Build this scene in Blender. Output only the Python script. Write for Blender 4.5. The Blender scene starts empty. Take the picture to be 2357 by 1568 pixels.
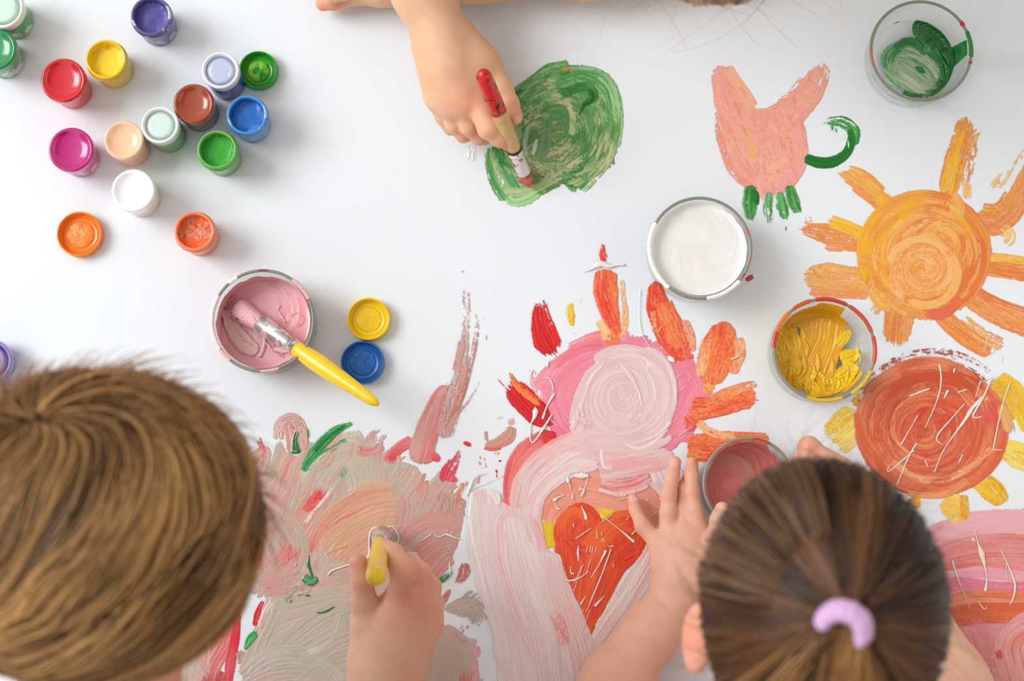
WORLD = 0.56
KEY = 96.0
EXPO = 0.04
import bpy, bmesh, math, random
import numpy as np
import openvdb
from mathutils import Vector, Matrix

PI = math.pi
CX, CY = 1178.5, 784.0
H = 1.35                 # camera height above the table top (table top is z = 0)
F = 3970.0               # focal length in pixels of the 2357 wide frame
NX, NY = 1100.0, 1200.0  # where the plumb line under the camera meets the picture
look = Vector(((CX - NX) / F, (NY - CY) / F, -1.0)).normalized()
ZC = -look
XC = Vector((0, 1, 0)).cross(ZC).normalized()
YC = ZC.cross(XC)
ROT = Matrix((XC, YC, ZC)).transposed()
RN = np.array(ROT)

def P(px, py, z=0.0):
    d = ROT @ Vector(((px - CX) / F, -(py - CY) / F, -1.0))
    t = (z - H) / d.z
    return Vector((d.x * t, d.y * t, z))

def PN(px, py, z):
    px = np.asarray(px, float); py = np.asarray(py, float)
    d = np.stack([(px - CX) / F, -(py - CY) / F, -np.ones_like(px)], -1) @ RN.T
    t = (z - H) / d[..., 2]
    return d[..., 0] * t, d[..., 1] * t

def SC(z=0.0):            # metres per pixel at height z
    return (H - z) / F

def lin(c):
    def f(v):
        v /= 255.0
        return v / 12.92 if v <= 0.04045 else ((v + 0.055) / 1.055) ** 2.4
    return (f(c[0]), f(c[1]), f(c[2]))

SCN = bpy.context.scene
COL = SCN.collection

# ---------------------------------------------------------------- objects
def thing(name, label, cat, loc=(0, 0, 0), group=None):
    o = bpy.data.objects.new(name, None); COL.objects.link(o)
    o.location = loc; o.empty_display_size = 0.02
    o['label'] = label; o['category'] = cat
    if group: o['group'] = group
    bpy.context.view_layer.update()
    return o

def tag(o, label, cat, group=None):
    o['label'] = label; o['category'] = cat
    if group: o['group'] = group
    return o

def mesh_obj(name, verts, faces, mat, parent=None, smooth=True, world=True):
    me = bpy.data.meshes.new(name)
    if isinstance(verts, np.ndarray):
        v = np.ascontiguousarray(verts, dtype=np.float32); f = np.ascontiguousarray(faces, dtype=np.int32)
        k = f.shape[1]
        me.vertices.add(len(v)); me.vertices.foreach_set('co', v.ravel())
        me.loops.add(f.size); me.loops.foreach_set('vertex_index', f.ravel())
        me.polygons.add(len(f))
        me.polygons.foreach_set('loop_start', np.arange(0, f.size, k, dtype=np.int32))
        me.update(calc_edges=True)
    else:
        me.from_pydata([tuple(q) for q in verts], [], faces); me.update()
    if smooth: me.shade_smooth()
    o = bpy.data.objects.new(name, me); COL.objects.link(o)
    if mat: me.materials.append(mat)
    if parent:
        o.parent = parent
        if world: o.matrix_parent_inverse = Matrix.Translation(parent.location).inverted()
    return o

def set_col(o, rgba, name='Col'):
    a = o.data.color_attributes.new(name, 'FLOAT_COLOR', 'POINT')
    a.data.foreach_set('color', np.ascontiguousarray(rgba, dtype=np.float32).ravel())

# ---------------------------------------------------------------- noise
def n1(n, cell, seed):
    r = np.random.RandomState(seed % 2**31)
    k = int(n / max(cell, 1e-6)) + 3
    g = r.rand(k); x = np.arange(n) / cell; i = x.astype(int); f = x - i; f = f * f * (3 - 2 * f)
    return g[i] * (1 - f) + g[i + 1] * f

def n2(n, m, cu, cv, seed):
    r = np.random.RandomState(seed % 2**31)
    cu = max(cu, 1.0); cv = max(cv, 1.0)
    g = r.rand(int(n / cu) + 3, int(m / cv) + 3)
    x = np.arange(n) / cu; i = x.astype(int); f = x - i; f = (f * f * (3 - 2 * f))[:, None]
    a = g[i] * (1 - f) + g[i + 1] * f
    y = np.arange(m) / cv; j = y.astype(int); h = y - j; h = (h * h * (3 - 2 * h))[None, :]
    return a[:, j] * (1 - h) + a[:, j + 1] * h

# ---------------------------------------------------------------- materials
def newmat(name):
    m = bpy.data.materials.new(name); m.use_nodes = True
    nt = m.node_tree; b = nt.nodes['Principled BSDF']
    return m, nt, b

def sock(b, *names):
    for n in names:
        if n in b.inputs: return b.inputs[n]

def simple(name, rgb, rough=0.4, coat=0.0, metal=0.0, sss=0.0, bump=0.0, bscale=300.0, vary=0.0, vscale=60.0, rgb2=None, spec=0.5, sheen=0.0):
    m, nt, b = newmat(name)
    L = nt.links.new
    b.inputs['Base Color'].default_value = (*lin(rgb), 1)
    b.inputs['Roughness'].default_value = rough
    b.inputs['Metallic'].default_value = metal
    b.inputs['Coat Weight'].default_value = coat
    b.inputs['Coat Roughness'].default_value = 0.08
    b.inputs['Specular IOR Level'].default_value = spec
    if sheen: b.inputs['Sheen Weight'].default_value = sheen
    if sss:
        b.inputs['Subsurface Weight'].default_value = sss
        b.inputs['Subsurface Radius'].default_value = (1, 0.5, 0.35)
        b.inputs['Subsurface Scale'].default_value = 0.003
    tc = nt.nodes.new('ShaderNodeTexCoord')
    if bump:
        n = nt.nodes.new('ShaderNodeTexNoise'); n.inputs['Scale'].default_value = bscale
        n.inputs['Detail'].default_value = 3
        bm = nt.nodes.new('ShaderNodeBump'); bm.inputs['Strength'].default_value = bump; bm.inputs['Distance'].default_value = 0.001
        L(tc.outputs['Object'], n.inputs['Vector']); L(n.outputs['Fac'], bm.inputs['Height']); L(bm.outputs['Normal'], b.inputs['Normal'])
    if vary or rgb2:
        n = nt.nodes.new('ShaderNodeTexNoise'); n.inputs['Scale'].default_value = vscale; n.inputs['Detail'].default_value = 3
        r = nt.nodes.new('ShaderNodeValToRGB')
        c1 = lin(rgb); c2 = lin(rgb2) if rgb2 else tuple(v * (1 - vary) for v in c1)
        r.color_ramp.elements[0].position = 0.44 if rgb2 else 0.3; r.color_ramp.elements[1].position = 0.52 if rgb2 else 0.7
        r.color_ramp.elements[0].color = (*c1, 1); r.color_ramp.elements[1].color = (*c2, 1)
        L(tc.outputs['Object'], n.inputs['Vector']); L(n.outputs['Fac'], r.inputs['Fac']); L(r.outputs['Color'], b.inputs['Base Color'])
    return m

def jar_mat(name, rgb, residue, amount, zfill):
    """translucent jar plastic: paint colour seen through it up to the fill line, whitish bare patches"""
    m, nt, b = newmat(name); L = nt.links.new
    tc = nt.nodes.new('ShaderNodeTexCoord')
    n = nt.nodes.new('ShaderNodeTexNoise'); n.inputs['Scale'].default_value = 75; n.inputs['Detail'].default_value = 4; n.inputs['Roughness'].default_value = 0.6
    L(tc.outputs['Object'], n.inputs['Vector'])
    r = nt.nodes.new('ShaderNodeValToRGB'); p = 0.72 - amount * 0.35
    r.color_ramp.elements[0].position = p - 0.01; r.color_ramp.elements[1].position = p + 0.02
    r.color_ramp.elements[0].color = (*lin(rgb), 1); r.color_ramp.elements[1].color = (*lin(residue), 1)
    L(n.outputs['Fac'], r.inputs['Fac'])
    L(r.outputs['Color'], b.inputs['Base Color'])
    b.inputs['Roughness'].default_value = 0.3
    b.inputs['Coat Weight'].default_value = 0.35; b.inputs['Coat Roughness'].default_value = 0.15
    b.inputs['Subsurface Weight'].default_value = 0.25; b.inputs['Subsurface Scale'].default_value = 0.004
    return m

def paint_mat(name, rough=0.38, coat=0.25, bump=0.15):
    """wet gouache: colours and the ragged edge come from the brushed mesh, fine relief from noise"""
    m, nt, b = newmat(name); L = nt.links.new
    at = nt.nodes.new('ShaderNodeAttribute'); at.attribute_name = 'Col'
    L(at.outputs['Color'], b.inputs['Base Color'])
    mr = nt.nodes.new('ShaderNodeMapRange'); mr.interpolation_type = 'SMOOTHSTEP'
    mr.inputs['From Min'].default_value = 0.25; mr.inputs['From Max'].default_value = 0.75
    L(at.outputs['Alpha'], mr.inputs['Value']); L(mr.outputs['Result'], b.inputs['Alpha'])
    b.inputs['Roughness'].default_value = rough
    b.inputs['Coat Weight'].default_value = coat; b.inputs['Coat Roughness'].default_value = 0.12
    tc = nt.nodes.new('ShaderNodeTexCoord')
    n = nt.nodes.new('ShaderNodeTexNoise'); n.inputs['Scale'].default_value = 500; n.inputs['Detail'].default_value = 2
    bm = nt.nodes.new('ShaderNodeBump'); bm.inputs['Strength'].default_value = bump; bm.inputs['Distance'].default_value = 0.0006
    L(tc.outputs['Object'], n.inputs['Vector']); L(n.outputs['Fac'], bm.inputs['Height']); L(bm.outputs['Normal'], b.inputs['Normal'])
    return m

def glass_mat(name='clear_glass'):
    m, nt, b = newmat(name); L = nt.links.new
    nt.nodes.remove(b)
    out = nt.nodes['Material Output']
    gl = nt.nodes.new('ShaderNodeBsdfGlossy'); gl.inputs['Roughness'].default_value = 0.03
    tr = nt.nodes.new('ShaderNodeBsdfTransparent'); 
    lw = nt.nodes.new('ShaderNodeLayerWeight'); lw.inputs['Blend'].default_value = 0.5
    rp = nt.nodes.new('ShaderNodeValToRGB')
    rp.color_ramp.elements[0].color = (0.99, 0.995, 0.99, 1); rp.color_ramp.elements[0].position = 0.6
    rp.color_ramp.elements[1].color = (0.90, 0.93, 0.915, 1); rp.color_ramp.elements[1].position = 1.0
    L(lw.outputs['Facing'], rp.inputs['Fac']); L(rp.outputs['Color'], tr.inputs['Color'])
    fr = nt.nodes.new('ShaderNodeMapRange'); fr.inputs['From Min'].default_value = .55; fr.inputs['From Max'].default_value = 1.0
    fr.inputs['To Min'].default_value = .035; fr.inputs['To Max'].default_value = .32
    L(lw.outputs['Facing'], fr.inputs['Value'])
    mx = nt.nodes.new('ShaderNodeMixShader')
    L(fr.outputs['Result'], mx.inputs[0]); L(tr.outputs[0], mx.inputs[1]); L(gl.outputs[0], mx.inputs[2]); L(mx.outputs[0], out.inputs['Surface'])
    return m

# ---------------------------------------------------------------- shape helpers
def lathe(profile, seg=72, rib=None, close=False):
    """profile: (r, z) list; rib = (index set, amplitude, count)"""
    V, Fc = [], []
    for i, (r, z) in enumerate(profile):
        for s in range(seg):
            a = 2 * PI * s / seg
            rr = r + (rib[1] * (0.5 + 0.5 * math.cos(a * rib[2])) if rib and i in rib[0] else 0)
            V.append((rr * math.cos(a), rr * math.sin(a), z))
    n = len(profile)
    for i in range(n - 1 if not close else n):
        j = (i + 1) % n
        for s in range(seg):
            t = (s + 1) % seg
            Fc.append((i * seg + s, i * seg + t, j * seg + t, j * seg + s))
    if not close:
        if profile[0][0] > 1e-5: Fc.append(tuple(range(seg))[::-1])
        if profile[-1][0] > 1e-5: Fc.append(tuple((n - 1) * seg + s for s in range(seg)))
    return V, Fc

def at(Vs, loc, axis=None):
    loc = Vector(loc)
    if axis is None: return [Vector(v) + loc for v in Vs]
    q = Vector((0, 0, 1)).rotation_difference(Vector(axis).normalized())
    return [q @ Vector(v) + loc for v in Vs]

def boxmesh(lo, hi):
    x0, y0, z0 = lo; x1, y1, z1 = hi
    V = [(x0, y0, z0), (x1, y0, z0), (x1, y1, z0), (x0, y1, z0), (x0, y0, z1), (x1, y0, z1), (x1, y1, z1), (x0, y1, z1)]
    Fc = [(0, 3, 2, 1), (4, 5, 6, 7), (0, 1, 5, 4), (1, 2, 6, 5), (2, 3, 7, 6), (3, 0, 4, 7)]
    return V, Fc

def box(name, lo, hi, mat, parent=None, bevel=0.0):
    V, Fc = boxmesh(lo, hi)
    o = mesh_obj(name, V, Fc, mat, parent, smooth=False)
    if bevel:
        md = o.modifiers.new('bev', 'BEVEL'); md.width = bevel; md.segments = 3
    return o

# ================================================================ camera, light, room
cam_d = bpy.data.cameras.new('camera'); cam = bpy.data.objects.new('camera', cam_d); COL.objects.link(cam)
M4 = ROT.to_4x4(); M4.translation = Vector((0, 0, H)); cam.matrix_world = M4
cam_d.sensor_width = 36.0; cam_d.lens = 36.0 * F / 2357.0
cam_d.clip_start = 0.05
cam_d.dof.use_dof = True
cam_d.dof.focus_distance = (H - 0.012) / abs(look.z)
cam_d.dof.aperture_fstop = (cam_d.lens / 1000.0) / 0.0145
SCN.camera = cam
SCN.view_settings.view_transform = 'Standard'; SCN.view_settings.look = 'None'
SCN.view_settings.exposure = EXPO; SCN.view_settings.gamma = 1.0; SCN.view_settings.use_curve_mapping = False

_cy = SCN.cycles
_cy.max_bounces = 6; _cy.diffuse_bounces = 3; _cy.glossy_bounces = 3; _cy.transmission_bounces = 2; _cy.transparent_max_bounces = 16
_cy.caustics_reflective = False; _cy.caustics_refractive = False

w = bpy.data.worlds.new('world'); SCN.world = w; w.use_nodes = True
bg = w.node_tree.nodes['Background']; bg.inputs[0].default_value = (1.0, 0.99, 0.98, 1)
_nt = w.node_tree; _tc = _nt.nodes.new('ShaderNodeTexCoord'); _sx = _nt.nodes.new('ShaderNodeSeparateXYZ'); _cr = _nt.nodes.new('ShaderNodeValToRGB'); _ma = _nt.nodes.new('ShaderNodeMath')
_ma.operation = 'MULTIPLY_ADD'; _ma.inputs[1].default_value = .5; _ma.inputs[2].default_value = .5
_nt.links.new(_tc.outputs['Generated'], _sx.inputs[0]); _nt.links.new(_sx.outputs['X'], _ma.inputs[0]); _nt.links.new(_ma.outputs[0], _cr.inputs[0])
_el = _cr.color_ramp.elements                       # the room is bright on the window side and dim on the other
for _p, _v in ((0.0, 1.0), (.35, .58), (.5, .36), (.7, .10), (1.0, .02)):
    _e = _el[0] if _p == 0 else _el.new(_p) if _p < 1 else _el[len(_el) - 1]
    _e.color = (_v, _v, _v, 1)
_mu = _nt.nodes.new('ShaderNodeMath'); _mu.operation = 'MULTIPLY'; _mu.inputs[1].default_value = WORLD * 2.9
_nt.links.new(_cr.outputs['Color'], _mu.inputs[0]); _nt.links.new(_mu.outputs[0], bg.inputs[1])

def area(name, loc, target, sx, sy, power, col):
    d = bpy.data.lights.new(name, 'AREA'); d.shape = 'RECTANGLE'; d.size = sx; d.size_y = sy; d.energy = power; d.color = col
    o = bpy.data.objects.new(name, d); COL.objects.link(o); o.location = loc
    o.rotation_euler = (Vector(target) - Vector(loc)).to_track_quat('-Z', 'Y').to_euler()
    return o
area('window_daylight', (-2.75, 0.95, 2.45), (0.1, 0.05, 0), 1.8, 1.8, KEY, (0.91, 0.96, 1.0))

M_wall = simple('wall_paint', (236, 232, 226), 0.8, bump=0.1, bscale=60)
M_floor = simple('floor_wood', (176, 140, 104), 0.45, vary=0.25, vscale=6, bump=0.1)
M_trim = simple('white_trim', (240, 240, 238), 0.5, bump=0.05)
def st(o): o['kind'] = 'structure'; return o
FZ = -0.56
st(box('floor', (-3.1, -2.2, FZ - 0.05), (2.2, 2.2, FZ), M_floor))
# left wall with a window opening, other walls
def wallpieces(name, pcs, mat):
    V, Fc = [], []
    for lo, hi in pcs:
        v, f = boxmesh(lo, hi); b0 = len(V); V += v; Fc += [tuple(i + b0 for i in q) for q in f]
    return st(mesh_obj(name, V, Fc, mat, smooth=False))
wy0, wy1, wz0, wz1 = -0.2, 2.0, 0.9, 3.0
wallpieces('wall_left', [((-3.2, -2.2, FZ), (-3.1, wy0, 3.2)), ((-3.2, wy1, FZ), (-3.1, 2.2, 3.2)),
                         ((-3.2, wy0, FZ), (-3.1, wy1, wz0)), ((-3.2, wy0, wz1), (-3.1, wy1, 3.2))], M_wall)
st(box('wall_back', (-3.1, 2.2, FZ), (2.2, 2.3, 3.2), M_wall))
st(box('wall_right', (2.2, -2.2, FZ), (2.3, 2.2, 3.2), M_wall))
wf = bpy.data.objects.new('window_1', None); COL.objects.link(wf); wf['kind'] = 'structure'
for lo, hi in (((-3.19, wy0, wz0), (-3.11, wy0 + .05, wz1)), ((-3.19, wy1 - .05, wz0), (-3.11, wy1, wz1)),
               ((-3.19, wy0, wz0), (-3.11, wy1, wz0 + .05)), ((-3.19, wy0, wz1 - .05), (-3.11, wy1, wz1)),
               ((-3.18, (wy0 + wy1) / 2 - .02, wz0), (-3.12, (wy0 + wy1) / 2 + .02, wz1))):
    box('window_frame', lo, hi, M_trim, wf)

# table
M_table = simple('white_laminate', (237, 241, 245), 0.34, coat=0.0, bump=0.02, bscale=120, spec=0.35)
TX0, TX1, TY0, TY1 = -0.75, 0.85, P(0, 1710)[1], 0.49
tb = thing('table', 'white smooth tabletop of the painting table, smudged with paint', 'table', ((TX0 + TX1) / 2, (TY0 + TY1) / 2, FZ))
box('tabletop', (TX0, TY0, -0.025), (TX1, TY1, 0.0), M_table, tb, 0.004)
for sx in (TX0 + .08, TX1 - .08):
    for sy in (TY0 + .08, TY1 - .08):
        V, Fc = lathe([(.018, FZ), (.026, -.03), (.026, -.0245)], 24)
        mesh_obj('leg', at(V, (sx, sy, 0)), Fc, M_trim, tb)
# ================================================================ jars
def lid_profile(r, z0, z1):
    rim = 0.0022
    return [(r - .0012, z0), (r, z0 + .0006), (r, z0 + .0012), (r, z1 - .0022), (r - .0003, z1 - .0010), (r - .0010, z1 - .0002), (r - .0019, z1),
            (r - .0027, z1 - .0003), (r - .0036, z1 - .0010), (r - .0046, z1 - .0016), (r * .62, z1 - .0026), (r * .42, z1 - .0031), (r * .2, z1 - .0034), (.00001, z1 - .0035)]

def body_profile(rb, h, rt):
    return [(rb - .0012, 0), (rb - .0003, .0004), (rb, .0014), (rb, h * .55), (rb, h * .68), (rb + .0002, h - .0075), (rt, h - .0068), (rt + .0002, h - .0055), (rt - .0005, h - .005)]

_VG = np.random.RandomState(5).rand(256, 256)
def vn(x, y, seed=0):
    x = x + seed * 7.3 + 50; y = y + seed * 3.1 + 50; i, j = int(math.floor(x)), int(math.floor(y)); u, v = x - i, y - j
    u = u * u * (3 - 2 * u); v = v * v * (3 - 2 * v); g = lambda a, b: _VG[a % 256, b % 256]
    return (g(i, j) * (1 - u) + g(i + 1, j) * u) * (1 - v) + (g(i, j + 1) * (1 - u) + g(i + 1, j + 1) * u) * v
JARG = 'small gouache paint jars'
def jar(px, py, rpx, h, cols, label, kind, seed, insert=None, name='paint_jar'):
    """px, py = centre of the top in the photo, rpx = its radius there, h = height"""
    c = P(px, py, h); r = rpx * SC(h)
    body_c, res_c, amt, top_c = cols
    t = thing(name, label, 'jar', (c.x, c.y, 0), JARG)
    rb = min(r - .0010, .0146)
    mb = jar_mat('jar_plastic', body_c, res_c, amt, h * .7)
    if kind == 'closed':
        V, Fc = lathe(body_profile(rb, h, rb + .0005))
        mesh_obj('jar_body', V, Fc, mb, t, world=False)
        prof = lid_profile(r, h - .0095, h)
        if insert: prof = prof[:7] + [(r - .0024, h - .0006), (r - .0030, h - .0022), (r - .0034, h - .0030), (.00001, h - .0030)]
        V, Fc = lathe(prof, 144, ({1, 2, 3}, -.0005, 48))
        ml = simple('lid_plastic', top_c, 0.22, coat=0.8, bump=0.03, bscale=260)
        lid = mesh_obj('lid', V, Fc, ml, t, world=False)
        if insert:
            V, Fc = lathe([(r - .0033, h - .0028), (r * .5, h - .0026), (.00001, h - .0026)], 64)
            mi = simple('lid_film', insert[0], 0.4, coat=0.2, rgb2=insert[1], vscale=90)
            mesh_obj('lid_insert', V, Fc, mi, lid, world=False)
    else:
        ri = r - .0022
        prof = body_profile(rb, h, rb + .0016)[:-1] + [(r - .0002, h - .0046), (r, h - .004), (r, h - .0008), (r - .0005, h), (r - .0012, h + .0001), (ri, h - .0005), (ri, h - .012), (ri - .001, h - .013), (.00001, h - .013)]
        V, Fc = lathe(prof, 96)
        mesh_obj('jar_body', V, Fc, mb, t, world=False)
        # paint: uneven surface with residue creeping up the inside wall
        rng = np.random.RandomState(seed)
        NR, NS = 40, 120
        V, Cc = [], []
        ph = rng.rand(6) * 6.28
        base = lin(top_c)
        nz = n2(NR, NS + 40, 5, 7, seed); nz2 = n2(NR, NS + 40, 1.8, 2.2, seed + 1)
        for i in range(NR):
            f = i / (NR - 1)
            for s in range(NS):
                a = 2 * PI * s / NS
                edge = 0.5 + .5 * math.sin(a * 2 + ph[0]) * math.sin(a * 3 + ph[1])
                up = (.25 + .75 * edge) * .0055
                w2 = 1 - abs(s - NS / 2) / (NS / 2)
                if f < .8:
                    rr = ri * .985 * f / .8 * 1.0
                    X, Y = rr * math.cos(a), rr * math.sin(a); tl = X * math.cos(ph[2]) + Y * math.sin(ph[2]); rough = max(0, f / .8 - .62) / .38; z = h - .0078 + .05 * tl * .5 + (.0016 * (float(vn(X / .005, Y / .005, seed)) - .5)) * (.35 + rough * edge * 1.5) + .0018 * rough * edge * float(vn(X / .0016, Y / .0016, seed + 3)) + .0006 * (f / .8) ** 4
                else:
                    k = (f - .8) / .2
                    rr = ri * .985 - .0011 * (1 - k) * (.4 + 1.2 * nz2[i, s] * min(1, w2 * 6)) + .0001
                    z = h - .0065 + up * k + .0005 * nz2[i, s] * k
                V.append((rr * math.cos(a), rr * math.sin(a), min(z, h - .0002)))
                sh = 1 + .10 * (nz2[i, s] - .5)
                Cc.append((base[0] * sh, base[1] * sh, base[2] * sh, 1))
        Fc = [(i * NS + s, i * NS + (s + 1) % NS, (i + 1) * NS + (s + 1) % NS, (i + 1) * NS + s) for i in range(NR - 1) for s in range(NS)]
        o = mesh_obj('paint', V, Fc, M_jarpaint, t, world=False)
        if insert:                       # dried flecks of other colours on the paint
            Cc = np.array(Cc); Va_ = np.array(V); fl = np.array([vn(x / .0011, y / .0011, seed + 9) for x, y, _ in V]); bl = np.array([vn(x / .006, y / .006, seed + 6) for x, y, _ in V])
            k1 = (fl > .60) & (bl > .62); Cc[k1, :3] = lin(insert[0]); k2 = (fl < .20) & (bl > .66); Cc[k2, :3] = lin(insert[1])
        set_col(o, np.array(Cc))
    return t

M_jarpaint = paint_mat('jar_paint', 0.45, 0.1, 0.3)
MINT = (206, 228, 214)
jar(4, 16, 51, .040, ((60, 165, 85), (205, 235, 215), .45, (243, 243, 240)), 'green jar with white lid at the table corner, mint film in the lid', 'closed', 3, ((196, 232, 205), (208, 238, 214)))
jar(-14, 112, 52, .036, ((70, 150, 100), (195, 215, 205), .55, (20, 135, 70)), 'dark green lidded jar below the white-lidded green corner jar', 'closed', 4)
jar(347, 36, 47, .036, ((96, 88, 150), (198, 194, 215), .42, (84, 74, 150)), 'open jar of dark violet paint, apart above the other jars', 'open', 5)
jar(243, 136, 47, .036, ((238, 196, 20), (232, 208, 120), .40, (248, 206, 0)), 'open jar of yellow paint next to the red-lidded jar', 'open', 6)
jar(145, 184, 53, .036, ((225, 60, 75), (245, 190, 195), .16, (208, 4, 28)), 'closed jar with bright red lid', 'closed', 7)
jar(163, 344, 53, .036, ((200, 60, 140), (235, 200, 215), .45, (192, 0, 116)), 'closed jar with magenta lid', 'closed', 8)
jar(284, 322, 47, .034, ((240, 180, 140), (240, 180, 140), .0, (252, 200, 162)), 'closed jar with pale peach lid', 'closed', 9)
jar(368, 287, 45, .040, ((100, 175, 100), (110, 185, 110), .2, (236, 242, 238)), 'green jar with white lid and pale mint centre between peach and brown lids', 'closed', 10, ((205, 226, 214), (214, 232, 220)))
jar(445, 238, 48, .036, ((88, 60, 52), (110, 84, 76), .3, (160, 62, 26)), 'closed jar with brown lid', 'closed', 11)
jar(507, 161, 45, .042, ((22, 66, 150), (24, 72, 160), .2, (236, 238, 245)), 'navy blue jar with white lid and lavender grey centre', 'closed', 12, ((214, 216, 228), (190, 198, 222)))
jar(568, 264, 47, .036, ((70, 145, 205), (150, 190, 225), .40, (0, 100, 186)), 'open jar of blue paint', 'open', 13)
jar(499, 344, 46, .036, ((105, 180, 85), (120, 190, 100), .2, (40, 165, 22)), 'open jar of grass green paint', 'open', 14)
jar(306, 438, 51, .036, ((248, 236, 230), (250, 240, 235), .2, (252, 252, 250)), 'closed jar of white paint with plain white lid', 'closed', 15)
jar(447, 532, 46, .034, ((250, 140, 95), (252, 165, 130), .35, (244, 104, 36)), 'open jar of orange paint with dried grey and red flecks', 'open', 16, ((190, 170, 155), (205, 50, 45)))
jar(-24, 831, 51, .020, ((140, 125, 205), (200, 190, 225), .3, (150, 138, 215)), 'violet lidded jar beside the blond hair, mostly cut off', 'closed', 17, ((170, 155, 190), (150, 130, 185)))

def loose_lid(px, py, rpx, rgb, inner, label, seed):
    hh = .009; c = P(px, py, hh); r = rpx * SC(hh)
    t = thing('jar_lid', label, 'lid', (c.x, c.y, 0), 'loose jar lids lying upside down')
    prof = [(r * .9, 0), (r - .0006, .0003), (r - .0001, .001), (r, .002), (r, hh - .0012), (r - .0003, hh - .0003), (r - .0009, hh), (r - .0015, hh - .0003),
            (r - .0019, hh - .003), (r - .0023, .0044), (r - .0030, .0032), (r - .0040, .0030), (r - .0043, .0036), (r - .0048, .0034), (r * .4, .0022), (.00001, .0020)]
    V, Fc = lathe(prof, 144, ({3, 4}, -.0004, 72))
    mesh_obj('lid_shell', V, Fc, simple('lid_plastic', rgb, 0.35, coat=0.3, bump=0.04, bscale=250), t, world=False)
    rng = np.random.RandomState(seed); NR, NS = 26, 90
    V, Cc = [], []; A = r - .0047; b1, b2 = np.array(lin(inner[0])), np.array(lin(inner[1]))
    
    for i in range(NR):
        for s in range(NS):
            a = 2 * PI * s / NS; w2 = min(1, (1 - abs(s - NS / 2) / (NS / 2)) * 5); f = i / (NR - 1)
            X, Y = A * f * math.cos(a), A * f * math.sin(a)
            k = vn(X / .005, Y / .005, seed); k2 = vn(X / .0018, Y / .0018, seed + 1)
            edge = A * f * (1 - .12 * (f > .8) * k2)
            V.append((edge * math.cos(a), edge * math.sin(a), .0031 - .0008 * f ** 8 + (.0016 * k + .0008 * k2) * (1 - f ** 2) * inner[2]))
            m = min(1, max(0, (k - .35) * 3)); Cc.append((*(b1 * (1 - m) + b2 * m), 1))
    Fc = [(i * NS + s, i * NS + (s + 1) % NS, (i + 1) * NS + (s + 1) % NS, (i + 1) * NS + s) for i in range(NR - 1) for s in range(NS)]
    o = mesh_obj('paint_residue', V, Fc, M_jarpaint, t, world=False); set_col(o, np.array(Cc))
loose_lid(594, 160, 45.5, (18, 150, 12), ((20, 140, 10), (120, 190, 20), 1.6), 'loose green lid upside down with lime paint inside', 21)
loose_lid(182, 538, 52.5, (252, 128, 8), ((250, 130, 30), (252, 146, 60), 1.2), 'loose orange lid lying upside down', 22)
loose_lid(848, 734, 50, (246, 206, 0), ((246, 200, 0), (248, 208, 10), .4), 'loose yellow lid upside down next to the loose blue lid', 23)
loose_lid(834, 834, 50.5, (6, 96, 175), ((5, 92, 170), (10, 115, 200), .4), 'loose blue lid upside down under the yellow brush handle', 24)

# ================================================================ glass dishes
M_glass = glass_mat()
M_rim = simple('ground_glass_rim', (150, 150, 136), 0.45, coat=0.4, bump=0.2, bscale=700, vary=.3, vscale=700, spec=.6)
GH = .040
def glass_dish(px, py, rpx, rbpx, h, label, contents, tilt=None, rimcol=None):
    c = P(px, py, h); ro = rpx * SC(h); rb = rbpx * SC(0)
    t = thing('glass_dish', label, 'glass dish', (c.x, c.y, 0), 'low round glass dishes holding paint')
    prof = [(rb * .72, .0008), (rb * .86, 0), (rb - .0016, .0006), (rb - .0004, .002), (rb + .0001, .004), (rb * .6 + ro * .4, h * .45), (ro * .96 + rb * .04, h * .80), (ro, h - .0016), (ro - .0004, h - .0005),
            (ro - .0012, h), (ro - .0022, h - .0004), (ro - .0028, h - .002), (ro * .94 + rb * .06 - .0030, h * .72), (rb - .0030, .0085), (rb - .0052, .0060), (rb - .010, .0052), (.00001, .0050)]
    V, Fc = lathe(prof, 128)
    mesh_obj('glass_wall', V, Fc, M_glass, t, world=False)
    rp = [(ro - .0001, h - .0014), (ro - .0002, h - .0004), (ro - .0012, h + .0003), (ro - .0022, h - .0001), (ro - .0025, h - .0010)]
    V, Fc = lathe(rp, 128); Fc = [f for f in Fc if len(f) == 4]
    o = mesh_obj('rim', V, Fc, rimcol or M_rim, t, world=False)
    # moulded grip ring in the base
    if contents == 'ring':
        for k in range(64):
            pass
    return t, c, ro, rb

dishes = {}
dishes['green'] = glass_dish(2121, 116, 123, 108, .040, 'clear glass dish with dark green paint smears', None)
dishes['white'] = glass_dish(1612, 571, 122.5, 112, .040, 'glass dish full of white paint', None)
dishes['yellow'] = glass_dish(1898, 805, 122, 112, .040, 'glass dish with thick yellow paint and orange stained rim', None)
dishes['pink'] = glass_dish(604, 738, 121, 113, .040, 'glass dish of pink paint with a brush resting in it', None)
dishes['rose'] = glass_dish(1724, 1113, 108, 100, .040, 'glass dish smeared rose red inside, between the hands of the person with the hair tie', None)

# ================================================================ brushes
M_ferrule = simple('ferrule_metal', (205, 205, 205), 0.22, metal=1.0, bump=.05, bscale=200)
def tube_prof(prof, seg, a, d):
    V, Fc = lathe(prof, seg)
    return at(V, a, d), Fc

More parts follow.
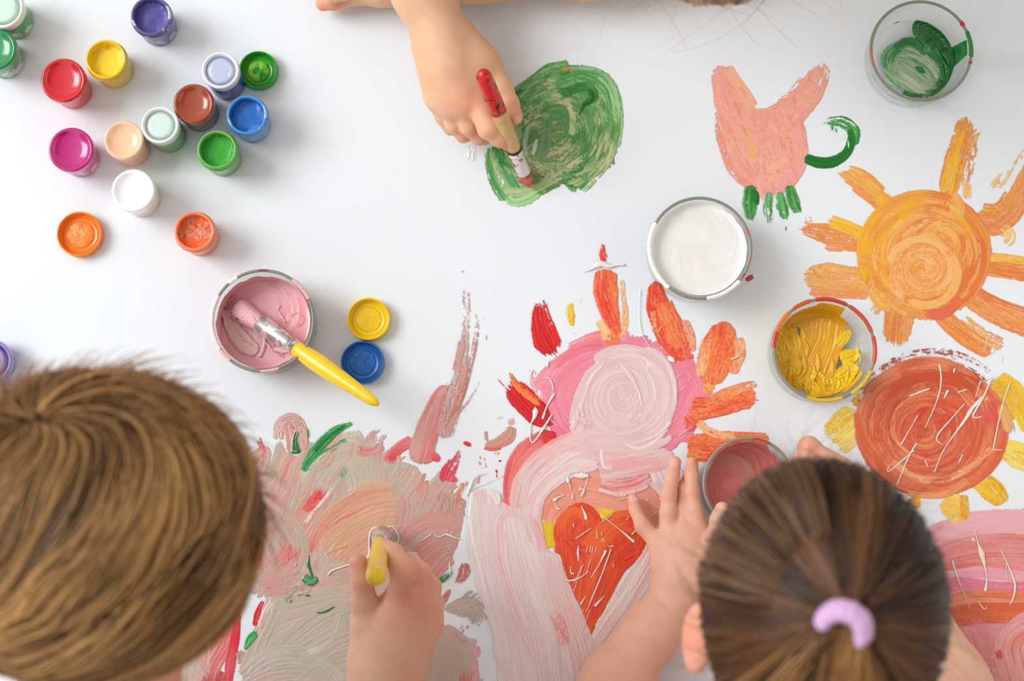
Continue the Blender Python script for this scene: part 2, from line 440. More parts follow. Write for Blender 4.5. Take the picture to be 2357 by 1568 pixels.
def brush(name, label, tip, end, L, mats, radii, cat='paintbrush', flat=1.0, handle_child=None):
    """L: fractions along the brush where bristles/ferrule end; radii in metres"""
    tip = Vector(tip); end = Vector(end); d = (end - tip); n = d.length; d.normalize()
    t = thing(name, label, cat, tuple(tip), 'childrens paintbrushes')
    rb, rf, rh, re = radii
    lb, lf = L[0] * n, L[1] * n
    # bristles: solid tapered tuft with hair relief
    NS, NR = 90, 26
    q = Vector((0, 0, 1)).rotation_difference(d)
    V = []; rng = np.random.RandomState(int(n * 1e5) % 9999); hair = rng.rand(NS)
    for i in range(NR):
        f = i / (NR - 1)
        if mats.get('spread'): pr = rb * (1.28 - .45 * f) if f > .02 else rb * 1.2
        else: pr = rb * (math.sin(min(1, f * 1.1 + .03) * PI / 2) ** .8)
        for s in range(NS):
            a = 2 * PI * s / NS
            rr = pr * (1 + .10 * (hair[s] - .5) * (1 - f) + .05 * math.sin(s * 2.2))
            zz = f * lb + (hair[(s * 7) % NS] - .5) * .0022 * (1 - f) ** 2
            v = Vector((rr * math.cos(a), rr * math.sin(a) * flat, zz))
            V.append(q @ v + tip)
    Fc = [(i * NS + s, i * NS + (s + 1) % NS, (i + 1) * NS + (s + 1) % NS, (i + 1) * NS + s) for i in range(NR - 1) for s in range(NS)]
    V.append(q @ Vector((0, 0, -.0001)) + tip); Fc += [(len(V) - 1, (s + 1) % NS, s) for s in range(NS)]
    mesh_obj('bristles', V, Fc, mats['bristle'], t)
    V, Fc = tube_prof([(rb * .95, lb - .0012), (rb * 1.02, lb), (rb * 1.05, lb + .0004), (rf * .96, lb * .3 + lf * .7), (rf * .98, lf - .0052), (rf * 1.06, lf - .0048), (rf * 1.06, lf - .0040), (rf * .98, lf - .0036), (rf * 1.0, lf), (rf * .8, lf + .0002)], 48, tip, d)
    mesh_obj('ferrule', V, Fc, mats['ferrule'], t)
    hp = []
    for k in range(41):
        f = k / 24 * .9 if k <= 24 else .9 + .1 * math.sin((k - 24) / 16 * PI / 2); s = lf + (n - lf) * f
        r = rf * .96 + (rh - rf * .96) * math.sin(min(1, f * 3.2) * PI / 2) if f < .31 else rh + (re - rh) * ((f - .31) / .69) ** 1.25
        if f > .90: r *= (max(0.0, 1 - ((f - .90) / .10) ** 2)) ** .5 * .999 + .001
        hp.append((max(r, 1e-5), s))
    V, Fc = tube_prof(hp, 48, tip, d)
    h = mesh_obj('handle', V, Fc, mats['handle'], t)
    return t, h, d, n

def handle_mat(name, base, chips, amount, scale=110):
    return simple(name, base, .25, coat=.7, rgb2=None) if amount == 0 else _chip(name, base, chips, amount, scale)
def _chip(name, base, chips, amount, scale, rough=.3):
    m, nt, b = newmat(name); L = nt.links.new
    tc = nt.nodes.new('ShaderNodeTexCoord'); n = nt.nodes.new('ShaderNodeTexNoise'); n.inputs['Scale'].default_value = scale; n.inputs['Detail'].default_value = 5
    L(tc.outputs['Object'], n.inputs['Vector'])
    r = nt.nodes.new('ShaderNodeValToRGB'); p = .72 - .3 * amount
    r.color_ramp.elements[0].position = p; r.color_ramp.elements[1].position = p + .015
    r.color_ramp.elements[0].color = (*lin(base), 1); r.color_ramp.elements[1].color = (*lin(chips), 1)
    L(n.outputs['Fac'], r.inputs['Fac']); L(r.outputs['Color'], b.inputs['Base Color'])
    b.inputs['Roughness'].default_value = rough; b.inputs['Coat Weight'].default_value = .5
    return m
M_ferr_paint = _chip('painted_ferrule', (190, 190, 188), (250, 248, 246), .75, 160, .25); M_ferr_paint.node_tree.nodes['Principled BSDF'].inputs['Metallic'].default_value = .7
M_ferr_red = _chip('red_stained_ferrule', (225, 222, 220), (190, 50, 65), .55, 120, .25)
M_brist_pink = _chip('pink_loaded_bristles', (240, 180, 185), (130, 80, 70), .25, 240, .45)
M_brist_red = _chip('red_loaded_bristles', (225, 105, 80), (170, 40, 50), .6, 200, .45)
M_brist_white = _chip('white_loaded_bristles', (240, 232, 228), (200, 60, 60), .3, 150, .45)
M_yellow = _chip('yellow_lacquer', (252, 208, 6), (240, 215, 190), .18, 130)
M_wood = simple('bare_wood', (226, 186, 128), .5, vary=.2, vscale=200, bump=.1)
M_redlac = _chip('red_lacquer', (212, 26, 20), (60, 16, 22), .38, 120)
M_yellow2 = _chip('yellow_lacquer_smudged', (255, 214, 0), (240, 200, 90), .02, 110)

brush('paintbrush', 'yellow-handled brush resting in the pink dish', P(549, 711, .0135), P(872, 932, .060), (.165, .42), dict(bristle=M_brist_pink, ferrule=M_ferr_paint, handle=M_yellow, spread=True), (.0074, .0062, .0074, .0036))
# brush held by the child at the top
e = P(1108, 162, .094); tp = P(1219, 430, .003)
t, h, d, n = brush('paintbrush', 'wooden brush with red-dipped end held over the green blob', tp, e, (.13, .33), dict(bristle=M_brist_red, ferrule=M_ferr_red, handle=M_wood), (.0055, .0053, .0064, .0060))
rp = []
for k in range(16):
    f = 1 - (1 - k / 15) ** 2; s = n * (.66 + .342 * f); ff = (s - .33 * n) / (.67 * n)
    r = .0064 + (.0060 - .0064) * max(0, (ff - .31) / .69) ** 1.25
    if ff > .90: r *= math.sqrt(max(0.0, 1 - ((ff - .90) / .104) ** 2))
    rp.append((max(r + .00025, 1e-5), s))
V, Fc = tube_prof(rp, 40, tp, d)
V2, F2 = tube_prof([(.00545, .322 * n), (.00575, .322 * n), (.00575, .334 * n), (.00545, .334 * n)], 40, tp, d)
mesh_obj('crimp_band', V2, F2, simple('black_line', (30, 26, 24), .5, bump=.05), h)
mesh_obj('dipped_end', V, Fc, M_redlac, h)['label'] = 'red paint coating the end of the wooden handle'
# the boy's brush, seen almost end on
brush('paintbrush', 'upright yellow brush gripped in fingers over the grey painting', P(880, 1222, .004), P(864, 1333, .150), (.12, .30), dict(bristle=M_brist_white, ferrule=M_ferr_paint, handle=M_yellow2, spread=False), (.0078, .0062, .0068, .0074), flat=.9)
# ================================================================ brushed paint
G = 1.35   # raster pitch of the paint meshes, in photo pixels
M_paint = paint_mat('brushed_paint')
M_wet = paint_mat('wet_paint', .28, .45, .1)

def spline(pts, step):
    p = np.array(pts, float)
    if len(p) == 1: p = np.vstack([p, p + [[.5, .5] + [0] * (p.shape[1] - 2)]])
    if len(p) > 2:
        q = np.vstack([2 * p[0] - p[1], p, 2 * p[-1] - p[-2]])
        out = []
        for i in range(1, len(q) - 2):
            a, b, c, d = q[i - 1], q[i], q[i + 1], q[i + 2]
            k = max(4, int(np.hypot(*(c - b)[:2]) / 3)); t = (np.arange(k) / k)[:, None]
            out.append(.5 * ((2 * b) + (c - a) * t + (2 * a - 5 * b + 4 * c - d) * t * t + (3 * b - a - 3 * c + d) * t ** 3))
        p = np.vstack(out + [q[-2][None]])
    ds = np.hypot(np.diff(p[:, 0]), np.diff(p[:, 1])); s = np.concatenate([[0], np.cumsum(ds)])
    n = max(3, int(s[-1] / step)); u = np.linspace(0, s[-1], n)
    return np.stack([np.interp(u, s, p[:, k]) for k in range(p.shape[1])], -1), s[-1]

def arc(cx, cy, rx, ry, a0, a1, rot=0, n=None):
    n = n or max(4, int(abs(a1 - a0) / 14)); out = []
    cr, sr = math.cos(math.radians(rot)), math.sin(math.radians(rot))
    for i in range(n + 1):
        a = math.radians(a0 + (a1 - a0) * i / n); x, y = rx * math.cos(a), ry * math.sin(a)
        out.append((cx + x * cr - y * sr, cy + x * sr + y * cr))
    return out

def spiral(cx, cy, rx, ry, turns, a0=0, rin=.12, rot=0):
    n = int(turns * 20); out = []
    cr, sr = math.cos(math.radians(rot)), math.sin(math.radians(rot))
    for i in range(n + 1):
        f = i / n; a = math.radians(a0 + 360 * turns * f); k = (1 - (1 - rin) * f) * (1 + .07 * math.sin(f * 23 + rx) + .05 * math.sin(a * 2 + ry))
        x, y = rx * k * math.cos(a) + .12 * rx * f * math.sin(rx + ry), ry * k * math.sin(a) + .12 * ry * f * math.cos(rx)
        out.append((cx + x * cr - y * sr, cy + x * sr + y * cr))
    return out

_NG = np.random.RandomState(77).rand(512, 512)
def nf(x, y, seed=0):
    x = np.asarray(x, float) + seed * 17.31; y = np.asarray(y, float) + seed * 9.73
    i = np.floor(x).astype(int); j = np.floor(y).astype(int); u = x - i; v = y - j
    u = u * u * (3 - 2 * u); v = v * v * (3 - 2 * v)
    g = lambda a, b: _NG[a % 512, b % 512]
    return (g(i, j) * (1 - u) + g(i + 1, j) * u) * (1 - v) + (g(i, j + 1) * (1 - u) + g(i + 1, j + 1) * u) * v

SEED = [100]
class Canvas:
    def __init__(s, x0, y0, x1, y1, tf=(0, 0, 1)):
        s.tf = tf; ox, oy, k = tf
        s.x0, s.y0 = x0 * k + ox, y0 * k + oy
        s.w = int((x1 - x0) * k / G) + 1; s.h = int((y1 - y0) * k / G) + 1
        s.C = np.zeros((s.h, s.w, 3)); s.A = np.zeros((s.h, s.w)); s.Z = np.zeros((s.h, s.w)); s.drips = []
    def s(s, pts, w, c1, c2=None, dry=(0, 0), rag=(8, 14), k=0.0, h=.22, o=1.0, edge=.12, gr=1.0, c3=None, mott=0.0, clip=None, seed=None, bl=1.0, fe=.30, thin=0.0):
        ox, oy, kk = s.tf
        SEED[0] += 1; sd = SEED[0] if seed is None else seed
        ws = w if isinstance(w, (list, tuple)) else [w]
        p = [(x * kk + ox - s.x0, y * kk + oy - s.y0) for x, y in pts]
        wmax = max(ws) * kk
        sp, L = spline(p, .5 * G)
        n = len(sp); m = max(7, int(wmax / (.55 * G)) + 1)
        if m % 2 == 0: m += 1
        T = np.gradient(sp, axis=0); tl = np.hypot(T[:, 0], T[:, 1]) + 1e-9
        kf = max(1, int(wmax * .25 / (.5 * G)))
        if n > 4 * kf:
            ker = np.ones(kf) / kf
            T = np.stack([np.convolve(np.pad(T[:, j], (kf // 2, kf - 1 - kf // 2), 'edge'), ker, 'valid') for j in (0, 1)], -1); tl = np.hypot(T[:, 0], T[:, 1]) + 1e-9
        T = T / tl[:, None]; N = np.stack([-T[:, 1], T[:, 0]], -1)
        f = np.linspace(0, 1, n)
        wd = np.interp(f, np.linspace(0, 1, len(ws)), ws) * kk * (1 + .10 * (n1(n, 60, sd + 7) - .5))
        v = np.linspace(-1, 1, m)
        pos = sp[:, None, :] + N[:, None, :] * (v[None, :, None] * wd[:, None, None] / 2)
        um, vm = 1 / (.5 * G), 1 / (.55 * G)       # samples per px
        B = .5 * n2(n, m, 110 * um, 2.6 * vm, sd + 1) + .3 * n2(n, m, 40 * um, 1.7 * vm, sd + 2) + .2 * n2(n, m, 12 * um, 2.4 * vm, sd + 3)
        B = .5 + (B - .5) * 1.7
        fl = np.array(f)[:, None]
        # ragged ends per bristle
        u = fl * L
        r0 = rag[0] * kk if kk != 1 else rag[0]; r1 = rag[1] * kk if kk != 1 else rag[1]
        e0 = r0 * (.65 * n1(m, 1.6 * vm, sd + 4) + .35 * n1(m, 6 * vm, sd + 5))[None, :] + (r0 * .4 + .14 * wmax) * v[None, :] ** 2
        e1 = r1 * (.65 * n1(m, 1.6 * vm, sd + 6) + .35 * n1(m, 6 * vm, sd + 8))[None, :] + (r1 * .4 + .14 * wmax) * v[None, :] ** 2
        cov = np.minimum((u - e0) / 1.5, (L - u - e1) / 1.5)
        # side edges
        ee = edge * (.5 * n2(n, 2, 14 * um, 1, sd + 9)[:, :1] + .5 * n2(n, 2, 3 * um, 1, sd + 10)[:, :1])
        ee2 = edge * (.5 * n2(n, 2, 14 * um, 1, sd + 11)[:, :1] + .5 * n2(n, 2, 3 * um, 1, sd + 12)[:, :1])
        side = np.minimum(v[None, :] + 1 - ee, 1 - ee2 - v[None, :]) * wd[:, None] / 2
        cov = np.clip(np.minimum(cov, side / 1.2) if fe else np.minimum(cov, side / .8 + .45), 0, 1)
        # dry brush gaps
        dr = dry[0] + (dry[1] - dry[0]) * fl
        R = .55 * n2(n, m, 16 * um, 2.0 * vm, sd + 13) + .45 * n2(n, m, 5 * um, 2.2 * vm, sd + 14)
        Q = .5 * B + .5 * (.5 + (R - .5) * 1.6)
        endd = np.minimum(u, L - u) / np.maximum(wd[:, None], 1)
        sided = (1 - np.abs(v))[None, :] * np.ones((n, 1))
        dr = dr + fe * (np.exp(-(endd / .22) ** 1.5) * .95 + np.exp(-(sided / .07) ** 1.5) * .8) if fe else dr + 0 * endd
        gap = np.clip((Q - (dr * 1.05 - .02)) / .10, 0, 1)
        gap = np.where(dr > .03, gap, 1.0)
        a = cov * gap * o
        c1 = np.array(lin(c1)); c2 = np.array(lin(c2)) if c2 is not None else c1 * .9
        t = np.clip(.5 + (B - .5) * 1.5 * gr + (n2(n, m, 70 * um, 14 * vm, sd + 15) - .5) * 1.2, 0, 1)
        if mott: t = np.clip(t + mott * (n2(n, m, 5 * um, 5 * vm, sd + 21) - .5) * 2.4, 0, 1)
        c = c1 + (c2 - c1) * t[..., None]
        if c3 is not None:
            t3 = np.clip((n2(n, m, 55 * um, 5 * vm, sd + 16) * .6 + B * .4 - .55) * 5, 0, 1) * .8
            c = c + (np.array(lin(c3)) - c) * t3[..., None]
        if thin:
            th = np.clip((.56 - Q) * 2.6, 0, 1)[..., None] * thin
            c = c + (c * .45 + .55 * np.array(lin((252, 226, 196))) - c) * th * 1.2
        cf = np.clip(endd / .55 + (B - .5) * 1.2, 0, 1) * np.clip(sided / .16 + (B - .5) * .9, 0, 1)
        cf = cf * cf * (3 - 2 * cf); cf = 1 - bl * (1 - cf)
        ridge = np.exp(-((1 - np.abs(v)) / .10) ** 2)[None, :] * .35
        z = h * (.30 + .75 * B + ridge) * np.clip(np.minimum(cov, side / 2.5 + (0 if fe else .3)), 0, 1)
        ix = np.rint(pos[..., 0] / G).astype(int); iy = np.rint(pos[..., 1] / G).astype(int)
        ok = (ix >= 0) & (ix < s.w) & (iy >= 0) & (iy < s.h)
        if not ok.any(): return s
        X0, X1, Y0, Y1 = ix[ok].min(), ix[ok].max() + 1, iy[ok].min(), iy[ok].max() + 1
        hh, ww = Y1 - Y0, X1 - X0
        lin_i = (iy[ok] - Y0) * ww + (ix[ok] - X0)
        tA = np.full(hh * ww, -1.0); tA[lin_i] = a[ok]
        tC = np.zeros((hh * ww, 3)); tC[lin_i] = c[ok]
        tZ = np.zeros(hh * ww); tZ[lin_i] = z[ok]; tF = np.ones(hh * ww); tF[lin_i] = cf[ok]; tF = tF.reshape(hh, ww)
        tA = tA.reshape(hh, ww); tC = tC.reshape(hh, ww, 3); tZ = tZ.reshape(hh, ww)
        # close pin holes
        mA = np.pad(tA, 1, constant_values=-1); mC = np.pad(tC, ((1, 1), (1, 1), (0, 0))); mZ = np.pad(tZ, 1)
        cnt = np.zeros((hh, ww)); sA = np.zeros((hh, ww)); sC = np.zeros((hh, ww, 3)); sZ = np.zeros((hh, ww))
        for dy, dx in ((0, 1), (2, 1), (1, 0), (1, 2)):
            q = mA[dy:dy + hh, dx:dx + ww]; g = q >= 0
            cnt += g; sA += np.where(g, q, 0); sC += np.where(g[..., None], mC[dy:dy + hh, dx:dx + ww], 0); sZ += np.where(g, mZ[dy:dy + hh, dx:dx + ww], 0)
        hole = (tA < 0) & (cnt >= 2); cc = np.maximum(cnt, 1)
        tA = np.where(hole, sA / cc, np.maximum(tA, 0)); tC = np.where(hole[..., None], sC / cc[..., None], tC); tZ = np.where(hole, sZ / cc, tZ)
        C = s.C[Y0:Y1, X0:X1]; A = s.A[Y0:Y1, X0:X1]; Z = s.Z[Y0:Y1, X0:X1]
        if clip is not None: tA = tA * clip[Y0:Y1, X0:X1]
        if k:
            kn = np.clip(k * (.4 + 1.2 * n2(hh, ww, 9, 9, sd + 17)), 0, 1) * (A > .3)
            tC = tC + (C - tC) * kn[..., None]
        fresh = A < .01
        tm = tA * np.where(A > .5, tF, 1.0)
        aa = tm[..., None]
        C[...] = np.where(fresh[..., None] & (aa > 0), tC, C * (1 - aa) + tC * aa)
        Z[...] = Z * (1 - tm) + (Z * .45 + tZ) * tm
        A[...] = 1 - (1 - A) * (1 - tA)
        return s
    def fill(s, poly, c1, c2, ang=90, c3=None, rag=7, h=.14, cell=(60, 5), mott=.0, o=1.0, warp=30, thin=0.0):
        ox, oy, kk = s.tf; SEED[0] += 1; sd = SEED[0]
        p = np.array([(x * kk + ox, y * kk + oy) for x, y in poly]); q, _ = spline(np.vstack([p, p[:1]]), 4.0)
        yy, xx = np.mgrid[0:s.h, 0:s.w]; X = s.x0 + xx * G; Y = s.y0 + yy * G
        ca, sa = math.cos(math.radians(ang)), math.sin(math.radians(ang))
        wv = warp * (nf(X / 90, Y / 90, sd) - .5)
        U = (X * ca + Y * sa); Vv = (-X * sa + Y * ca) + wv
        st1 = nf(U / cell[0], Vv / cell[1], sd + 1); st2 = nf(U / (cell[0] * .4), Vv / (cell[1] * .45), sd + 2); st3 = nf(U / 12, Vv / 1.8, sd + 8)
        B = .5 + (.45 * st1 + .3 * st2 + .25 * st3 - .5) * 1.8
        dx = (B - .5) * rag * 2.2 + (nf(X / 26, Y / 26, sd + 3) - .5) * rag * 1.5
        Xd = X + dx * ca; Yd = Y + dx * sa
        ins = np.zeros(X.shape, bool)
        x1, y1 = q[:-1, 0], q[:-1, 1]; x2, y2 = q[1:, 0], q[1:, 1]
        for a, b, c_, d in zip(x1, y1, x2, y2):
            if b == d: continue
            lo, hi = min(b, d) - rag * 4, max(b, d) + rag * 4
            r0 = max(0, int((lo - s.y0) / G)); r1 = min(s.h, int((hi - s.y0) / G) + 2)
            if r1 <= r0: continue
            Ys = Yd[r0:r1]; cr = (b > Ys) != (d > Ys)
            ins[r0:r1] ^= cr & (Xd[r0:r1] < (c_ - a) * (Ys - b) / (d - b) + a)
        tA = ins * o
        t = np.clip(.5 + (B - .5) * 1.5 + (nf(X / 80, Y / 80, sd + 4) - .5) * 1.4 + (mott * 2.4 * (nf(X / 5, Y / 5, sd + 5) - .5) if mott else 0), 0, 1)
        a1_, a2_ = np.array(lin(c1)), np.array(lin(c2)); c = a1_ + (a2_ - a1_) * t[..., None]
        if c3 is not None:
            t3 = np.clip((nf(U / 150, Vv / 22, sd + 6) * .65 + B * .35 - .5) * 5, 0, 1) * .9
            c = c + (np.array(lin(c3)) - c) * t3[..., None]
        if thin:
            th = np.clip((.5 - B) * 2.6, 0, 1)[..., None] * thin; c = c + (c * .45 + .55 * np.array(lin((252, 226, 196))) - c) * th
        aa = tA[..., None]; s.C[...] = np.where((s.A[..., None] < .01) & (aa > 0), c, s.C * (1 - aa) + c * aa)
        s.Z[...] = s.Z * (1 - tA) + h * (.4 + .8 * B) * tA; s.A[...] = 1 - (1 - s.A) * (1 - tA)
        return s
    def dots(s, lst, c, h=.5):
        for x, y, r in lst:
            if r > 1: s.drip([(x - r * .25, y), (x + r * .25, y + r * .1)], [1.7 * r, 1.9 * r], c)
        return s
    def drip(s, pts, w, c=(246, 240, 236), h=.55):
        ox, oy, kk = s.tf; ws = w if isinstance(w, (list, tuple)) else [w]
        s.drips.append(([(x * kk + ox, y * kk + oy) for x, y in pts], [q * kk for q in ws], c)); return s
    def dabs(s, cx, cy, rx, ry, n, pal, w, ln, o=.75, seed=1, r0=.1, ang=None, h=.3, inside=True):
        """short curved touches of the brush that follow a swirl (or one direction)"""
        R = np.random.RandomState(seed); ox, oy, kk = s.tf
        for i in range(n):
            q = r0 + (1 - r0) * math.sqrt(R.rand()); a = R.rand() * 6.283; da = ln / max(20, q * (rx + ry) / 2) * R.uniform(.6, 1.3)
            if ang is None: p = [(cx + rx * q * math.cos(a + da * t), cy + ry * q * math.sin(a + da * t)) for t in (0, .35, .7, 1)]
            else:
                x, y = cx + rx * q * math.cos(a), cy + ry * q * math.sin(a); g = math.radians(ang + R.uniform(-18, 18)); p = [(x + ln * t * math.cos(g + .3 * t), y + ln * t * math.sin(g + .3 * t)) for t in (-.5, -.15, .2, .5)]
            ix = int((p[1][0] * kk + ox - s.x0) / G); iy = int((p[1][1] * kk + oy - s.y0) / G)
            if inside and not (3 < ix < s.w - 3 and 3 < iy < s.h - 3 and s.A[iy, ix] > .5 and s.A[max(0, iy - 6), ix] > .5 and s.A[min(s.h - 1, iy + 6), ix] > .5): continue
            c1, c2 = pal[R.randint(len(pal))], pal[R.randint(len(pal))]
            ww = w * R.uniform(.5, 1.3); s.s(p, [ww * .6, ww, ww * .5], c1, c2, dry=(.15, .35), rag=(4, 10), o=o, mott=.5, h=h, seed=int(seed * 1000 + i))
        return s
    def build_drips(s, parent, z0):
        """each flung thread or drop of paint is a smooth raised bead of its own"""
        for pts, ws, c in s.drips:
            ws = [q * .78 for q in ws]
            sp, L = spline(pts, 1.6); n = len(sp); SEED[0] += 1
            T = np.gradient(sp, axis=0); T /= np.hypot(T[:, 0], T[:, 1])[:, None] + 1e-9; N = np.stack([-T[:, 1], T[:, 0]], -1)
            f = np.linspace(0, 1, n); wd = np.interp(f, np.linspace(0, 1, len(ws)), ws) * (.85 + .3 * n1(n, 7, SEED[0]))
            u = f * L; d = np.minimum(u, L - u); wd = np.maximum(wd, 1.3) * np.sqrt(np.clip(d / (wd * .5 + .01), .02, 1))
            M = 9; a = np.linspace(0, PI, M)
            P2 = sp[:, None] + N[:, None] * (np.cos(a)[None, :, None] * wd[:, None, None] / 2)
            x, y = PN(P2[..., 0], P2[..., 1], 0.0)
            z = z0 + np.sin(a)[None] * (np.minimum(wd * .5, 2.2 + wd * .12) * SC(0))[:, None]
            V = np.stack([x, y, z], -1).reshape(-1, 3)
            i = np.arange(n - 1)[:, None] * M + np.arange(M - 1)[None]
            Q = np.stack([i, i + 1, i + M + 1, i + M], -1).reshape(-1, 4)
            o = mesh_obj('paint_drip', V, Q, M_wet, parent)
            set_col(o, np.tile(np.array([*lin(c), 1.0]), (len(V), 1)))
    def build(s, name, parent, z0=.0002, mat=None, zf=None, label=None, zscale=1.0, split=False):
        if s.drips: s.build_drips(parent, z0)
        A = s.A; keep = A > .02
        if not keep.any(): return None
        K = np.pad(keep, 1)
        near = K[1:-1, 1:-1] | K[:-2, 1:-1] | K[2:, 1:-1] | K[1:-1, :-2] | K[1:-1, 2:] | K[:-2, :-2] | K[2:, 2:] | K[:-2, 2:] | K[2:, :-2]
        # spread colour to the border cells so that no dark fringe appears
        C = s.C.copy(); bare = near & ~keep
        acc = np.zeros_like(C); cn = np.zeros(A.shape)
        pc = np.pad(C, ((1, 1), (1, 1), (0, 0)))
        for dy, dx in ((0, 1), (2, 1), (1, 0), (1, 2), (0, 0), (0, 2), (2, 0), (2, 2)):
            g = K[dy:dy + s.h, dx:dx + s.w]; acc += pc[dy:dy + s.h, dx:dx + s.w] * g[..., None]; cn += g
        C[bare] = (acc / np.maximum(cn, 1)[..., None])[bare]
        Z = s.Z; pz = np.pad(Z, 1, 'edge')
        Z = (pz[:-2, 1:-1] + pz[2:, 1:-1] + pz[1:-1, :-2] + pz[1:-1, 2:] + 3 * Z) / 7
        f = near[:-1, :-1] & near[1:, :-1] & near[:-1, 1:] & near[1:, 1:]
        f &= (keep[:-1, :-1] | keep[1:, :-1] | keep[:-1, 1:] | keep[1:, 1:])
        if split:
            lab = np.where(f, np.arange(1, f.size + 1).reshape(f.shape), 0)
            while True:
                pl = np.pad(lab, 1); nl = lab.copy()
                for dy in (0, 1, 2):
                    for dx in (0, 1, 2): nl = np.maximum(nl, pl[dy:dy + f.shape[0], dx:dx + f.shape[1]])
                nl = np.where(f, nl, 0)
                if (nl == lab).all(): break
                lab = nl
            ids, cnt_ = np.unique(lab[lab > 0], return_counts=True)
            for i_ in ids[np.argsort(-cnt_)][:90]:
                if (lab == i_).sum() < 9: continue
                s._mesh(name, parent, lab == i_, near.shape, C, A, Z, z0, zscale, zf, mat, label)
            return None
        return s._mesh(name, parent, f, near.shape, C, A, Z, z0, zscale, zf, mat, label)
    def _mesh(s, name, parent, f, shp, C, A, Z, z0, zscale, zf, mat, label):
        used = np.zeros(shp, bool); used[:-1, :-1] |= f; used[1:, :-1] |= f; used[:-1, 1:] |= f; used[1:, 1:] |= f
        idx = np.full(A.shape, -1); idx[used] = np.arange(used.sum())
        yy, xx = np.nonzero(used)
        px = s.x0 + xx * G; py = s.y0 + yy * G
        zz = z0 + Z[used] * .001 * zscale
        if zf is not None: wx, wy, zz = zf(px, py, Z[used] * .001)
        else: wx, wy = PN(px, py, 0.0)
        V = np.stack([wx, wy, zz], -1)
        y, x = np.nonzero(f)
        Fq = np.stack([idx[y, x], idx[y + 1, x], idx[y + 1, x + 1], idx[y, x + 1]], -1)
        o = mesh_obj(name, V, Fq, mat or M_paint, parent)
        set_col(o, np.concatenate([C[used], A[used][:, None]], -1))
        if label: o['label'] = label
        return o

def painting(name, label, cat, cx, cy, group=None):
    c = P(cx, cy, 0); return thing(name, label, cat, (c.x, c.y, 0), group)

# ---- green blob --------------------------------------------------------
gA, gB, gC, gD, gE = (150, 195, 135), (70, 150, 70), (12, 118, 30), (100, 135, 62), (205, 200, 155)
t = painting('green_paint_blob', 'round swirly green paint patch under the tip of the wooden brush', 'painting', 1290, 310)
c = Canvas(-200, 0, 1485, 1568, (1100, 120, .24242))
c.fill([(160, 900), (150, 1050), (190, 1220), (240, 1340), (300, 1430), (420, 1440), (520, 1400), (620, 1330), (760, 1230), (830, 1270), (890, 1320), (1000, 1290), (1010, 1240), (1120, 1160), (1240, 1080), (1310, 960), (1340, 800), (1350, 650), (1310, 380), (1220, 210), (1080, 160), (940, 160), (860, 180), (740, 140), (600, 200), (520, 300), (360, 400), (300, 560)], (110, 165, 95), (170, 200, 140), ang=60, c3=(80, 140, 70), mott=.5)
c.s([(190, 900), (180, 1060), (240, 1250), (330, 1390)], 250, gA, gB, dry=(.25, .2), h=.2)
c.s([(330, 500), (500, 380), (700, 230), (900, 200)], 260, gA, gB, h=.2, mott=.3)
c.s([(300, 700), (420, 560), (600, 430), (860, 330)], 330, gB, gA, h=.25, mott=.4)
c.s([(350, 900), (480, 700), (700, 600)], 380, gB, gE, h=.25, mott=.8)
c.s([(300, 1100), (500, 900), (700, 780), (900, 760)], 420, gD, gB, mott=.8, h=.25, c3=gE)
c.s([(300, 1300), (520, 1200), (800, 1050), (1000, 900)], 380, gD, gE, mott=.7, h=.25, c3=gB)
c.s([(640, 400), (820, 260), (1000, 250), (1180, 330), (1250, 520), (1260, 720)], 260, gA, gB, dry=(.05, .15), h=.3, k=.2)
c.s([(800, 210), (1000, 190), (1200, 250), (1300, 420), (1320, 640), (1300, 850), (1200, 1040)], 130, (165, 205, 150), gB, dry=(.2, .35), h=.3)
c.s([(1240, 560), (1200, 800), (1080, 1020), (900, 1180)], 300, gD, gB, mott=.7, h=.25, c3=gE)
c.s([(1250, 800), (1180, 1020), (1040, 1180), (920, 1290)], 200, gE, gB, dry=(.15, .35), h=.3)
c.s([(800, 1180), (900, 1230), (980, 1270)], 130, gD, gC, dry=(.2, .45), mott=.5)
c.s([(840, 560), (960, 640), (1000, 800), (960, 960)], 260, (88, 130, 60), gB, mott=.9, h=.25, k=.3)
c.s([(560, 640), (700, 600), (820, 620), (880, 740), (840, 860)], 150, (110, 160, 105), gB, h=.3, mott=.4)
c.s(arc(760, 640, 110, 110, 160, 420), 60, (140, 185, 130), (80, 150, 90), h=.3, k=.2)
c.s([(690, 400), (820, 470), (890, 560), (900, 720), (880, 800)], 70, gE, (190, 205, 150), dry=(.3, .1), h=.3)
c.s([(700, 395), (800, 440), (880, 510)], 50, (190, 130, 70), gE, dry=(.4, .4), o=.8)
c.s([(790, 160), (860, 165), (920, 180)], 36, (215, 130, 80), (200, 150, 90), dry=(.2, .4))
c.s([(480, 590), (600, 590), (680, 640)], 60, gE, gA, dry=(.3, .4), o=.7)
c.s([(640, 770), (720, 820), (760, 860)], 60, (185, 135, 75), gE, dry=(.4, .5), o=.8)
c.dabs(760, 760, 560, 560, 170, [gA, gB, gD, gE, (90, 165, 80), (175, 205, 150), (60, 130, 55)], 46, 170, seed=3)
c.s([(760, 420), (900, 360), (1040, 330), (1100, 420), (1080, 500)], 110, (18, 125, 28), gC, h=.4, dry=(.25, .0), k=.2)
c.s([(1040, 350), (1080, 440), (1000, 510), (950, 620)], [70, 90, 50, 14], gC, (6, 95, 20), h=.6)
c.s([(740, 300), (800, 250), (860, 190), (900, 180)], [30, 60, 30], gC, gB, h=.4, dry=(0, .3))
c.s([(330, 430), (400, 375), (450, 360)], [70, 40, 12], (10, 115, 30), gC, h=.4)
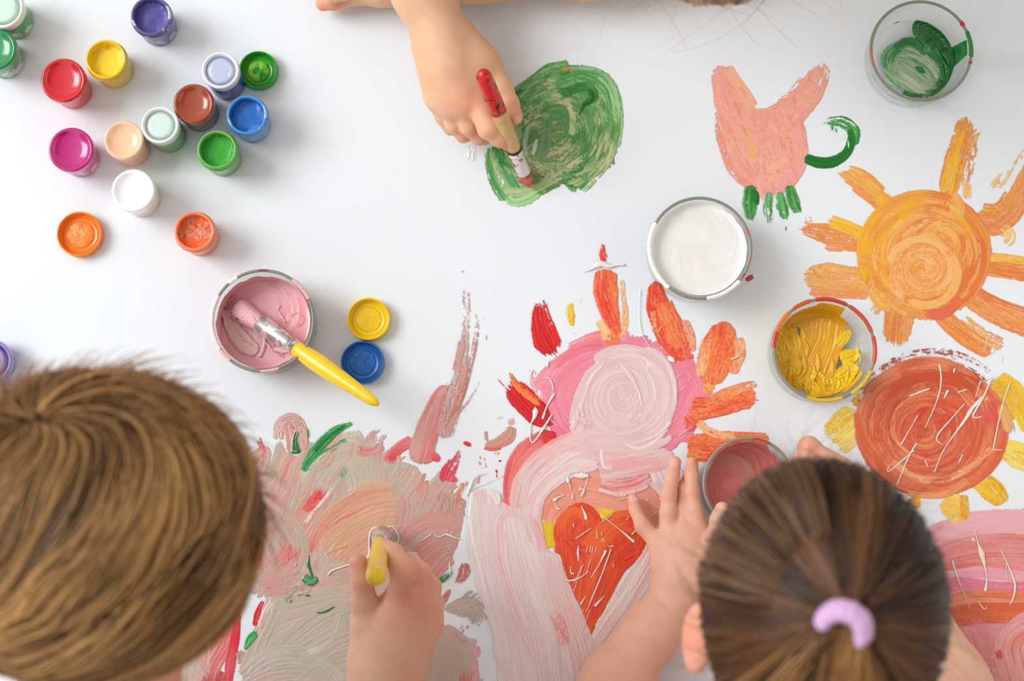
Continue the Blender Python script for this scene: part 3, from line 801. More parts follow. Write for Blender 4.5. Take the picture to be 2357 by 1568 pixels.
c.s([(700, 330), (900, 240), (1060, 250), (1200, 360), (1250, 560)], 90, (170, 210, 155), gB, dry=(.35, .4), h=.35, o=.9)
c.s([(560, 660), (480, 720), (450, 860), (460, 1000)], [50, 60, 40], (185, 210, 190), (120, 165, 120), h=.4, dry=(.1, .2))
c.s([(600, 640), (660, 700), (640, 860), (580, 1080)], 120, (120, 160, 115), (85, 140, 80), h=.3, o=.85)
c.s([(560, 820), (540, 900), (520, 990)], [24, 50, 20], (238, 246, 240), (190, 215, 195), h=.5, dry=(.1, .1))
c.s([(460, 1000), (520, 1180), (640, 1250)], 130, (84, 96, 32), gD, h=.3, k=.3, mott=.4)
c.s([(180, 900), (230, 1000), (200, 1080)], 60, gC, gB, dry=(.2, .2), mott=.4)
for i, (x, y) in enumerate(((170, 980), (220, 1120), (260, 1200), (330, 1240))):
    c.s([(x - 30, y - 90), (x + 20, y), (x + 90, y + 90), (x + 170, y + 130)], 44, (30, 135, 60), (110, 175, 110), dry=(.1, .3), h=.35)
c.s([(130, 930), (150, 1060), (200, 1180), (240, 1300)], 50, (222, 196, 160), gA, dry=(.3, .3), o=.8)
c.s([(240, 1330), (420, 1330), (600, 1270), (800, 1160)], 90, (165, 200, 130), gE, h=.35, dry=(.1, .2), k=.2)
c.s([(270, 1400), (360, 1430), (480, 1400), (590, 1330)], 90, (140, 205, 125), (190, 220, 165), h=.35, dry=(.05, .2))
c.s([(840, 1110), (940, 1040), (1020, 1000)], 60, (222, 205, 190), gE, dry=(.3, .4))
c.s([(840, 1130), (960, 1120), (1000, 1060)], 60, gB, gC, dry=(.5, .5))
c.s([(400, 1000), (700, 1090), (900, 1000)], 60, gD, gE, dry=(.4, .5), o=.7, mott=.6)
c.drip([(230, 1200), (248, 1262)], [10, 22, 14], (246, 250, 247))
c.s([(-70, 890), (-60, 990), (-70, 1060)], 90, (246, 246, 246), (236, 240, 238), dry=(.1, .5), h=.5)
c.build('swirled_paint', t)

# ---- peach figure with green feet -------------------------------------
pA, pB, pC = (246, 172, 150), (240, 150, 128), (244, 160, 158)
t = painting('peach_painting', 'peach tulip-like figure with two ears and green feet', 'painting', 1770, 300)
c = Canvas(0, 330, 1000, 1500, (1600, 0, .35708))
c.fill([(130, 600), (150, 760), (200, 900), (240, 1080), (310, 1180), (420, 1240), (530, 1240), (620, 1190), (700, 1080), (720, 930), (700, 800), (620, 760), (520, 730), (420, 740), (330, 640), (230, 540)], pA, pB, ang=80, c3=pC, mott=.2, thin=.3)
c.s(spiral(470, 960, 190, 220, 2.6, 180, .25), 130, pA, pB, c3=(246, 190, 150), h=.2, mott=.5, thin=.35)
c.s(arc(480, 980, 200, 230, -60, 190), 110, pC, pA, h=.28, dry=(0, .05))
c.s(arc(500, 1000, 130, 150, -60, 120), 60, (246, 190, 150), pB, h=.3)
c.s([(150, 420), (190, 560), (260, 720), (350, 900), (420, 1050)], [110, 190, 270, 290, 240], pB, pA, dry=(.16, .0), c3=pC, mott=.35, thin=.4)
c.s([(200, 430), (290, 560), (380, 700)], 80, (246, 190, 140), pA, dry=(.1, .1))
c.s([(820, 400), (760, 560), (640, 700), (480, 820), (380, 900)], [130, 180, 220, 250, 260], pB, pA, dry=(.32, .0), rag=(70, 20), mott=.35, thin=.4)
c.s([(790, 410), (850, 500)], 90, pB, pA, dry=(.5, .4))
c.s([(700, 500), (620, 600), (520, 650)], 60, pB, pA, dry=(.3, .55))
c.s([(150, 700), (200, 900), (280, 1080), (400, 1200)], [60, 130, 160, 130], pB, pA, dry=(.35, .1))
c.s([(200, 1010), (160, 1020)], 40, pB, pA, dry=(.4, .5))
c.s([(280, 800), (360, 960), (340, 1060)], 90, (245, 165, 140), (244, 180, 110), h=.25, mott=.5)
c.s([(160, 480), (230, 640), (300, 780)], 60, (246, 150, 150), pA, o=.7)
c.s([(420, 1190), (520, 1170), (620, 1100), (690, 1000)], 60, (246, 165, 165), pA, dry=(0, .2))
for q in ([(520, 1110), (550, 1105)], [(580, 1090), (600, 1080)], [(450, 1165), (475, 1160)], [(360, 1060), (380, 1080)]): c.s(q, 22, (235, 90, 70), pB, dry=(.2, .2))
c.dabs(430, 900, 280, 400, 60, [pA, pB, pC, (246, 188, 160), (236, 140, 120)], 44, 110, o=.6, seed=4, ang=75)
c.build('peach_body', t)
c = Canvas(250, 1130, 740, 1570, (1600, 0, .35708))
f1, f2 = (20, 130, 35), (110, 185, 105)
c.s([(360, 1190), (350, 1300), (360, 1450)], [80, 110, 50], f1, f2, dry=(.05, .3), rag=(10, 60), h=.35)
c.s([(350, 1220), (390, 1260), (385, 1330)], 50, (10, 105, 25), f1, h=.4)
c.s([(480, 1230), (470, 1340), (480, 1480)], [50, 75, 30], f2, f1, dry=(.25, .5), rag=(10, 60), h=.3)
c.s([(540, 1230), (555, 1320), (590, 1440)], [50, 85, 40], f2, f1, dry=(.15, .4), rag=(10, 50), h=.3)
c.s([(585, 1440), (575, 1540)], 18, f1, f2, dry=(.45, .6))
c.s([(600, 1190), (630, 1290), (670, 1410)], [70, 85, 50], f1, f2, dry=(.1, .35), rag=(10, 50), h=.35)
c.build('green_feet', t, .00035)
t = painting('green_curl', 'hooked dark green brush stroke beside the peach figure', 'brush stroke', 1915, 335)
c = Canvas(660, 700, 1090, 1140, (1600, 0, .35708))
c.s([(1010, 940), (1025, 850), (960, 790), (880, 780), (800, 800)], [80, 90, 90, 60, 40], (90, 190, 90), (30, 140, 50), dry=(.1, .5), rag=(10, 60))
c.s([(900, 790), (880, 870)], 60, f1, f2, dry=(.3, .6))
c.s([(700, 1020), (800, 1050), (900, 1040), (980, 980), (1010, 890), (985, 820)], [70, 84, 84, 70, 60, 36], (0, 128, 28), (4, 100, 22), h=.6, rag=(6, 20), gr=.8)
c.drip([(985, 900), (990, 960)], [8, 16, 8], (190, 225, 200))
c.build('green_stroke', t, mat=M_wet)

# ---- orange sun -------------------------------------------------------
oA, oB, oC, oY, oR = (240, 155, 70), (246, 186, 100), (232, 128, 58), (245, 182, 16), (228, 112, 62)
t = painting('sun_painting', 'big orange sun painting with a circle of ragged rays', 'painting', 2130, 600)
TF = (1800, 240, .36985)
rays = [
 ('upper', [([(1150, 60), (1110, 250), (1060, 420), (1020, 600)], [110, 150, 150, 120], oC, oY, (.25, .0), 60), ([(1080, 280), (1040, 450), (1010, 580)], 90, (242, 165, 0), (246, 190, 20), (.1, .05), 20),
            ([(1230, 140), (1180, 200), (1170, 330), (1130, 520)], [90, 90, 100, 60], oC, oB, (.45, .45), 40), ([(1150, 480), (1150, 600)], 60, (246, 215, 160), oB, (.3, .3), 20)]),
 ('upper left', [([(330, 430), (450, 470), (560, 560), (700, 660)], [60, 110, 130, 140], oY, oA, (.25, .1), 70), ([(400, 400), (520, 450), (640, 560)], 70, (246, 200, 70), oA, (.1, .2), 30), ([(440, 510), (560, 600), (640, 680)], 60, oC, oA, (.4, .2), 20)]),
 ('left', [([(80, 770), (250, 800), (420, 850), (560, 880)], [60, 130, 150, 120], oC, oA, (.30, .05), 80), ([(270, 720), (420, 770), (560, 840)], 90, (244, 190, 30), oY, (.05, .05), 40), ([(130, 710), (200, 740)], 50, oC, oA, (.5, .5), 20), ([(260, 890), (400, 900)], 50, (244, 150, 120), oA, (.2, .3), 20)]),
 ('lower left', [([(100, 1080), (280, 1090), (450, 1100), (620, 1110)], [120, 210, 190, 170], oA, oB, (.22, .03), 80), ([(200, 990), (230, 1040), (300, 1060)], 70, oC, oB, (.4, .3), 20), ([(150, 1170), (350, 1180), (560, 1190)], 60, (244, 150, 110), oA, (.2, .05), 40)]),
 ('bottom left', [([(740, 1170), (730, 1300), (700, 1520)], [170, 200, 190], oA, oC, (0, .12), 60), ([(640, 1180), (560, 1320)], 60, (246, 200, 140), oB, (.3, .5), 20)]),
 ('bottom', [([(930, 1230), (1050, 1370), (1230, 1500), (1330, 1560)], [110, 130, 140, 110], oA, oC, (0, .2), 60), ([(1100, 1330), (1250, 1440), (1390, 1510)], 90, oC, oB, (.4, .3), 30)]),
 ('lower right', [([(1090, 1120), (1250, 1250), (1400, 1330), (1600, 1400)], [140, 160, 170, 170], oC, oA, (0, .05), 30), ([(1200, 1160), (1350, 1240), (1560, 1310)], 70, oA, oR, (.1, .1), 30)]),
 ('right', [([(1200, 960), (1350, 1010), (1600, 1050)], [150, 150, 150], oA, oC, (0, .1), 30), ([(1260, 960), (1400, 960), (1600, 1000)], 60, oB, oY, (.1, .3), 30)]),
 ('upper right', [([(1180, 720), (1330, 740), (1440, 640), (1600, 350)], [150, 170, 160, 140], oC, oA, (0, .06), 30), ([(1290, 560), (1400, 430), (1520, 220)], 90, oB, (246, 205, 120), (.50, .68), 60), ([(1340, 780), (1400, 820), (1360, 860)], 110, (246, 220, 120), oB, (.1, .3), 20),
                 ([(1240, 640), (1340, 640), (1420, 540)], 60, oC, oY, (.1, .3), 20)])]
for i, (nm, ss) in enumerate(rays):
    c = Canvas(40, 20, 1620, 1600, TF)
    for pts, w_, a_, b_, d_, r_ in ss: c.s(pts, w_, a_, b_, dry=d_, rag=(r_, r_) if nm not in ('upper right',) else (r_, 20), h=.24, mott=.25, thin=.45)
    c.build('sun_ray', t, .00015 + .00002 * i)
c = Canvas(400, 480, 1400, 1400, TF)
c.fill(arc(890, 950, 400, 390, 0, 350), oA, oC, ang=120, c3=oB, mott=.3, rag=5)
c.s(spiral(900, 940, 330, 330, 3.2, 200, .15), 210, oA, oC, h=.2, mott=.35, thin=.25, k=.2)
c.s(arc(880, 930, 360, 340, 150, 285), 120, oY, oA, h=.26, dry=(.1, .1))
c.s(arc(900, 930, 300, 290, 150, 260), 110, (244, 180, 30), oA, h=.26, mott=.5)
c.s(arc(910, 920, 320, 310, 262, 400), 150, oA, oC, h=.26)
c.s(arc(910, 940, 300, 320, -20, 100), 140, oC, oR, h=.26)
c.s([(470, 960), (560, 1000), (620, 1100), (640, 1200)], 110, oY, oA, h=.26, mott=.3)
c.s([(880, 1290), (1000, 1290), (1100, 1200)], 100, oR, (235, 110, 85), h=.24)
c.s([(1040, 570), (1090, 640), (1060, 740)], 100, oA, oB, h=.28)
c.s(arc(1010, 860, 90, 90, 180, 420), 110, oB, oA, h=.3)
c.s(arc(1000, 880, 130, 130, -100, 60), 50, (248, 190, 120), oC, h=.3)
c.s([(560, 1130), (620, 1230), (700, 1240)], 110, oB, oA, h=.25, dry=(.1, .1))
c.dabs(890, 940, 350, 350, 80, [oA, oB, oC, oY, (250, 196, 120)], 40, 150, o=.6, seed=5)
c.s(spiral(880, 1040, 185, 185, 3.2, 120, .1), 90, (250, 186, 118), oA, h=.36, mott=.5, thin=.3)
c.s(arc(860, 1030, 195, 190, 190, 330), 50, (250, 190, 125), oB, h=.4, dry=(.1, .1))
c.s(arc(890, 1060, 200, 190, -40, 120), 60, (248, 180, 112), oB, h=.4, dry=(.15, .1))
c.s([(800, 820), (860, 760), (930, 720)], 40, (250, 200, 140), oA, dry=(.4, .4))
c.s([(660, 820), (700, 760), (760, 720)], 30, (250, 205, 120), oY, dry=(.4, .4))
c.build('sun_disc', t, .00045)
c = Canvas(1150, 1350, 1420, 1600, TF)
c.drip([(1275, 1440), (1270, 1490), (1255, 1540)], 6, (248, 225, 205)); c.drip([(1370, 1480), (1330, 1520), (1305, 1560)], 6, (248, 225, 205))
c.build('paint_drip', t, .0006, split=True)

# ---- red-orange round flower with yellow petals -----------------------
rA, rB, rC = (222, 98, 60), (200, 78, 46), (240, 150, 105)
t = painting('round_flower_painting', 'brick orange disc painting with yellow petals and white spatter', 'painting', 2145, 985)
TF = (1850, 780, .50248)
yA, yB = (238, 186, 12), (246, 222, 110)
pet = [
 ([([(250, 330), (180, 400), (90, 450)], [110, 130, 80], yB, yA, (.1, .3)), ([(270, 400), (200, 470), (150, 500)], 90, (246, 200, 110), yB, (.1, .2)), ([(270, 260), (220, 310)], 50, yA, (215, 160, 60), (.3, .3))]),
 ([([(880, 180), (960, 240), (1060, 420)], [70, 100, 110], (240, 200, 0), yA, (.05, .0)), ([(840, 210), (940, 270), (960, 380)], 90, (226, 160, 10), yA, (.1, .1))]),
 ([([(900, 500), (980, 540), (1060, 560)], [60, 110, 110], yB, yA, (.05, .1)), ([(920, 480), (1000, 500), (1060, 520)], 50, (246, 215, 60), yB, (.1, .1))]),
 ([([(780, 650), (850, 700), (920, 760)], [50, 80, 50], (238, 176, 0), (248, 204, 20), (.05, .0)), ([(840, 630), (890, 690), (935, 750)], [30, 60, 30], (246, 200, 20), (228, 160, 0), (.05, 0))]),
 ([([(650, 720), (690, 780), (720, 850)], [90, 110, 60], (244, 190, 40), (246, 210, 110), (.1, .15)), ([(730, 710), (740, 840)], [40, 40], (232, 150, 30), yA, (.1, .1))]),
 ([([(500, 720), (515, 790)], [60, 40], (244, 180, 40), (240, 160, 50), (.0, .1))])]
for i, ss in enumerate(pet):
    c = Canvas(0, 100, 1100, 900, TF)
    for pts, w_, a_, b_, d_ in ss: c.s(pts, [1.15 * q for q in w_] if isinstance(w_, list) else w_, a_, b_, dry=d_, rag=(8, 14), h=.35, mott=.5, thin=.4, fe=.36)
    c.build('yellow_petal', t, .0002 + .00002 * i)
c = Canvas(200, 40, 1000, 780, TF)
c.s(arc(590, 400, 355, 330, 195, 318), 60, (250, 244, 242), (180, 95, 85), dry=(.50, .50), h=.12, mott=1.3, gr=1.6)
c.s(arc(590, 410, 330, 312, 200, 320), 24, (160, 70, 55), (190, 100, 90), dry=(.45, .5), h=.12, mott=1)
c.fill(arc(578, 410, 335, 318, 0, 350), rA, rB, ang=30, mott=.3, rag=4)
c.s(spiral(575, 410, 290, 268, 4.3, 190, .08), 110, rA, rB, h=.28, c3=rC, mott=.2, thin=.15)
c.s(arc(560, 400, 300, 270, 130, 250), 60, (224, 140, 100), rA, h=.3, dry=(.1, .2))
c.s(arc(600, 420, 310, 275, -50, 140), 60, rA, (232, 130, 84), h=.3)
c.s(arc(590, 420, 260, 235, -20, 170), 40, rC, rA, h=.34, dry=(.25, .35))
c.s(arc(590, 400, 210, 180, 120, 290), 40, rC, rB, h=.34, dry=(.2, .3))
c.s(arc(580, 400, 170, 150, 100, 280), 20, (244, 175, 130), rA, dry=(.3, .4))
c.s(arc(640, 400, 130, 110, 180, 400), 60, (216, 64, 46), rA, h=.3)
c.s([(600, 420), (660, 380), (720, 360)], 90, (214, 50, 44), rA, h=.3, dry=(.1, .2))
c.s(arc(620, 300, 240, 120, 200, 330), 70, (206, 82, 44), rB, h=.3)
c.s([(400, 560), (520, 640), (660, 640), (800, 560), (880, 480)], 34, (246, 180, 130), rC, h=.36, dry=(.2, .4))
c.s([(470, 700), (560, 715), (660, 705), (760, 640)], 40, (244, 170, 110), rA, h=.36, dry=(.1, .3))
c.dabs(578, 410, 300, 280, 60, [rA, rB, (228, 120, 80), (210, 70, 50), rC], 20, 130, o=.6, seed=6)
c.s([(820, 290), (860, 370), (850, 430)], 110, (226, 100, 90), (222, 84, 70), h=.34, dry=(.1, .1))
c.s([(900, 300), (935, 400), (940, 440)], 60, (226, 160, 120), (236, 180, 90), h=.3, dry=(.1, .2))
c.s([(250, 330), (270, 450), (340, 560)], 60, (220, 130, 70), rA, dry=(.1, .1), h=.24)
c.s([(280, 250), (330, 200), (420, 150)], 50, (200, 90, 55), (215, 130, 90), h=.3)
c.s([(320, 520), (360, 600), (470, 690)], 50, (232, 130, 95), rA, dry=(.1, .1))
c.build('orange_disc', t, .0005)
c = Canvas(360, 60, 1100, 720, TF)
W = (250, 236, 226)
for pts, w_ in (([(620, 115), (628, 190), (610, 280), (555, 410)], [10, 7, 6, 5]), ([(690, 135), (685, 158)], [12, 8]), ([(482, 264), (530, 245), (576, 229)], [8, 12, 8]),
                ([(640, 275), (660, 235)], [6, 18]), ([(735, 297), (690, 350), (620, 430), (608, 465), (632, 485)], [7, 6, 9, 8, 6]), ([(700, 247), (746, 233)], [6, 10]),
                ([(820, 265), (770, 320), (735, 375), (640, 510), (597, 612)], [16, 22, 8, 6, 6]), ([(522, 350), (488, 410), (443, 488)], [6, 5, 8]), ([(515, 480), (480, 540), (425, 672)], [9, 7, 6]),
                ([(505, 510), (390, 607), (392, 575)], [7, 8, 4]), ([(553, 555), (566, 585)], [6, 7]), ([(726, 531), (708, 570)], [8, 6]), ([(860, 180), (820, 270), (775, 350), (790, 362), (815, 355)], [8, 9, 10, 10, 5]),
                ([(945, 195), (905, 320), (870, 490), (875, 508), (908, 510)], [7, 6, 6, 8, 5]), ([(810, 190), (785, 270)], [5, 4]), ([(796, 205), (870, 172)], [3, 3]), ([(905, 20 + 60), (901, 110)], [4, 4]), ([(835, 280), (840, 270)], [14, 10])):
    c.drip(pts, w_, W)
c.dots([(697, 231, 9), (605, 425, 8), (533, 330, 4), (557, 294, 5), (432, 375, 5), (532, 601, 3), (722, 635, 3), (694, 628, 4), (660, 235, 7)], W)
c.build('paint_drip', t, .0009, M_wet, split=True)

# ---- pink flower with red petals --------------------------------------
t = painting('pink_flower_painting', 'pink flower painting with a pale raised centre and red and orange petals', 'painting', 1420, 920)
TF = (1100, 540, .30608)
r1, r2, o1, o2, o3 = (228, 20, 22), (205, 8, 16), (240, 82, 30), (244, 130, 60), (250, 190, 130)
pets = [
 ('red petal', [([(450, 490), (450, 640), (500, 800), (600, 930)], [50, 120, 190, 90], r1, r2, (.1, 0), 70, .6), ([(490, 480), (520, 640), (620, 860)], [40, 80, 60], r1, (235, 60, 50), (.35, .1), 40, .5)]),
 ('red petal', [([(220, 1090), (330, 1230), (450, 1350), (590, 1450)], [150, 210, 200, 60], r1, r2, (.12, 0), 80, .6), ([(230, 1020), (300, 1140), (480, 1290)], [20, 70, 60], (235, 60, 40), (244, 140, 60), (.4, .1), 40, .4), ([(140, 1080), (240, 1190)], 12, r1, r2, (.3, .3), 20, .3)]),
 ('red petal', [([(430, 1490), (520, 1530), (600, 1560)], [30, 90, 100], r1, r2, (.2, 0), 20, .5)]),
 ('orange petal', [([(1080, 330), (1090, 700), (910, 760)], [40, 60, 100], (250, 205, 150), (248, 180, 110), (.35, .25), 20, .15), ([(960, 250), (960, 450), (1000, 620), (1060, 790)], [170, 210, 150, 60], o1, o2, (.03, .0), 20, .4), ([(930, 260), (930, 450), (980, 600), (1050, 750)], [90, 100, 110, 70], (238, 52, 24), o1, (.0, 0), 10, .45),
                    ([(935, 50), (935, 150), (960, 220)], [20, 60, 80], (235, 40, 40), (240, 90, 70), (.45, .35), 30, .3), ([(950, 770), (1070, 830)], 100, o2, (240, 120, 70), (.2, .2), 20, .3), ([(900, 640), (960, 740)], 70, (250, 215, 160), (248, 190, 120), (.2, .2), 20, .15)]),
 ('orange petal', [([(1330, 340), (1350, 520), (1430, 700), (1560, 960)], [90, 220, 250, 110], (232, 40, 26), o1, (.05, 0), 20, .4), ([(1380, 480), (1440, 660), (1520, 880)], 150, o1, o2, (.05, .05), 30, .4),
                    ([(1540, 620), (1590, 760), (1620, 900)], [60, 90, 50], (236, 60, 40), (246, 170, 130), (.2, .2), 40, .3), ([(1310, 560), (1330, 760)], 50, (250, 200, 150), o2, (.45, .4), 20, .2), ([(1560, 930), (1630, 900)], 60, r1, (244, 100, 70), (.2, .3), 20, .3)]),
 ('orange petal', [([(1860, 640), (1830, 780), (1780, 950), (1740, 1150)], [150, 280, 290, 160], o1, o2, (.08, .05), 40, .35), ([(1960, 760), (1970, 900), (1900, 1060)], 90, (244, 120, 90), o3, (.2, .25), 30, .25), ([(1720, 760), (1690, 950), (1650, 1080)], 90, o2, o3, (.3, .2), 30, .2), ([(1830, 660), (1800, 800)], 130, (236, 76, 30), o1, (.15, .2), 20, .3)]),
 ('orange petal', [([(2120, 1240), (1950, 1230), (1780, 1290), (1560, 1360)], [150, 210, 180, 130], o1, o2, (.12, .05), 60, .35), ([(2110, 1110), (1950, 1160), (1780, 1230)], [60, 80, 90], o2, o3, (.35, .1), 50, .3), ([(1550, 1360), (1600, 1430), (1560, 1480)], [60, 110, 60], (236, 70, 30), o1, (.25, .3), 20, .3), ([(1600, 1260), (1740, 1270)], 90, (234, 70, 28), o1, (.1, .1), 20, .35), ([(1690, 1130), (1780, 1190)], 90, (248, 170, 80), o2, (.1, .3), 20, .3)]),
 ('orange petal', [([(2200, 1560), (2000, 1560), (1800, 1570), (1560, 1590)], [140, 170, 200, 170], o1, o2, (.05, .05), 20, .35), ([(1640, 1400), (1760, 1490), (1950, 1530)], 70, (248, 160, 120), o3, (.35, .3), 20, .3), ([(1560, 1640), (1700, 1660), (1850, 1650)], 110, o2, o1, (.05, .1), 20, .3)])]
c = Canvas(-100, 500, 2300, 1800, TF)
q1, q2 = (243, 146, 164), (236, 128, 150)
c.fill([(620, 900), (800, 800), (1000, 760), (1200, 770), (1380, 830), (1500, 960), (1620, 1080), (1730, 1200), (1600, 1300), (1540, 1450), (1480, 1600), (1300, 1700), (800, 1640), (620, 1560), (560, 1400), (500, 1250), (440, 1100), (520, 980)], q1, q2, ang=140, rag=10, c3=(238, 136, 152))
c.s(arc(1060, 1230, 480, 350, 150, 330), 220, q1, q2, h=.2, dry=(.1, 0))
c.s(arc(1060, 1260, 330, 250, 120, 360), 260, q1, (240, 136, 150), h=.2)
c.s(arc(1060, 1230, 570, 420, 190, 230), 90, (246, 170, 180), q1, dry=(.35, .3))
c.s([(440, 1000), (420, 1120), (500, 1260)], 110, (246, 190, 195), q1, dry=(.5, .4), h=.2)
c.s([(1380, 850), (1520, 1020), (1600, 1200), (1500, 1400), (1350, 1560)], 260, q1, q2, h=.22)
c.s([(1700, 1100), (1620, 1300), (1500, 1560)], 180, q2, q1, h=.22)
c.s([(560, 1300), (640, 1450), (760, 1540)], 200, (236, 120, 145), q1, h=.22)
c.s([(680, 860), (900, 770), (1150, 770)], 90, (246, 160, 170), (240, 120, 130), dry=(.15, .2))
c.s([(560, 1000), (760, 860), (960, 830)], 80, (240, 130, 145), (235, 100, 120), dry=(.1, .2), o=.8)
c.build('pink_disc', t, .0003)
for i, (nm, ss) in enumerate(pets):
    c = Canvas(50, 0, 2300, 1800, TF)
    for pts, w_, a_, b_, d_, r_, h_ in ss: c.s(pts, w_, a_, b_, dry=d_, rag=(r_, r_), h=h_, mott=.5 if nm[0] == 'o' else .15, thin=.4 if nm[0] == 'o' else 0, fe=.38)
    o = c.build('petal', t, .0004 + .00002 * i, M_wet if nm[0] == 'r' else None, label='%s of the pink flower' % ('glossy red' if nm[0] == 'r' else 'streaky orange red'))
c = Canvas(600, 800, 1600, 1700, TF)
w1, w2 = (234, 206, 202), (226, 190, 190)
c.fill([(1290, 840), (1400, 900), (1470, 1020), (1500, 1160), (1490, 1300), (1440, 1420), (1360, 1500), (1200, 1580), (900, 1590), (720, 1500), (700, 1420), (780, 1250), (830, 1120), (900, 1030), (1020, 940), (1160, 870)], w1, w2, ang=70, rag=3, h=.3)
c.s([(1000, 980), (860, 1100), (780, 1280), (760, 1460)], 170, w1, w2, h=.3)
c.s(spiral(1110, 1230, 310, 330, 3.6, 215, .1, 10), 160, w1, w2, h=.34)
c.s(arc(1110, 1200, 330, 320, 220, 420, 8), 120, (238, 212, 208), w2, h=.42)
c.s([(940, 990), (860, 1080), (800, 1230), (740, 1400), (700, 1480)], [30, 30, 26, 30, 50], (228, 200, 194), w1, h=.8)
c.s([(1070, 970), (1150, 1060), (1210, 1180), (1240, 1300)], [14, 46, 30, 14], (238, 216, 212), (220, 180, 178), h=1.1)
c.s([(1200, 920), (1260, 980), (1320, 1120), (1340, 1300)], [10, 34, 24, 10], (240, 220, 216), w2, h=1.0)
c.s([(1330, 880), (1420, 960), (1480, 1100), (1490, 1260)], [20, 36, 30, 20], w1, w2, h=.8)
c.s(arc(1110, 1230, 390, 350, 20, 75, 8), 34, (238, 214, 206), w1, h=1.0)
c.s([(1130, 1290), (1200, 1320), (1160, 1400), (1220, 1380)], 90, w1, w2, h=.5, mott=1)
c.s([(760, 1300), (780, 1400), (860, 1480)], 110, w1, (226, 176, 176), h=.5, mott=.8)
c.s([(1270, 960), (1290, 1020)], [10, 34, 10], (246, 240, 238), w1, h=1.2)
c.s([(640, 1600), (900, 1560), (1200, 1600), (1400, 1560), (1460, 1500)], [90, 170, 150, 100, 40], w1, (236, 196, 192), h=.4, dry=(.1, .0))
c.build('pale_centre', t, .00075, M_wet)
c = Canvas(0, 100, 2300, 1700, TF)
for pts, w_ in (([(785, 285), (850, 262), (920, 222), (990, 240), (1060, 228), (1105, 230)], [5, 18, 60, 40, 22, 26]), ([(1220, 415), (1212, 600), (1230, 740), (1290, 840)], [10, 7, 9, 8]), ([(1425, 915), (1450, 935), (1480, 960)], [30, 62, 50]),
                ([(530, 940), (520, 1000)], [8, 24]), ([(470, 1080), (530, 1080), (560, 1130), (568, 1175)], [5, 12, 14, 8]), ([(575, 1195), (520, 1290), (485, 1390)], [26, 12, 24]), ([(435, 1305), (425, 1370), (395, 1440), (395, 1540), (430, 1550), (560, 1350)], [70, 18, 16, 16, 24, 14]),
                ([(540, 1380), (600, 1440)], [8, 6]), ([(190, 1140), (250, 1172)], [6, 14]), ([(135, 1392), (150, 1375), (180, 1370)], [6, 10, 6]), ([(960, 1345), (975, 1435)], [6, 5]), ([(1480, 1085), (1550, 1040)], [3, 4]), ([(1580, 1105), (1600, 1075)], [5, 8]),
                ([(1510, 1180), (1558, 1150)], [4, 6]), ([(1500, 1520), (1610, 1450)], [3, 5]), ([(1900, 940), (1940, 925), (1965, 908)], [20, 14, 18]), ([(1745, 770), (1765, 760)], [5, 6]), ([(1862, 760), (1878, 748)], [6, 7]), ([(1355, 730), (1380, 690)], [14, 3]), ([(1000, 770), (985, 810)], [12, 4]), ([(1548, 842), (1560, 828)], [6, 8])):
    c.drip(pts, w_, (246, 238, 234))
c.dots([(430, 1305, 26), (1352, 728, 14), (1820, 817, 6), (1035, 533, 5), (1462, 675, 5), (1045, 710, 5), (727, 745, 11), (1380, 842, 6), (1482, 1497, 12), (1645, 1338, 6), (2227, 1275, 6), (50, 1345, 5), (620, 1448, 7), (280, 1045, 6), (780, 980, 4), (1285, 795, 6)], (246, 238, 234))
c.build('paint_drip', t, .0012, M_wet, split=True)
t = painting('yellow_daub', 'small yellow paint daub between red petals on white table', 'paint daub', 1315, 730)
c = Canvas(600, 440, 900, 800, TF)
c.s([(700, 510), (690, 590), (710, 700)], [40, 80, 30], (248, 205, 60), (244, 186, 20), dry=(.25, .45), h=.4, mott=.6)
c.s([(690, 600), (730, 640)], 50, (246, 200, 40), (240, 170, 10), dry=(.1, .3), h=.5)
c.s([(785, 480), (760, 530)], 18, (248, 205, 150), (248, 190, 100), dry=(.5, .5)); c.s([(835, 720), (850, 690)], 20, (248, 180, 80), (246, 190, 100), dry=(.3, .5)); c.dots([(765, 718, 8), (720, 745, 8)], (248, 195, 110), .2)
c.build('yellow_paint', t)

# ---- figure with the red heart ----------------------------------------
t = painting('heart_figure_painting', 'pale pink arch painting around a red heart shape with white spatter', 'painting', 1320, 1280)
TF = (1050, 960, .38785)
v1, v2, v3 = (238, 222, 218), (232, 204, 200), (240, 196, 192)
c = Canvas(40, 60, 1500, 1900, TF)
# peach band, yellow corners
c.fill([(520, 640), (560, 480), (680, 360), (860, 330), (1050, 370), (1200, 470), (1240, 620), (1160, 740), (1000, 640), (800, 560), (640, 600)], (244, 165, 140), (240, 152, 128), ang=20, rag=3)
c.s([(520, 620), (620, 480), (800, 420), (1000, 470), (1220, 600)], 240, (244, 165, 140), (238, 148, 124), h=.22)
c.s([(700, 350), (900, 380), (1100, 380), (1260, 480)], 160, (244, 168, 142), (240, 152, 130), h=.22)
c.s([(560, 600), (560, 700), (550, 790)], [110, 120, 70], (246, 216, 20), (236, 196, 0), h=.3, dry=(0, .1))
c.s([(830, 540), (880, 590), (960, 560)], [70, 110, 60], (248, 222, 16), (236, 200, 0), h=.3)
c.build('peach_band', t, .0002)
c = Canvas(500, 480, 1220, 1420, TF)
h1, h2, h3 = (238, 84, 36), (228, 62, 28), (244, 110, 50)
c.fill([(580, 790), (600, 700), (640, 590), (720, 535), (800, 550), (850, 650), (950, 585), (1040, 600), (1130, 725), (1060, 860), (950, 960), (890, 1120), (830, 1260), (765, 1335), (740, 1300), (690, 1130), (650, 960), (625, 860)], h1, h2, ang=70, rag=2, h=.3)
c.s([(640, 760), (650, 640), (730, 570), (800, 620), (800, 740)], 130, h1, h2, h=.3)
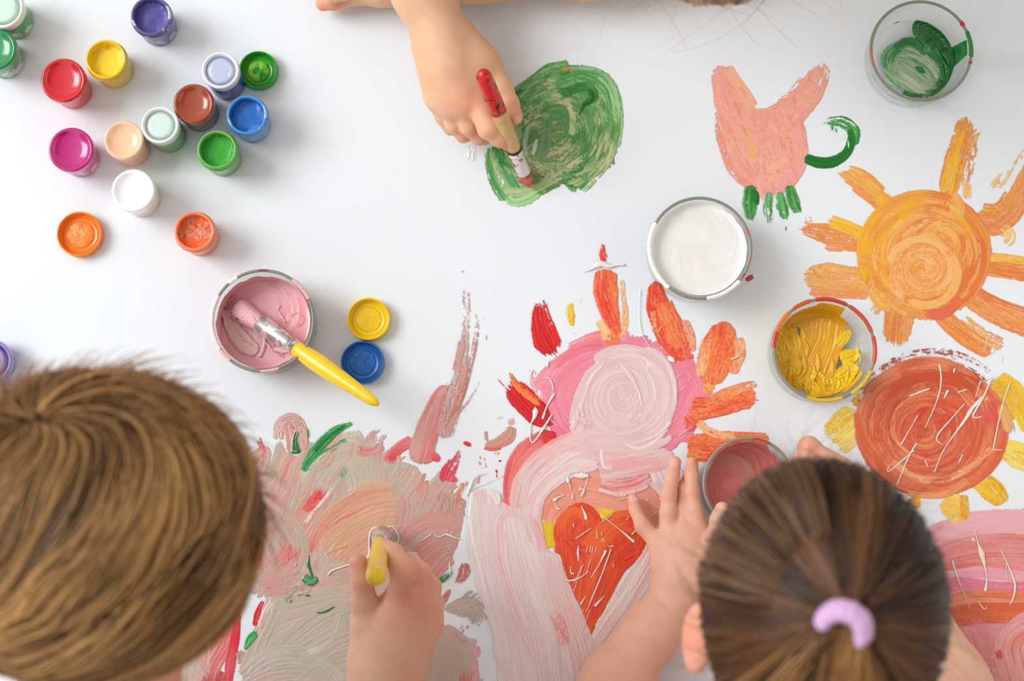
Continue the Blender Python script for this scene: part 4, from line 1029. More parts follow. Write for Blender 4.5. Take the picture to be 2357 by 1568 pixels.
c.s([(1060, 620), (960, 640), (840, 740), (740, 900)], 170, h1, h3, h=.3)
c.s([(1090, 720), (1010, 780), (900, 900), (790, 1060)], 190, h1, h2, h=.3)
c.s([(640, 740), (660, 860), (690, 1000), (760, 1180)], [110, 120, 130, 120], h2, h1, h=.3)
c.s([(860, 800), (800, 1000), (770, 1200), (765, 1330)], [220, 200, 130, 50], h1, h2, h=.32, c3=h3)
c.s([(960, 880), (870, 1060), (810, 1230)], [110, 100, 60], h2, h1, h=.32)
c.s(arc(700, 660, 80, 100, 150, 360), 60, h3, h1, h=.36)
c.s([(640, 700), (700, 780), (800, 820)], 90, (226, 56, 34), h1, h=.6, mott=1)
c.s([(1040, 620), (1100, 700), (1060, 800)], 60, h1, h2, h=.36)
c.s([(1060, 820), (990, 860)], 26, (210, 40, 30), h2, h=.5, dry=(.2, .3)); c.s([(800, 1290), (800, 1325)], 16, h2, h2, h=.4)
c.build('red_heart', t, .0004, label='red orange heart shape')
c = Canvas(40, 60, 1500, 1900, TF)
c.s([(520, 110), (400, 220), (340, 340), (330, 460), (330, 560)], [90, 130, 130, 120, 100], (232, 86, 84), (240, 130, 125), h=.34, dry=(.1, 0))
c.s([(480, 110), (600, 130)], 90, (220, 20, 28), (228, 60, 60), h=.4, dry=(.1, .2))
c.s([(1200, 220), (1240, 340), (1330, 480), (1260, 700), (1160, 900), (1020, 1120), (900, 1300), (830, 1420)], [180, 200, 170, 200, 220, 240, 220, 150], v2, v1, h=.45)
c.s([(400, 620), (420, 420), (540, 290), (700, 190), (850, 160)], [200, 190, 200, 180, 140], v3, v1, h=.42, k=.25)
c.s([(360, 560), (420, 330), (560, 200), (720, 130), (860, 110)], 110, (240, 176, 172), v2, h=.42, k=.25)
c.s([(450, 640), (480, 480), (580, 370), (720, 300), (850, 260)], 110, v1, v3, h=.42)
c.s([(700, 170), (900, 200), (1050, 260), (1200, 260), (1300, 220)], [150, 170, 170, 150, 90], (238, 186, 186), v2, h=.42, k=.2)
c.s([(840, 330), (1000, 300), (1150, 270), (1280, 240)], 140, (240, 170, 172), v2, h=.42, k=.1)
c.s([(850, 400), (950, 420), (1060, 400), (1160, 350)], 100, (234, 120, 125), (240, 180, 180), h=.42, dry=(.1, .1))
c.s([(840, 430), (960, 462), (1080, 440), (1150, 410)], 30, (246, 226, 220), (242, 190, 180), h=.5, dry=(.2, .4))
c.s([(700, 178), (810, 172)], 14, (232, 110, 110), v3, h=.3, dry=(.3, .4))
c.s([(860, 180), (880, 290), (940, 300)], 34, v1, v3, h=.6)
c.s([(1000, 160), (1090, 190), (1180, 150), (1260, 60)], [16, 34, 30, 26], (240, 222, 216), v1, h=.9)
c.s([(1160, 380), (1220, 440), (1260, 520)], 60, (230, 208, 206), v2, h=.6)
c.s([(1180, 780), (1110, 920), (1010, 1080), (900, 1240), (800, 1400)], [60, 80, 90, 80, 60], (236, 222, 216), (240, 200, 192), h=.7)
# left broad pale leg
c.fill([(80, 450), (180, 430), (250, 480), (300, 520), (400, 560), (500, 620), (540, 780), (620, 860), (650, 1000), (690, 1160), (760, 1320), (820, 1450), (900, 1750), (330, 1750), (260, 1440), (200, 1180), (140, 920), (90, 700)], v1, v3, ang=80, rag=2, h=.4)
c.s([(180, 450), (170, 700), (240, 1000), (330, 1250), (400, 1700)], [180, 240, 260, 270, 300], v1, (232, 212, 210), h=.45)
c.s([(330, 560), (400, 800), (460, 1000), (560, 1250), (640, 1700)], [150, 260, 290, 300, 300], v2, v1, h=.45, k=.1)
c.s([(560, 800), (600, 1000), (680, 1200), (760, 1420), (800, 1700)], [110, 150, 170, 190, 200], v3, v2, h=.45)
c.s([(440, 600), (490, 700), (520, 820)], 60, (238, 160, 160), v3, h=.45, dry=(.1, .2))
c.s([(570, 1140), (620, 1260), (640, 1380)], 90, (232, 150, 152), v3, h=.45, mott=.6, dry=(.15, .2))
c.s([(300, 560), (250, 640), (260, 860), (330, 1100), (420, 1350), (490, 1460), (540, 1420)], 60, (240, 212, 212), v3, h=.5)
c.s([(290, 570), (390, 600), (440, 760)], 40, (242, 190, 192), v2, h=.55)
c.s([(95, 440), (90, 640), (150, 920), (210, 1180), (270, 1440)], [30, 34, 30, 34, 30], (240, 232, 228), v1, h=.8)
c.s([(180, 430), (240, 470), (250, 540)], [20, 60, 30], (240, 234, 230), v1, h=1.1)
c.s([(320, 970), (345, 1040), (365, 1080)], [4, 9, 4], (226, 206, 202), v1, h=1)
c.build('pale_arch', t, .0007, M_wet)
c = Canvas(40, 250, 1300, 1400, TF)
W = (246, 240, 234)
for pts, w_ in (([(740, 525), (765, 580), (772, 612)], [6, 16, 26]), ([(855, 580), (960, 660), (1060, 745)], [5, 6, 22]), ([(1040, 700), (1100, 640), (1190, 560)], [10, 5, 3]), ([(860, 625), (930, 575)], [6, 5]), ([(800, 660), (705, 725)], [8, 6]),
                ([(700, 630), (695, 640), (700, 660)], [10, 8, 4]), ([(725, 760), (722, 800), (728, 860)], [4, 20, 4]), ([(832, 675), (838, 725)], [8, 6]), ([(865, 680), (862, 705)], [6, 5]), ([(860, 740), (872, 722), (878, 745)], [5, 6, 6]),
                ([(890, 790), (850, 870), (800, 955)], [24, 6, 7]), ([(905, 770), (935, 765)], [8, 14]), ([(920, 780), (870, 920), (820, 1040), (770, 1160)], [10, 8, 12, 3]), ([(650, 962), (680, 972), (740, 950), (785, 915)], [8, 16, 6, 9]), ([(678, 885), (680, 925), (700, 930)], [6, 10, 14]),
                ([(800, 840), (770, 930)], [4, 5]), ([(745, 880), (700, 990)], [3, 5]), ([(755, 870), (695, 1040)], [3, 3]), ([(770, 1060), (735, 1115)], [4, 14]), ([(880, 1060), (820, 1125)], [4, 24]), ([(795, 1140), (745, 1280)], [4, 2]), ([(760, 1140), (730, 1180)], [4, 3]),
                ([(780, 765), (770, 805)], [4, 5]), ([(800, 760), (790, 805)], [4, 5]), ([(812, 765), (803, 808)], [4, 4]), ([(835, 765), (822, 808)], [4, 4]), ([(925, 880), (938, 880), (928, 897)], [4, 5, 4]), ([(575, 500), (600, 480), (635, 465), (620, 452), (590, 455)], [40, 14, 8, 6, 4]),
                ([(590, 525), (600, 545), (618, 545)], [8, 14, 14]), ([(655, 535), (662, 535)], [26, 22]), ([(690, 455), (690, 490)], [6, 18]), ([(745, 410), (728, 430), (760, 432), (740, 475)], [6, 10, 10, 16]), ([(655, 390), (665, 380), (655, 350)], [30, 22, 6]),
                ([(700, 350), (745, 350), (790, 352)], [20, 44, 18]), ([(735, 320), (740, 345)], [4, 10]), ([(780, 360), (770, 400), (740, 460)], [6, 4, 3]), ([(670, 390), (680, 430)], [6, 12]), ([(955, 495), (1030, 475)], [6, 4]), ([(1090, 480), (1135, 500), (1220, 555)], [4, 5, 3]),
                ([(1130, 500), (1140, 485)], [12, 6]), ([(1205, 495), (1218, 475)], [12, 8]), ([(1010, 615), (1025, 590)], [6, 4]), ([(62, 470), (80, 420), (110, 360), (180, 330)], [16, 22, 10, 3]), ([(95, 425), (180, 390), (285, 342)], [6, 5, 4]), ([(875, 512), (878, 530)], [4, 5]), ([(1200, 620), (1215, 585)], [12, 5])):
    c.drip(pts, w_, W, h=.7)
c.dots([(692, 1022, 8), (690, 1135, 6), (785, 1260, 6), (795, 1003, 4), (838, 925, 5), (655, 388, 16), (688, 455, 5), (910, 700, 4), (735, 700, 0.1), (730, 506, 6), (925, 1010, 4), (895, 650, 3), (555, 500, 8)], W, .7)
c.s([(650, 340), (720, 330), (800, 345)], 30, W, (240, 210, 205), dry=(.4, .5), h=.5)
c.build('white_smudge', t, .0014, M_wet)
# ---- grey and rose abstract -------------------------------------------
t = painting('grey_abstract_painting', 'large muddy grey and rose brushwork under the hand with the upright brush', 'painting', 800, 1270)
TF = (380, 900, .42614)
a1, a2, a3, a4, a5 = (206, 182, 168), (190, 184, 164), (222, 150, 140), (226, 175, 145), (212, 160, 150)
c = Canvas(-100, 100, 1800, 1900, TF)
# upper area
c.fill([(450, 420), (560, 400), (600, 290), (660, 330), (760, 400), (850, 300), (950, 240), (1060, 260), (1130, 280), (1190, 310), (1290, 370), (1210, 430), (1290, 420), (1360, 400), (1350, 490), (1420, 490), (1500, 480), (1550, 530), (1565, 600), (1560, 700), (1570, 770), (1550, 850), (1525, 920), (1460, 1010), (1450, 1080), (1490, 1190), (1510, 1270), (1600, 1330), (1650, 1400), (1650, 1500), (1640, 1750), (350, 1750), (430, 1580), (480, 1450), (500, 1380), (520, 1280), (560, 1180), (590, 1130), (500, 1100), (430, 1060), (420, 800)], (204, 176, 160), (192, 180, 162), ang=115, c3=(216, 156, 146), rag=8, h=.3)
c.fill([(600, 1130), (760, 1090), (1000, 1080), (1080, 1160), (1100, 1400), (1450, 1300), (1620, 1420), (1600, 1750), (380, 1750), (460, 1560), (540, 1300)], (192, 184, 166), (204, 186, 170), ang=150, c3=(208, 176, 164), rag=10, h=.4)
c.s([(560, 300), (480, 420), (470, 560), (430, 700)], [60, 160, 180, 160], a5, a1, h=.3, dry=(.2, 0))
c.s([(610, 380), (560, 560), (520, 760), (420, 1000)], 250, a1, a3, h=.3, c3=a2)
c.s([(760, 360), (680, 560), (600, 780), (480, 1000)], 250, a1, a3, h=.3, c3=(230, 120, 118))
c.s([(860, 300), (780, 420), (720, 600), (640, 860)], 190, a2, a5, h=.35)
c.s([(1080, 260), (940, 290), (830, 380), (740, 520)], 120, (206, 200, 180), a1, h=.4, dry=(.1, .0))
c.s([(800, 560), (880, 440), (980, 360), (1060, 440), (1080, 560)], 190, a2, (204, 190, 172), h=.45)
c.s([(1180, 210), (1120, 270), (1080, 330)], 90, (206, 190, 178), a5, dry=(.35, .3))
c.s([(1180, 290), (1120, 330), (1020, 320)], 60, (222, 110, 112), a5, dry=(.2, .2))
c.s([(1160, 330), (1160, 480), (1080, 600)], 160, a1, a2, h=.35)
c.s([(1340, 260), (1250, 320), (1190, 400)], 70, (224, 70, 84), (228, 130, 130), dry=(.1, .3), h=.35)
c.s([(1340, 400), (1280, 500), (1180, 640)], 170, a1, (200, 178, 158), h=.4)
c.s([(1560, 480), (1480, 560), (1400, 700), (1300, 760)], 190, a5, a1, h=.35, dry=(.25, .0), mott=.5)
c.s([(1560, 560), (1540, 700), (1500, 850), (1440, 960)], 150, a5, (196, 150, 140), h=.4, dry=(.1, .1), mott=.4)
c.s([(1480, 540), (1500, 620), (1470, 640)], 90, (150, 140, 110), a5, mott=1.2, o=.8, dry=(.3, .3), h=.6)
c.s([(1570, 470), (1520, 450), (1470, 470)], 60, (230, 60, 80), (236, 120, 130), dry=(.3, .4))
c.s([(900, 560), (820, 660), (740, 780), (660, 900)], 240, a3, a5, h=.4, c3=a1)
c.s([(860, 520), (800, 600), (740, 660)], [60, 80, 30], (226, 56, 48), (230, 110, 105), h=.4, dry=(.0, .3))
c.s([(900, 515), (860, 580), (780, 680), (700, 790)], 18, (246, 244, 240), (228, 100, 96), dry=(.15, .35), h=.5)
c.s([(980, 570), (900, 680), (800, 800), (760, 900)], 60, (224, 110, 105), a3, dry=(.2, .2), h=.4, o=.8)
c.s([(560, 620), (640, 720), (700, 860), (640, 980)], 180, a2, a5, h=.35, mott=.3)
c.s([(480, 900), (560, 980), (680, 1020), (760, 1000)], 190, (200, 170, 152), a5, mott=.8, h=.6)
c.s([(700, 820), (660, 900), (620, 960)], 110, (228, 110, 110), a5, mott=.7, h=.5, dry=(.2, .2))
c.dabs(900, 640, 560, 420, 110, [a1, a2, a3, a5, (224, 130, 126), (216, 200, 186)], 44, 150, o=.6, seed=8, ang=118, h=.4)
# centre warm swirl
c.s([(1000, 580), (1060, 520), (1150, 510), (1200, 560)], 70, a1, (214, 180, 140), h=.6)
c.s([(1130, 500), (1160, 560)], 60, (226, 180, 110), a1, dry=(.3, .3))
c.s([(830, 860), (900, 740), (1020, 640), (1150, 590), (1280, 570)], 180, a4, (220, 150, 125), h=.45)
c.s([(840, 880), (860, 790), (950, 700), (1060, 650)], 50, (228, 110, 88), a4, dry=(.1, .1), h=.4)
c.s([(880, 900), (1000, 780), (1150, 700), (1300, 680)], 170, a4, (216, 168, 130), h=.45)
c.s([(940, 960), (1060, 860), (1180, 800)], 150, a4, (220, 160, 130), h=.45)
c.s([(860, 880), (940, 850), (1000, 830)], 30, (222, 150, 80), a4, dry=(.2, .3), h=.5)
c.s([(1300, 560), (1300, 680), (1260, 800)], 130, a1, a5, h=.4)
c.s([(1560, 740), (1440, 700), (1340, 740), (1260, 820)], 100, a5, a3, h=.45)
c.s([(1560, 800), (1440, 850), (1340, 950), (1280, 1040)], 150, a3, a5, h=.4, c3=a1)
c.s([(1540, 880), (1460, 960), (1400, 1060)], 110, (228, 130, 128), a1, dry=(.0, .2), h=.4)
c.s([(1300, 760), (1200, 860), (1140, 1000), (1120, 1200)], 180, a5, a1, h=.35)
c.s([(820, 900), (900, 980), (1000, 1000)], 170, (216, 176, 150), a1, mott=.8, h=.7)
c.s(arc(960, 1010, 100, 60, 150, 460), 50, (214, 178, 160), a1, h=.6)
# lower grey area
c.s([(1000, 1100), (860, 1120), (700, 1160), (560, 1180)], 150, a2, a1, h=.45)
c.s([(1020, 1160), (840, 1260), (680, 1380), (520, 1520)], 190, a2, a1, h=.5)
c.s([(600, 1120), (560, 1240), (500, 1380), (440, 1560)], 130, a1, a2, h=.5)
c.s([(1060, 1300), (900, 1360), (700, 1480), (560, 1620)], 190, (194, 186, 170), a1, h=.5)
c.s([(1100, 1460), (960, 1500), (800, 1600), (700, 1760)], 220, a2, a1, h=.5)
c.s([(420, 1560), (560, 1450), (720, 1430), (860, 1480), (960, 1580), (1000, 1700)], 120, (208, 190, 178), a2, h=.6)
c.s([(400, 1640), (560, 1560), (720, 1540), (840, 1620), (900, 1760)], 130, (210, 180, 170), a2, h=.6)
c.s([(350, 1700), (600, 1700), (800, 1760)], 180, a2, a1, h=.5)
c.s([(580, 1130), (540, 1200), (510, 1290)], 34, (230, 214, 206), (224, 150, 150), h=.6)
c.s([(540, 1110), (600, 1040), (700, 1020)], 50, (220, 80, 80), a5, dry=(.4, .4), o=.8)
c.s([(960, 1200), (900, 1330), (760, 1420)], 60, a2, (214, 206, 190), h=.6, dry=(.2, .2))
c.s([(1000, 1160), (960, 1220), (1000, 1300)], 60, (196, 182, 164), a2, h=.6)
c.s([(1480, 1290), (1560, 1360), (1600, 1480), (1580, 1640)], [110, 160, 160, 130], a1, (204, 180, 164), h=.45)
c.s([(1440, 1380), (1400, 1500), (1340, 1640)], 200, a2, a1, h=.45)
c.s([(1200, 1380), (1180, 1500), (1160, 1700)], 300, a2, a5, h=.4)
c.s([(1640, 1500), (1620, 1600), (1600, 1760)], 90, (224, 110, 110), a5, dry=(.1, .1), h=.4)
c.s([(1510, 1270), (1570, 1330), (1660, 1380)], 36, (228, 140, 135), a1, dry=(.3, .3))
c.s([(1660, 1330), (1640, 1440), (1650, 1500)], 60, (206, 184, 176), a1, dry=(.3, .2))
c.build('grey_brushwork', t, .0002)
c = Canvas(350, 100, 1800, 1500, TF)
g1_, g2_ = (24, 136, 56), (12, 112, 40)
c.s([(740, 1000), (790, 1030), (830, 1000)], [50, 60, 30], g1_, (140, 180, 150), dry=(.1, .3), h=.7)
c.s([(780, 880), (772, 930), (790, 990), (792, 1030)], [4, 22, 14, 12], g1_, g2_, h=.9)
c.s([(640, 1150), (700, 1090), (800, 1060)], 60, g1_, a2, dry=(.5, .5), o=.8); c.s([(740, 1120), (800, 1110)], 34, g1_, g2_, dry=(.4, .4))
c.s([(810, 1200), (860, 1195), (930, 1160)], [10, 14, 6], g1_, g2_, dry=(.3, .2), h=.7); c.s([(1140, 1150), (1170, 1130)], 12, g1_, g2_, dry=(.2, .3))
c.s([(745, 440), (780, 360), (850, 280), (930, 210), (1020, 172)], [30, 60, 70, 50, 16], (70, 180, 95), (30, 140, 60), dry=(.25, .0), h=.5)
c.s([(800, 330), (880, 250), (980, 182)], [30, 34, 20], (18, 128, 50), g2_, h=.5)
c.s([(760, 430), (840, 350), (990, 262)], 40, (150, 205, 160), (60, 160, 80), dry=(.4, .5))
c.s([(940, 430), (990, 460)], 60, (130, 175, 120), a2, dry=(.3, .4), o=.8)
c.s([(770, 200), (775, 260)], 10, (90, 170, 100), g1_, dry=(.4, .5))
c.s([(430, 1400), (460, 1340), (500, 1300)], [16, 50, 40], (36, 156, 70), (90, 190, 110), h=.5, dry=(.1, .1))
c.s([(1560, 970), (1510, 1010), (1480, 1030)], [6, 30, 40], g1_, (70, 170, 100), dry=(.35, .1), rag=(20, 2), h=.6)
c.s([(1480, 1020), (1490, 1040)], 44, (24, 136, 60), g2_, h=1.0)
c.build('green_streak', t, .0009, M_wet, split=True)
c = Canvas(580, 100, 780, 380, TF)
c.s([(610, 270), (620, 180), (680, 145), (730, 180), (745, 260), (740, 330)], 60, (224, 190, 180), (214, 160, 150), dry=(.15, .3), h=.5)
c.s([(670, 160), (690, 260), (690, 340)], 90, (226, 200, 190), (216, 150, 142), dry=(.1, .2), h=.5)
c.s([(680, 200), (710, 195)], 24, (150, 120, 90), g1_, dry=(.3, .3))
c.s([(715, 215), (700, 260), (705, 345)], [24, 36, 70], (14, 124, 56), (8, 104, 44), h=1.2, rag=(4, 4))
c.build('green_topped_dab', t, .0004, M_wet, label='pale pink dab topped by a thick green drop')
# long reaching stroke
c = Canvas(-20, 60, 520, 1400, (950, 580, .39526))
c.s([(30, 1240), (90, 1020), (150, 850), (210, 760)], [170, 150, 110, 50], a5, (222, 120, 118), h=.35, dry=(0, .15), rag=(20, 40))
c.s([(170, 1100), (230, 900), (290, 640), (310, 400), (300, 180)], [110, 110, 70, 50, 60], (206, 178, 168), (214, 150, 140), dry=(.2, .55), rag=(40, 90), h=.25)
c.s([(250, 700), (280, 560), (290, 500)], 50, (196, 164, 152), (214, 150, 140), dry=(.1, .3), h=.25)
c.s([(200, 1000), (270, 860), (330, 680), (370, 480), (380, 320)], [20, 50, 34, 30, 20], (206, 140, 128), (190, 120, 110), dry=(.2, .58), rag=(20, 60), h=.2)
c.s([(190, 1060), (240, 960), (330, 860), (400, 740)], [60, 30, 14, 8], (204, 110, 104), a5, dry=(.1, .5), h=.2)
c.s([(140, 850), (180, 800), (230, 750)], 36, (236, 150, 150), a5, dry=(.4, .4))
for q in ([(408, 385), (410, 408)], [(428, 480), (426, 540)], [(393, 425), (388, 450)]): c.s(q, 9, (206, 130, 120), (190, 110, 105), dry=(.3, .4))
c.s([(285, 105), (287, 130)], 22, (206, 160, 150), (170, 170, 160), dry=(.3, .4))
c.build('reaching_stroke', t, .00075, label='long rose grey dry brush stroke reaching up the table')
c = Canvas(600, 600, 1700, 1100, TF)
W = (248, 246, 244)
for pts, w_ in (([(878, 997), (910, 968), (1000, 938), (1080, 915)], [10, 12, 8, 8]), ([(1195, 745), (1225, 732), (1250, 755), (1262, 790), (1250, 838)], [8, 8, 8, 8, 9]), ([(1150, 735), (1115, 750), (1103, 800), (1103, 880), (1090, 905)], [12, 12, 10, 12, 18]),
                ([(1320, 885), (1362, 878), (1330, 872)], [9, 10, 5]), ([(1368, 818), (1400, 800), (1440, 776)], [4, 5, 7]), ([(1457, 780), (1480, 790), (1520, 775), (1570, 795), (1603, 800)], [8, 9, 14, 8, 6]), ([(705, 932), (706, 946)], [14, 14]), ([(1535, 920), (1540, 1000)], [3, 12, 6])):
    c.drip(pts, w_, W, h=.9)
c.build('paint_drip', t, .0013, M_wet, split=True)

# bits around the abstract
t = painting('rose_daub', 'small rose and grey daub with a red lower edge beside the long stroke', 'paint daub', 1145, 1010)
c = Canvas(370, 920, 620, 1420, (950, 580, .39526))
c.s([(575, 1010), (560, 1070), (500, 1110), (410, 1130)], [60, 90, 70, 40], (224, 130, 112), (200, 160, 140), h=.6, dry=(.2, .0))
c.s([(410, 1140), (460, 1150), (520, 1140)], 26, (214, 40, 44), (224, 110, 90), h=.6, dry=(.1, .2))
c.s([(570, 960), (575, 1020)], 40, (226, 150, 130), (236, 180, 170), dry=(.4, .3)); c.s([(425, 1040), (430, 1110)], 24, (206, 90, 80), (190, 160, 140), dry=(.45, .2))
c.s([(490, 1160), (490, 1200)], 34, (240, 140, 100), (244, 170, 140), dry=(.5, .6)); c.s([(400, 1180), (390, 1270), (380, 1360)], 30, (240, 140, 100), (244, 160, 130), dry=(.45, .5))
c.s([(415, 1170), (425, 1270)], 16, (240, 140, 100), (244, 160, 130), dry=(.4, .5))
c.build('rose_paint', t)
t = painting('red_drop', 'dark red paint drops under the rose and grey daub', 'paint drop', 1148, 1080)
c = Canvas(460, 1180, 560, 1340, (950, 580, .39526))
c.s([(505, 1212), (510, 1226)], [14, 22, 12], (186, 14, 24), (200, 20, 30), h=.6, rag=(1, 1)); c.s([(487, 1268), (488, 1290), (487, 1318)], [20, 6, 10], (186, 14, 24), (200, 20, 30), h=.6, rag=(1, 1))
c.build('red_paint', t, mat=M_wet)
t = painting('crimson_dabs', 'broken crimson dry strokes at the right edge of the grey painting', 'paint daub', 1035, 1080)
c = Canvas(20, 1080, 400, 1560, (950, 580, .39526))
c.s([(290, 1108), (320, 1120), (350, 1132)], [16, 30, 14], (228, 30, 60), (236, 90, 100), dry=(.1, .2), h=.4)
c.s([(280, 1140), (250, 1200), (200, 1290), (170, 1350)], [10, 60, 90, 60], (240, 90, 115), (228, 40, 70), dry=(.5, .2), rag=(30, 20))
c.s([(240, 1300), (220, 1350)], 60, (230, 50, 70), (238, 110, 120), dry=(.1, .2))
c.s([(70, 1190), (120, 1190), (160, 1225)], [20, 60, 36], (230, 50, 60), (222, 110, 110), dry=(.15, .1), h=.4)
c.s([(295, 1340), (265, 1420), (255, 1480)], 34, (242, 130, 90), (244, 150, 110), dry=(.35, .45)); c.s([(312, 1330), (308, 1370)], 14, (242, 130, 90), (244, 150, 110), dry=(.3, .4)); c.s([(280, 1470), (275, 1510)], 24, (242, 140, 100), (244, 160, 120), dry=(.35, .4))
c.s([(-10, 1090), (5, 1070)], 30, (230, 40, 50), (236, 80, 80))
c.build('crimson_paint', t, .0007)
t = painting('taupe_fan_stroke', 'dry taupe fan shaped stroke between the grey painting and the white leg shape', 'brush stroke', 1070, 1410)
c = Canvas(1440, 860, 1750, 1400, TF)
c.s([(1500, 1180), (1600, 1170), (1680, 1200), (1660, 1290)], [30, 110, 130, 90], (204, 184, 174), (190, 168, 158), dry=(.15, .4), rag=(20, 50), h=.3)
c.s([(1700, 1080), (1640, 1130), (1590, 1180)], [60, 90, 60], (204, 184, 174), (196, 170, 160), dry=(.45, .2), rag=(40, 10))
c.s([(1540, 1070), (1510, 1120), (1480, 1170)], [20, 40, 30], (212, 130, 120), (190, 140, 120), dry=(.2, .3))
c.s([(1620, 920), (1615, 980), (1590, 1020), (1560, 1050)], [30, 70, 50, 20], (216, 110, 95), (190, 110, 95), dry=(.3, .4), h=.4)
c.s([(1655, 905), (1658, 930)], 16, (120, 120, 80), (190, 110, 95), dry=(.2, .3))
c.s([(1640, 1260), (1590, 1310)], 50, (206, 186, 176), (196, 170, 160), dry=(.5, .5))
c.build('taupe_paint', t, .0004)
t = painting('pink_blobs', 'two smooth candy pink blobs at the bottom beside the white leg shape', 'paint daub', 1092, 1520)
c = Canvas(40, 1330, 160, 1700, (1050, 960, .38785))
c.s([(122, 1360), (118, 1400), (105, 1430)], [40, 56, 40], (244, 172, 186), (240, 160, 176), h=.6, rag=(1, 1)); c.s([(100, 1440), (105, 1480), (112, 1540), (96, 1600)], [56, 50, 50, 60], (244, 172, 186), (240, 160, 176), h=.6, rag=(1, 1))
c.build('pink_paint', t, mat=M_wet)
t = painting('red_edge_painting', 'rose and crimson strokes on white between the blond hair and the grey painting', 'painting', 480, 1500)
c = Canvas(-900, 60, 640, 1900, TF)
c.s([(340, 1180), (300, 1350), (220, 1500), (160, 1700)], 160, (232, 160, 158), (226, 110, 112), h=.35)
c.s([(390, 1180), (380, 1300), (355, 1450), (330, 1640)], [40, 60, 60, 50], (226, 36, 54), (232, 90, 100), h=.35, dry=(.15, .05))
c.s([(200, 1340), (190, 1480), (150, 1700)], 110, (228, 190, 184), (232, 150, 145), h=.4)
c.s([(280, 1500), (260, 1600), (240, 1750)], 150, (180, 110, 90), (206, 70, 70), mott=.8, h=.4)
c.s([(110, 1390), (170, 1400)], 50, (240, 140, 50), (230, 160, 90), dry=(.1, .2))
c.s([(-100, 1500), (20, 1440), (120, 1500), (200, 1600)], 200, (190, 170, 155), (206, 182, 168), h=.5)
c.s([(-800, 1640), (-300, 1560), (100, 1640)], 260, (200, 170, 158), (222, 150, 140), h=.4)
c.s([(530, 1130), (500, 1200), (480, 1280)], [20, 44, 30], (214, 14, 26), (224, 60, 60), h=.5, dry=(.1, .1)); c.s([(490, 270), (520, 300), (550, 380)], [14, 40, 50], (230, 90, 96), (226, 160, 154), dry=(.3, .2))
c.s([(510, 250), (540, 340)], 12, (228, 40, 50), (236, 110, 110), dry=(.2, .4))
c.s([(400, 1400), (420, 1470), (390, 1500)], 60, (210, 190, 180), (190, 160, 140), dry=(.4, .5))
c.s([(505, 1230), (520, 1290)], 20, (246, 232, 228), (238, 190, 190), h=.6)
c.build('rose_stroke', t, .0003, split=True)

# ---- pink painting at the right edge ----------------------------------
t = painting('rose_stripe_painting', 'pink painting with an orange band in the corner past the brown ponytail', 'painting', 2290, 1370)
TF = (1850, 780, .50248)
c = Canvas(200, 760, 1250, 1900, TF)
k1, k2, k3, k4 = (240, 172, 178), (230, 150, 155), (232, 118, 140), (232, 120, 70)
c.fill([(560, 930), (660, 880), (760, 830), (900, 810), (1240, 820), (1240, 1900), (700, 1900), (820, 1600), (830, 1500), (780, 1460), (700, 1360), (560, 1300)], k1, k2, ang=5, c3=(236, 140, 140), rag=5)
c.s([(560, 960), (660, 900), (800, 860), (1000, 850), (1200, 860)], 150, k1, (238, 180, 186), h=.2, dry=(.05, 0))
c.s([(560, 1040), (700, 960), (900, 930), (1200, 960)], 90, (228, 150, 150), (222, 130, 120), h=.4)
c.s([(560, 1080), (700, 1020), (900, 1000), (1200, 1020)], 80, (230, 150, 150), (222, 120, 100), h=.4)
c.s([(560, 1110), (800, 1080), (1000, 1100), (1200, 1130)], 70, (236, 160, 180), (240, 176, 186), h=.3)
c.s([(540, 1160), (700, 1130), (900, 1150), (1200, 1140)], 80, k3, (236, 140, 165), h=.3, dry=(0, .0))
c.s([(400, 1260), (600, 1230), (800, 1190), (1000, 1200), (1200, 1180)], 90, (236, 150, 120), k4, h=.4)
c.s([(400, 1320), (600, 1290), (800, 1260), (1000, 1260), (1200, 1260)], 110, k4, (226, 98, 60), h=.4)
c.s([(700, 1300), (760, 1400), (800, 1520)], 240, (240, 166, 170), (234, 140, 140), h=.35, dry=(0, .1))
c.s([(980, 1290), (940, 1380), (880, 1500)], 170, (240, 170, 172), (236, 140, 140), h=.35, dry=(0, .1))
c.s([(1100, 1290), (960, 1380), (960, 1500), (1040, 1700)], 170, (232, 130, 115), (240, 170, 170), h=.45)
c.s([(885, 1420), (900, 1480)], 36, (214, 70, 50), (228, 110, 90)); c.s([(840, 1480), (850, 1600)], 40, (236, 150, 145), (230, 120, 120), dry=(.35, .5))
c.s([(980, 1120), (990, 1135)], 20, (226, 70, 110), k3, o=.8)
c.build('rose_stripes', t, .0003)
c = Canvas(640, 850, 1100, 1300, TF)
for pts, w_ in (([(785, 880), (795, 930), (815, 990), (835, 1080), (835, 1130), (828, 1160)], [5, 8, 36, 10, 8, 26]), ([(768, 912), (785, 930)], [18, 14]), ([(680, 1015), (690, 1055), (720, 1140), (762, 1240)], [10, 10, 4, 2]),
                ([(900, 965), (935, 1040), (965, 1120), (960, 1180), (943, 1218)], [4, 8, 14, 12, 8]), ([(925, 1030), (932, 1115)], [4, 4]), ([(880, 1140), (885, 1125)], [8, 6]), ([(793, 1200), (825, 1238), (838, 1225)], [5, 8, 7]), ([(865, 1000), (878, 1030)], [4, 4])):
    c.drip(pts, w_, (238, 226, 206), h=.8)
c.build('paint_drip', t, .0009, M_wet, split=True)
t = painting('red_speck', 'tiny raspberry red smudge touching the glass dish of white paint', 'paint daub', 1727, 637)
c = Canvas(740, 560, 860, 700, (1450, 420, .34445)); c.s([(770, 660), (830, 620)], [30, 44], (222, 60, 90), (206, 20, 50), h=.4, dry=(.1, .1)); c.build('red_paint', t, mat=M_wet)

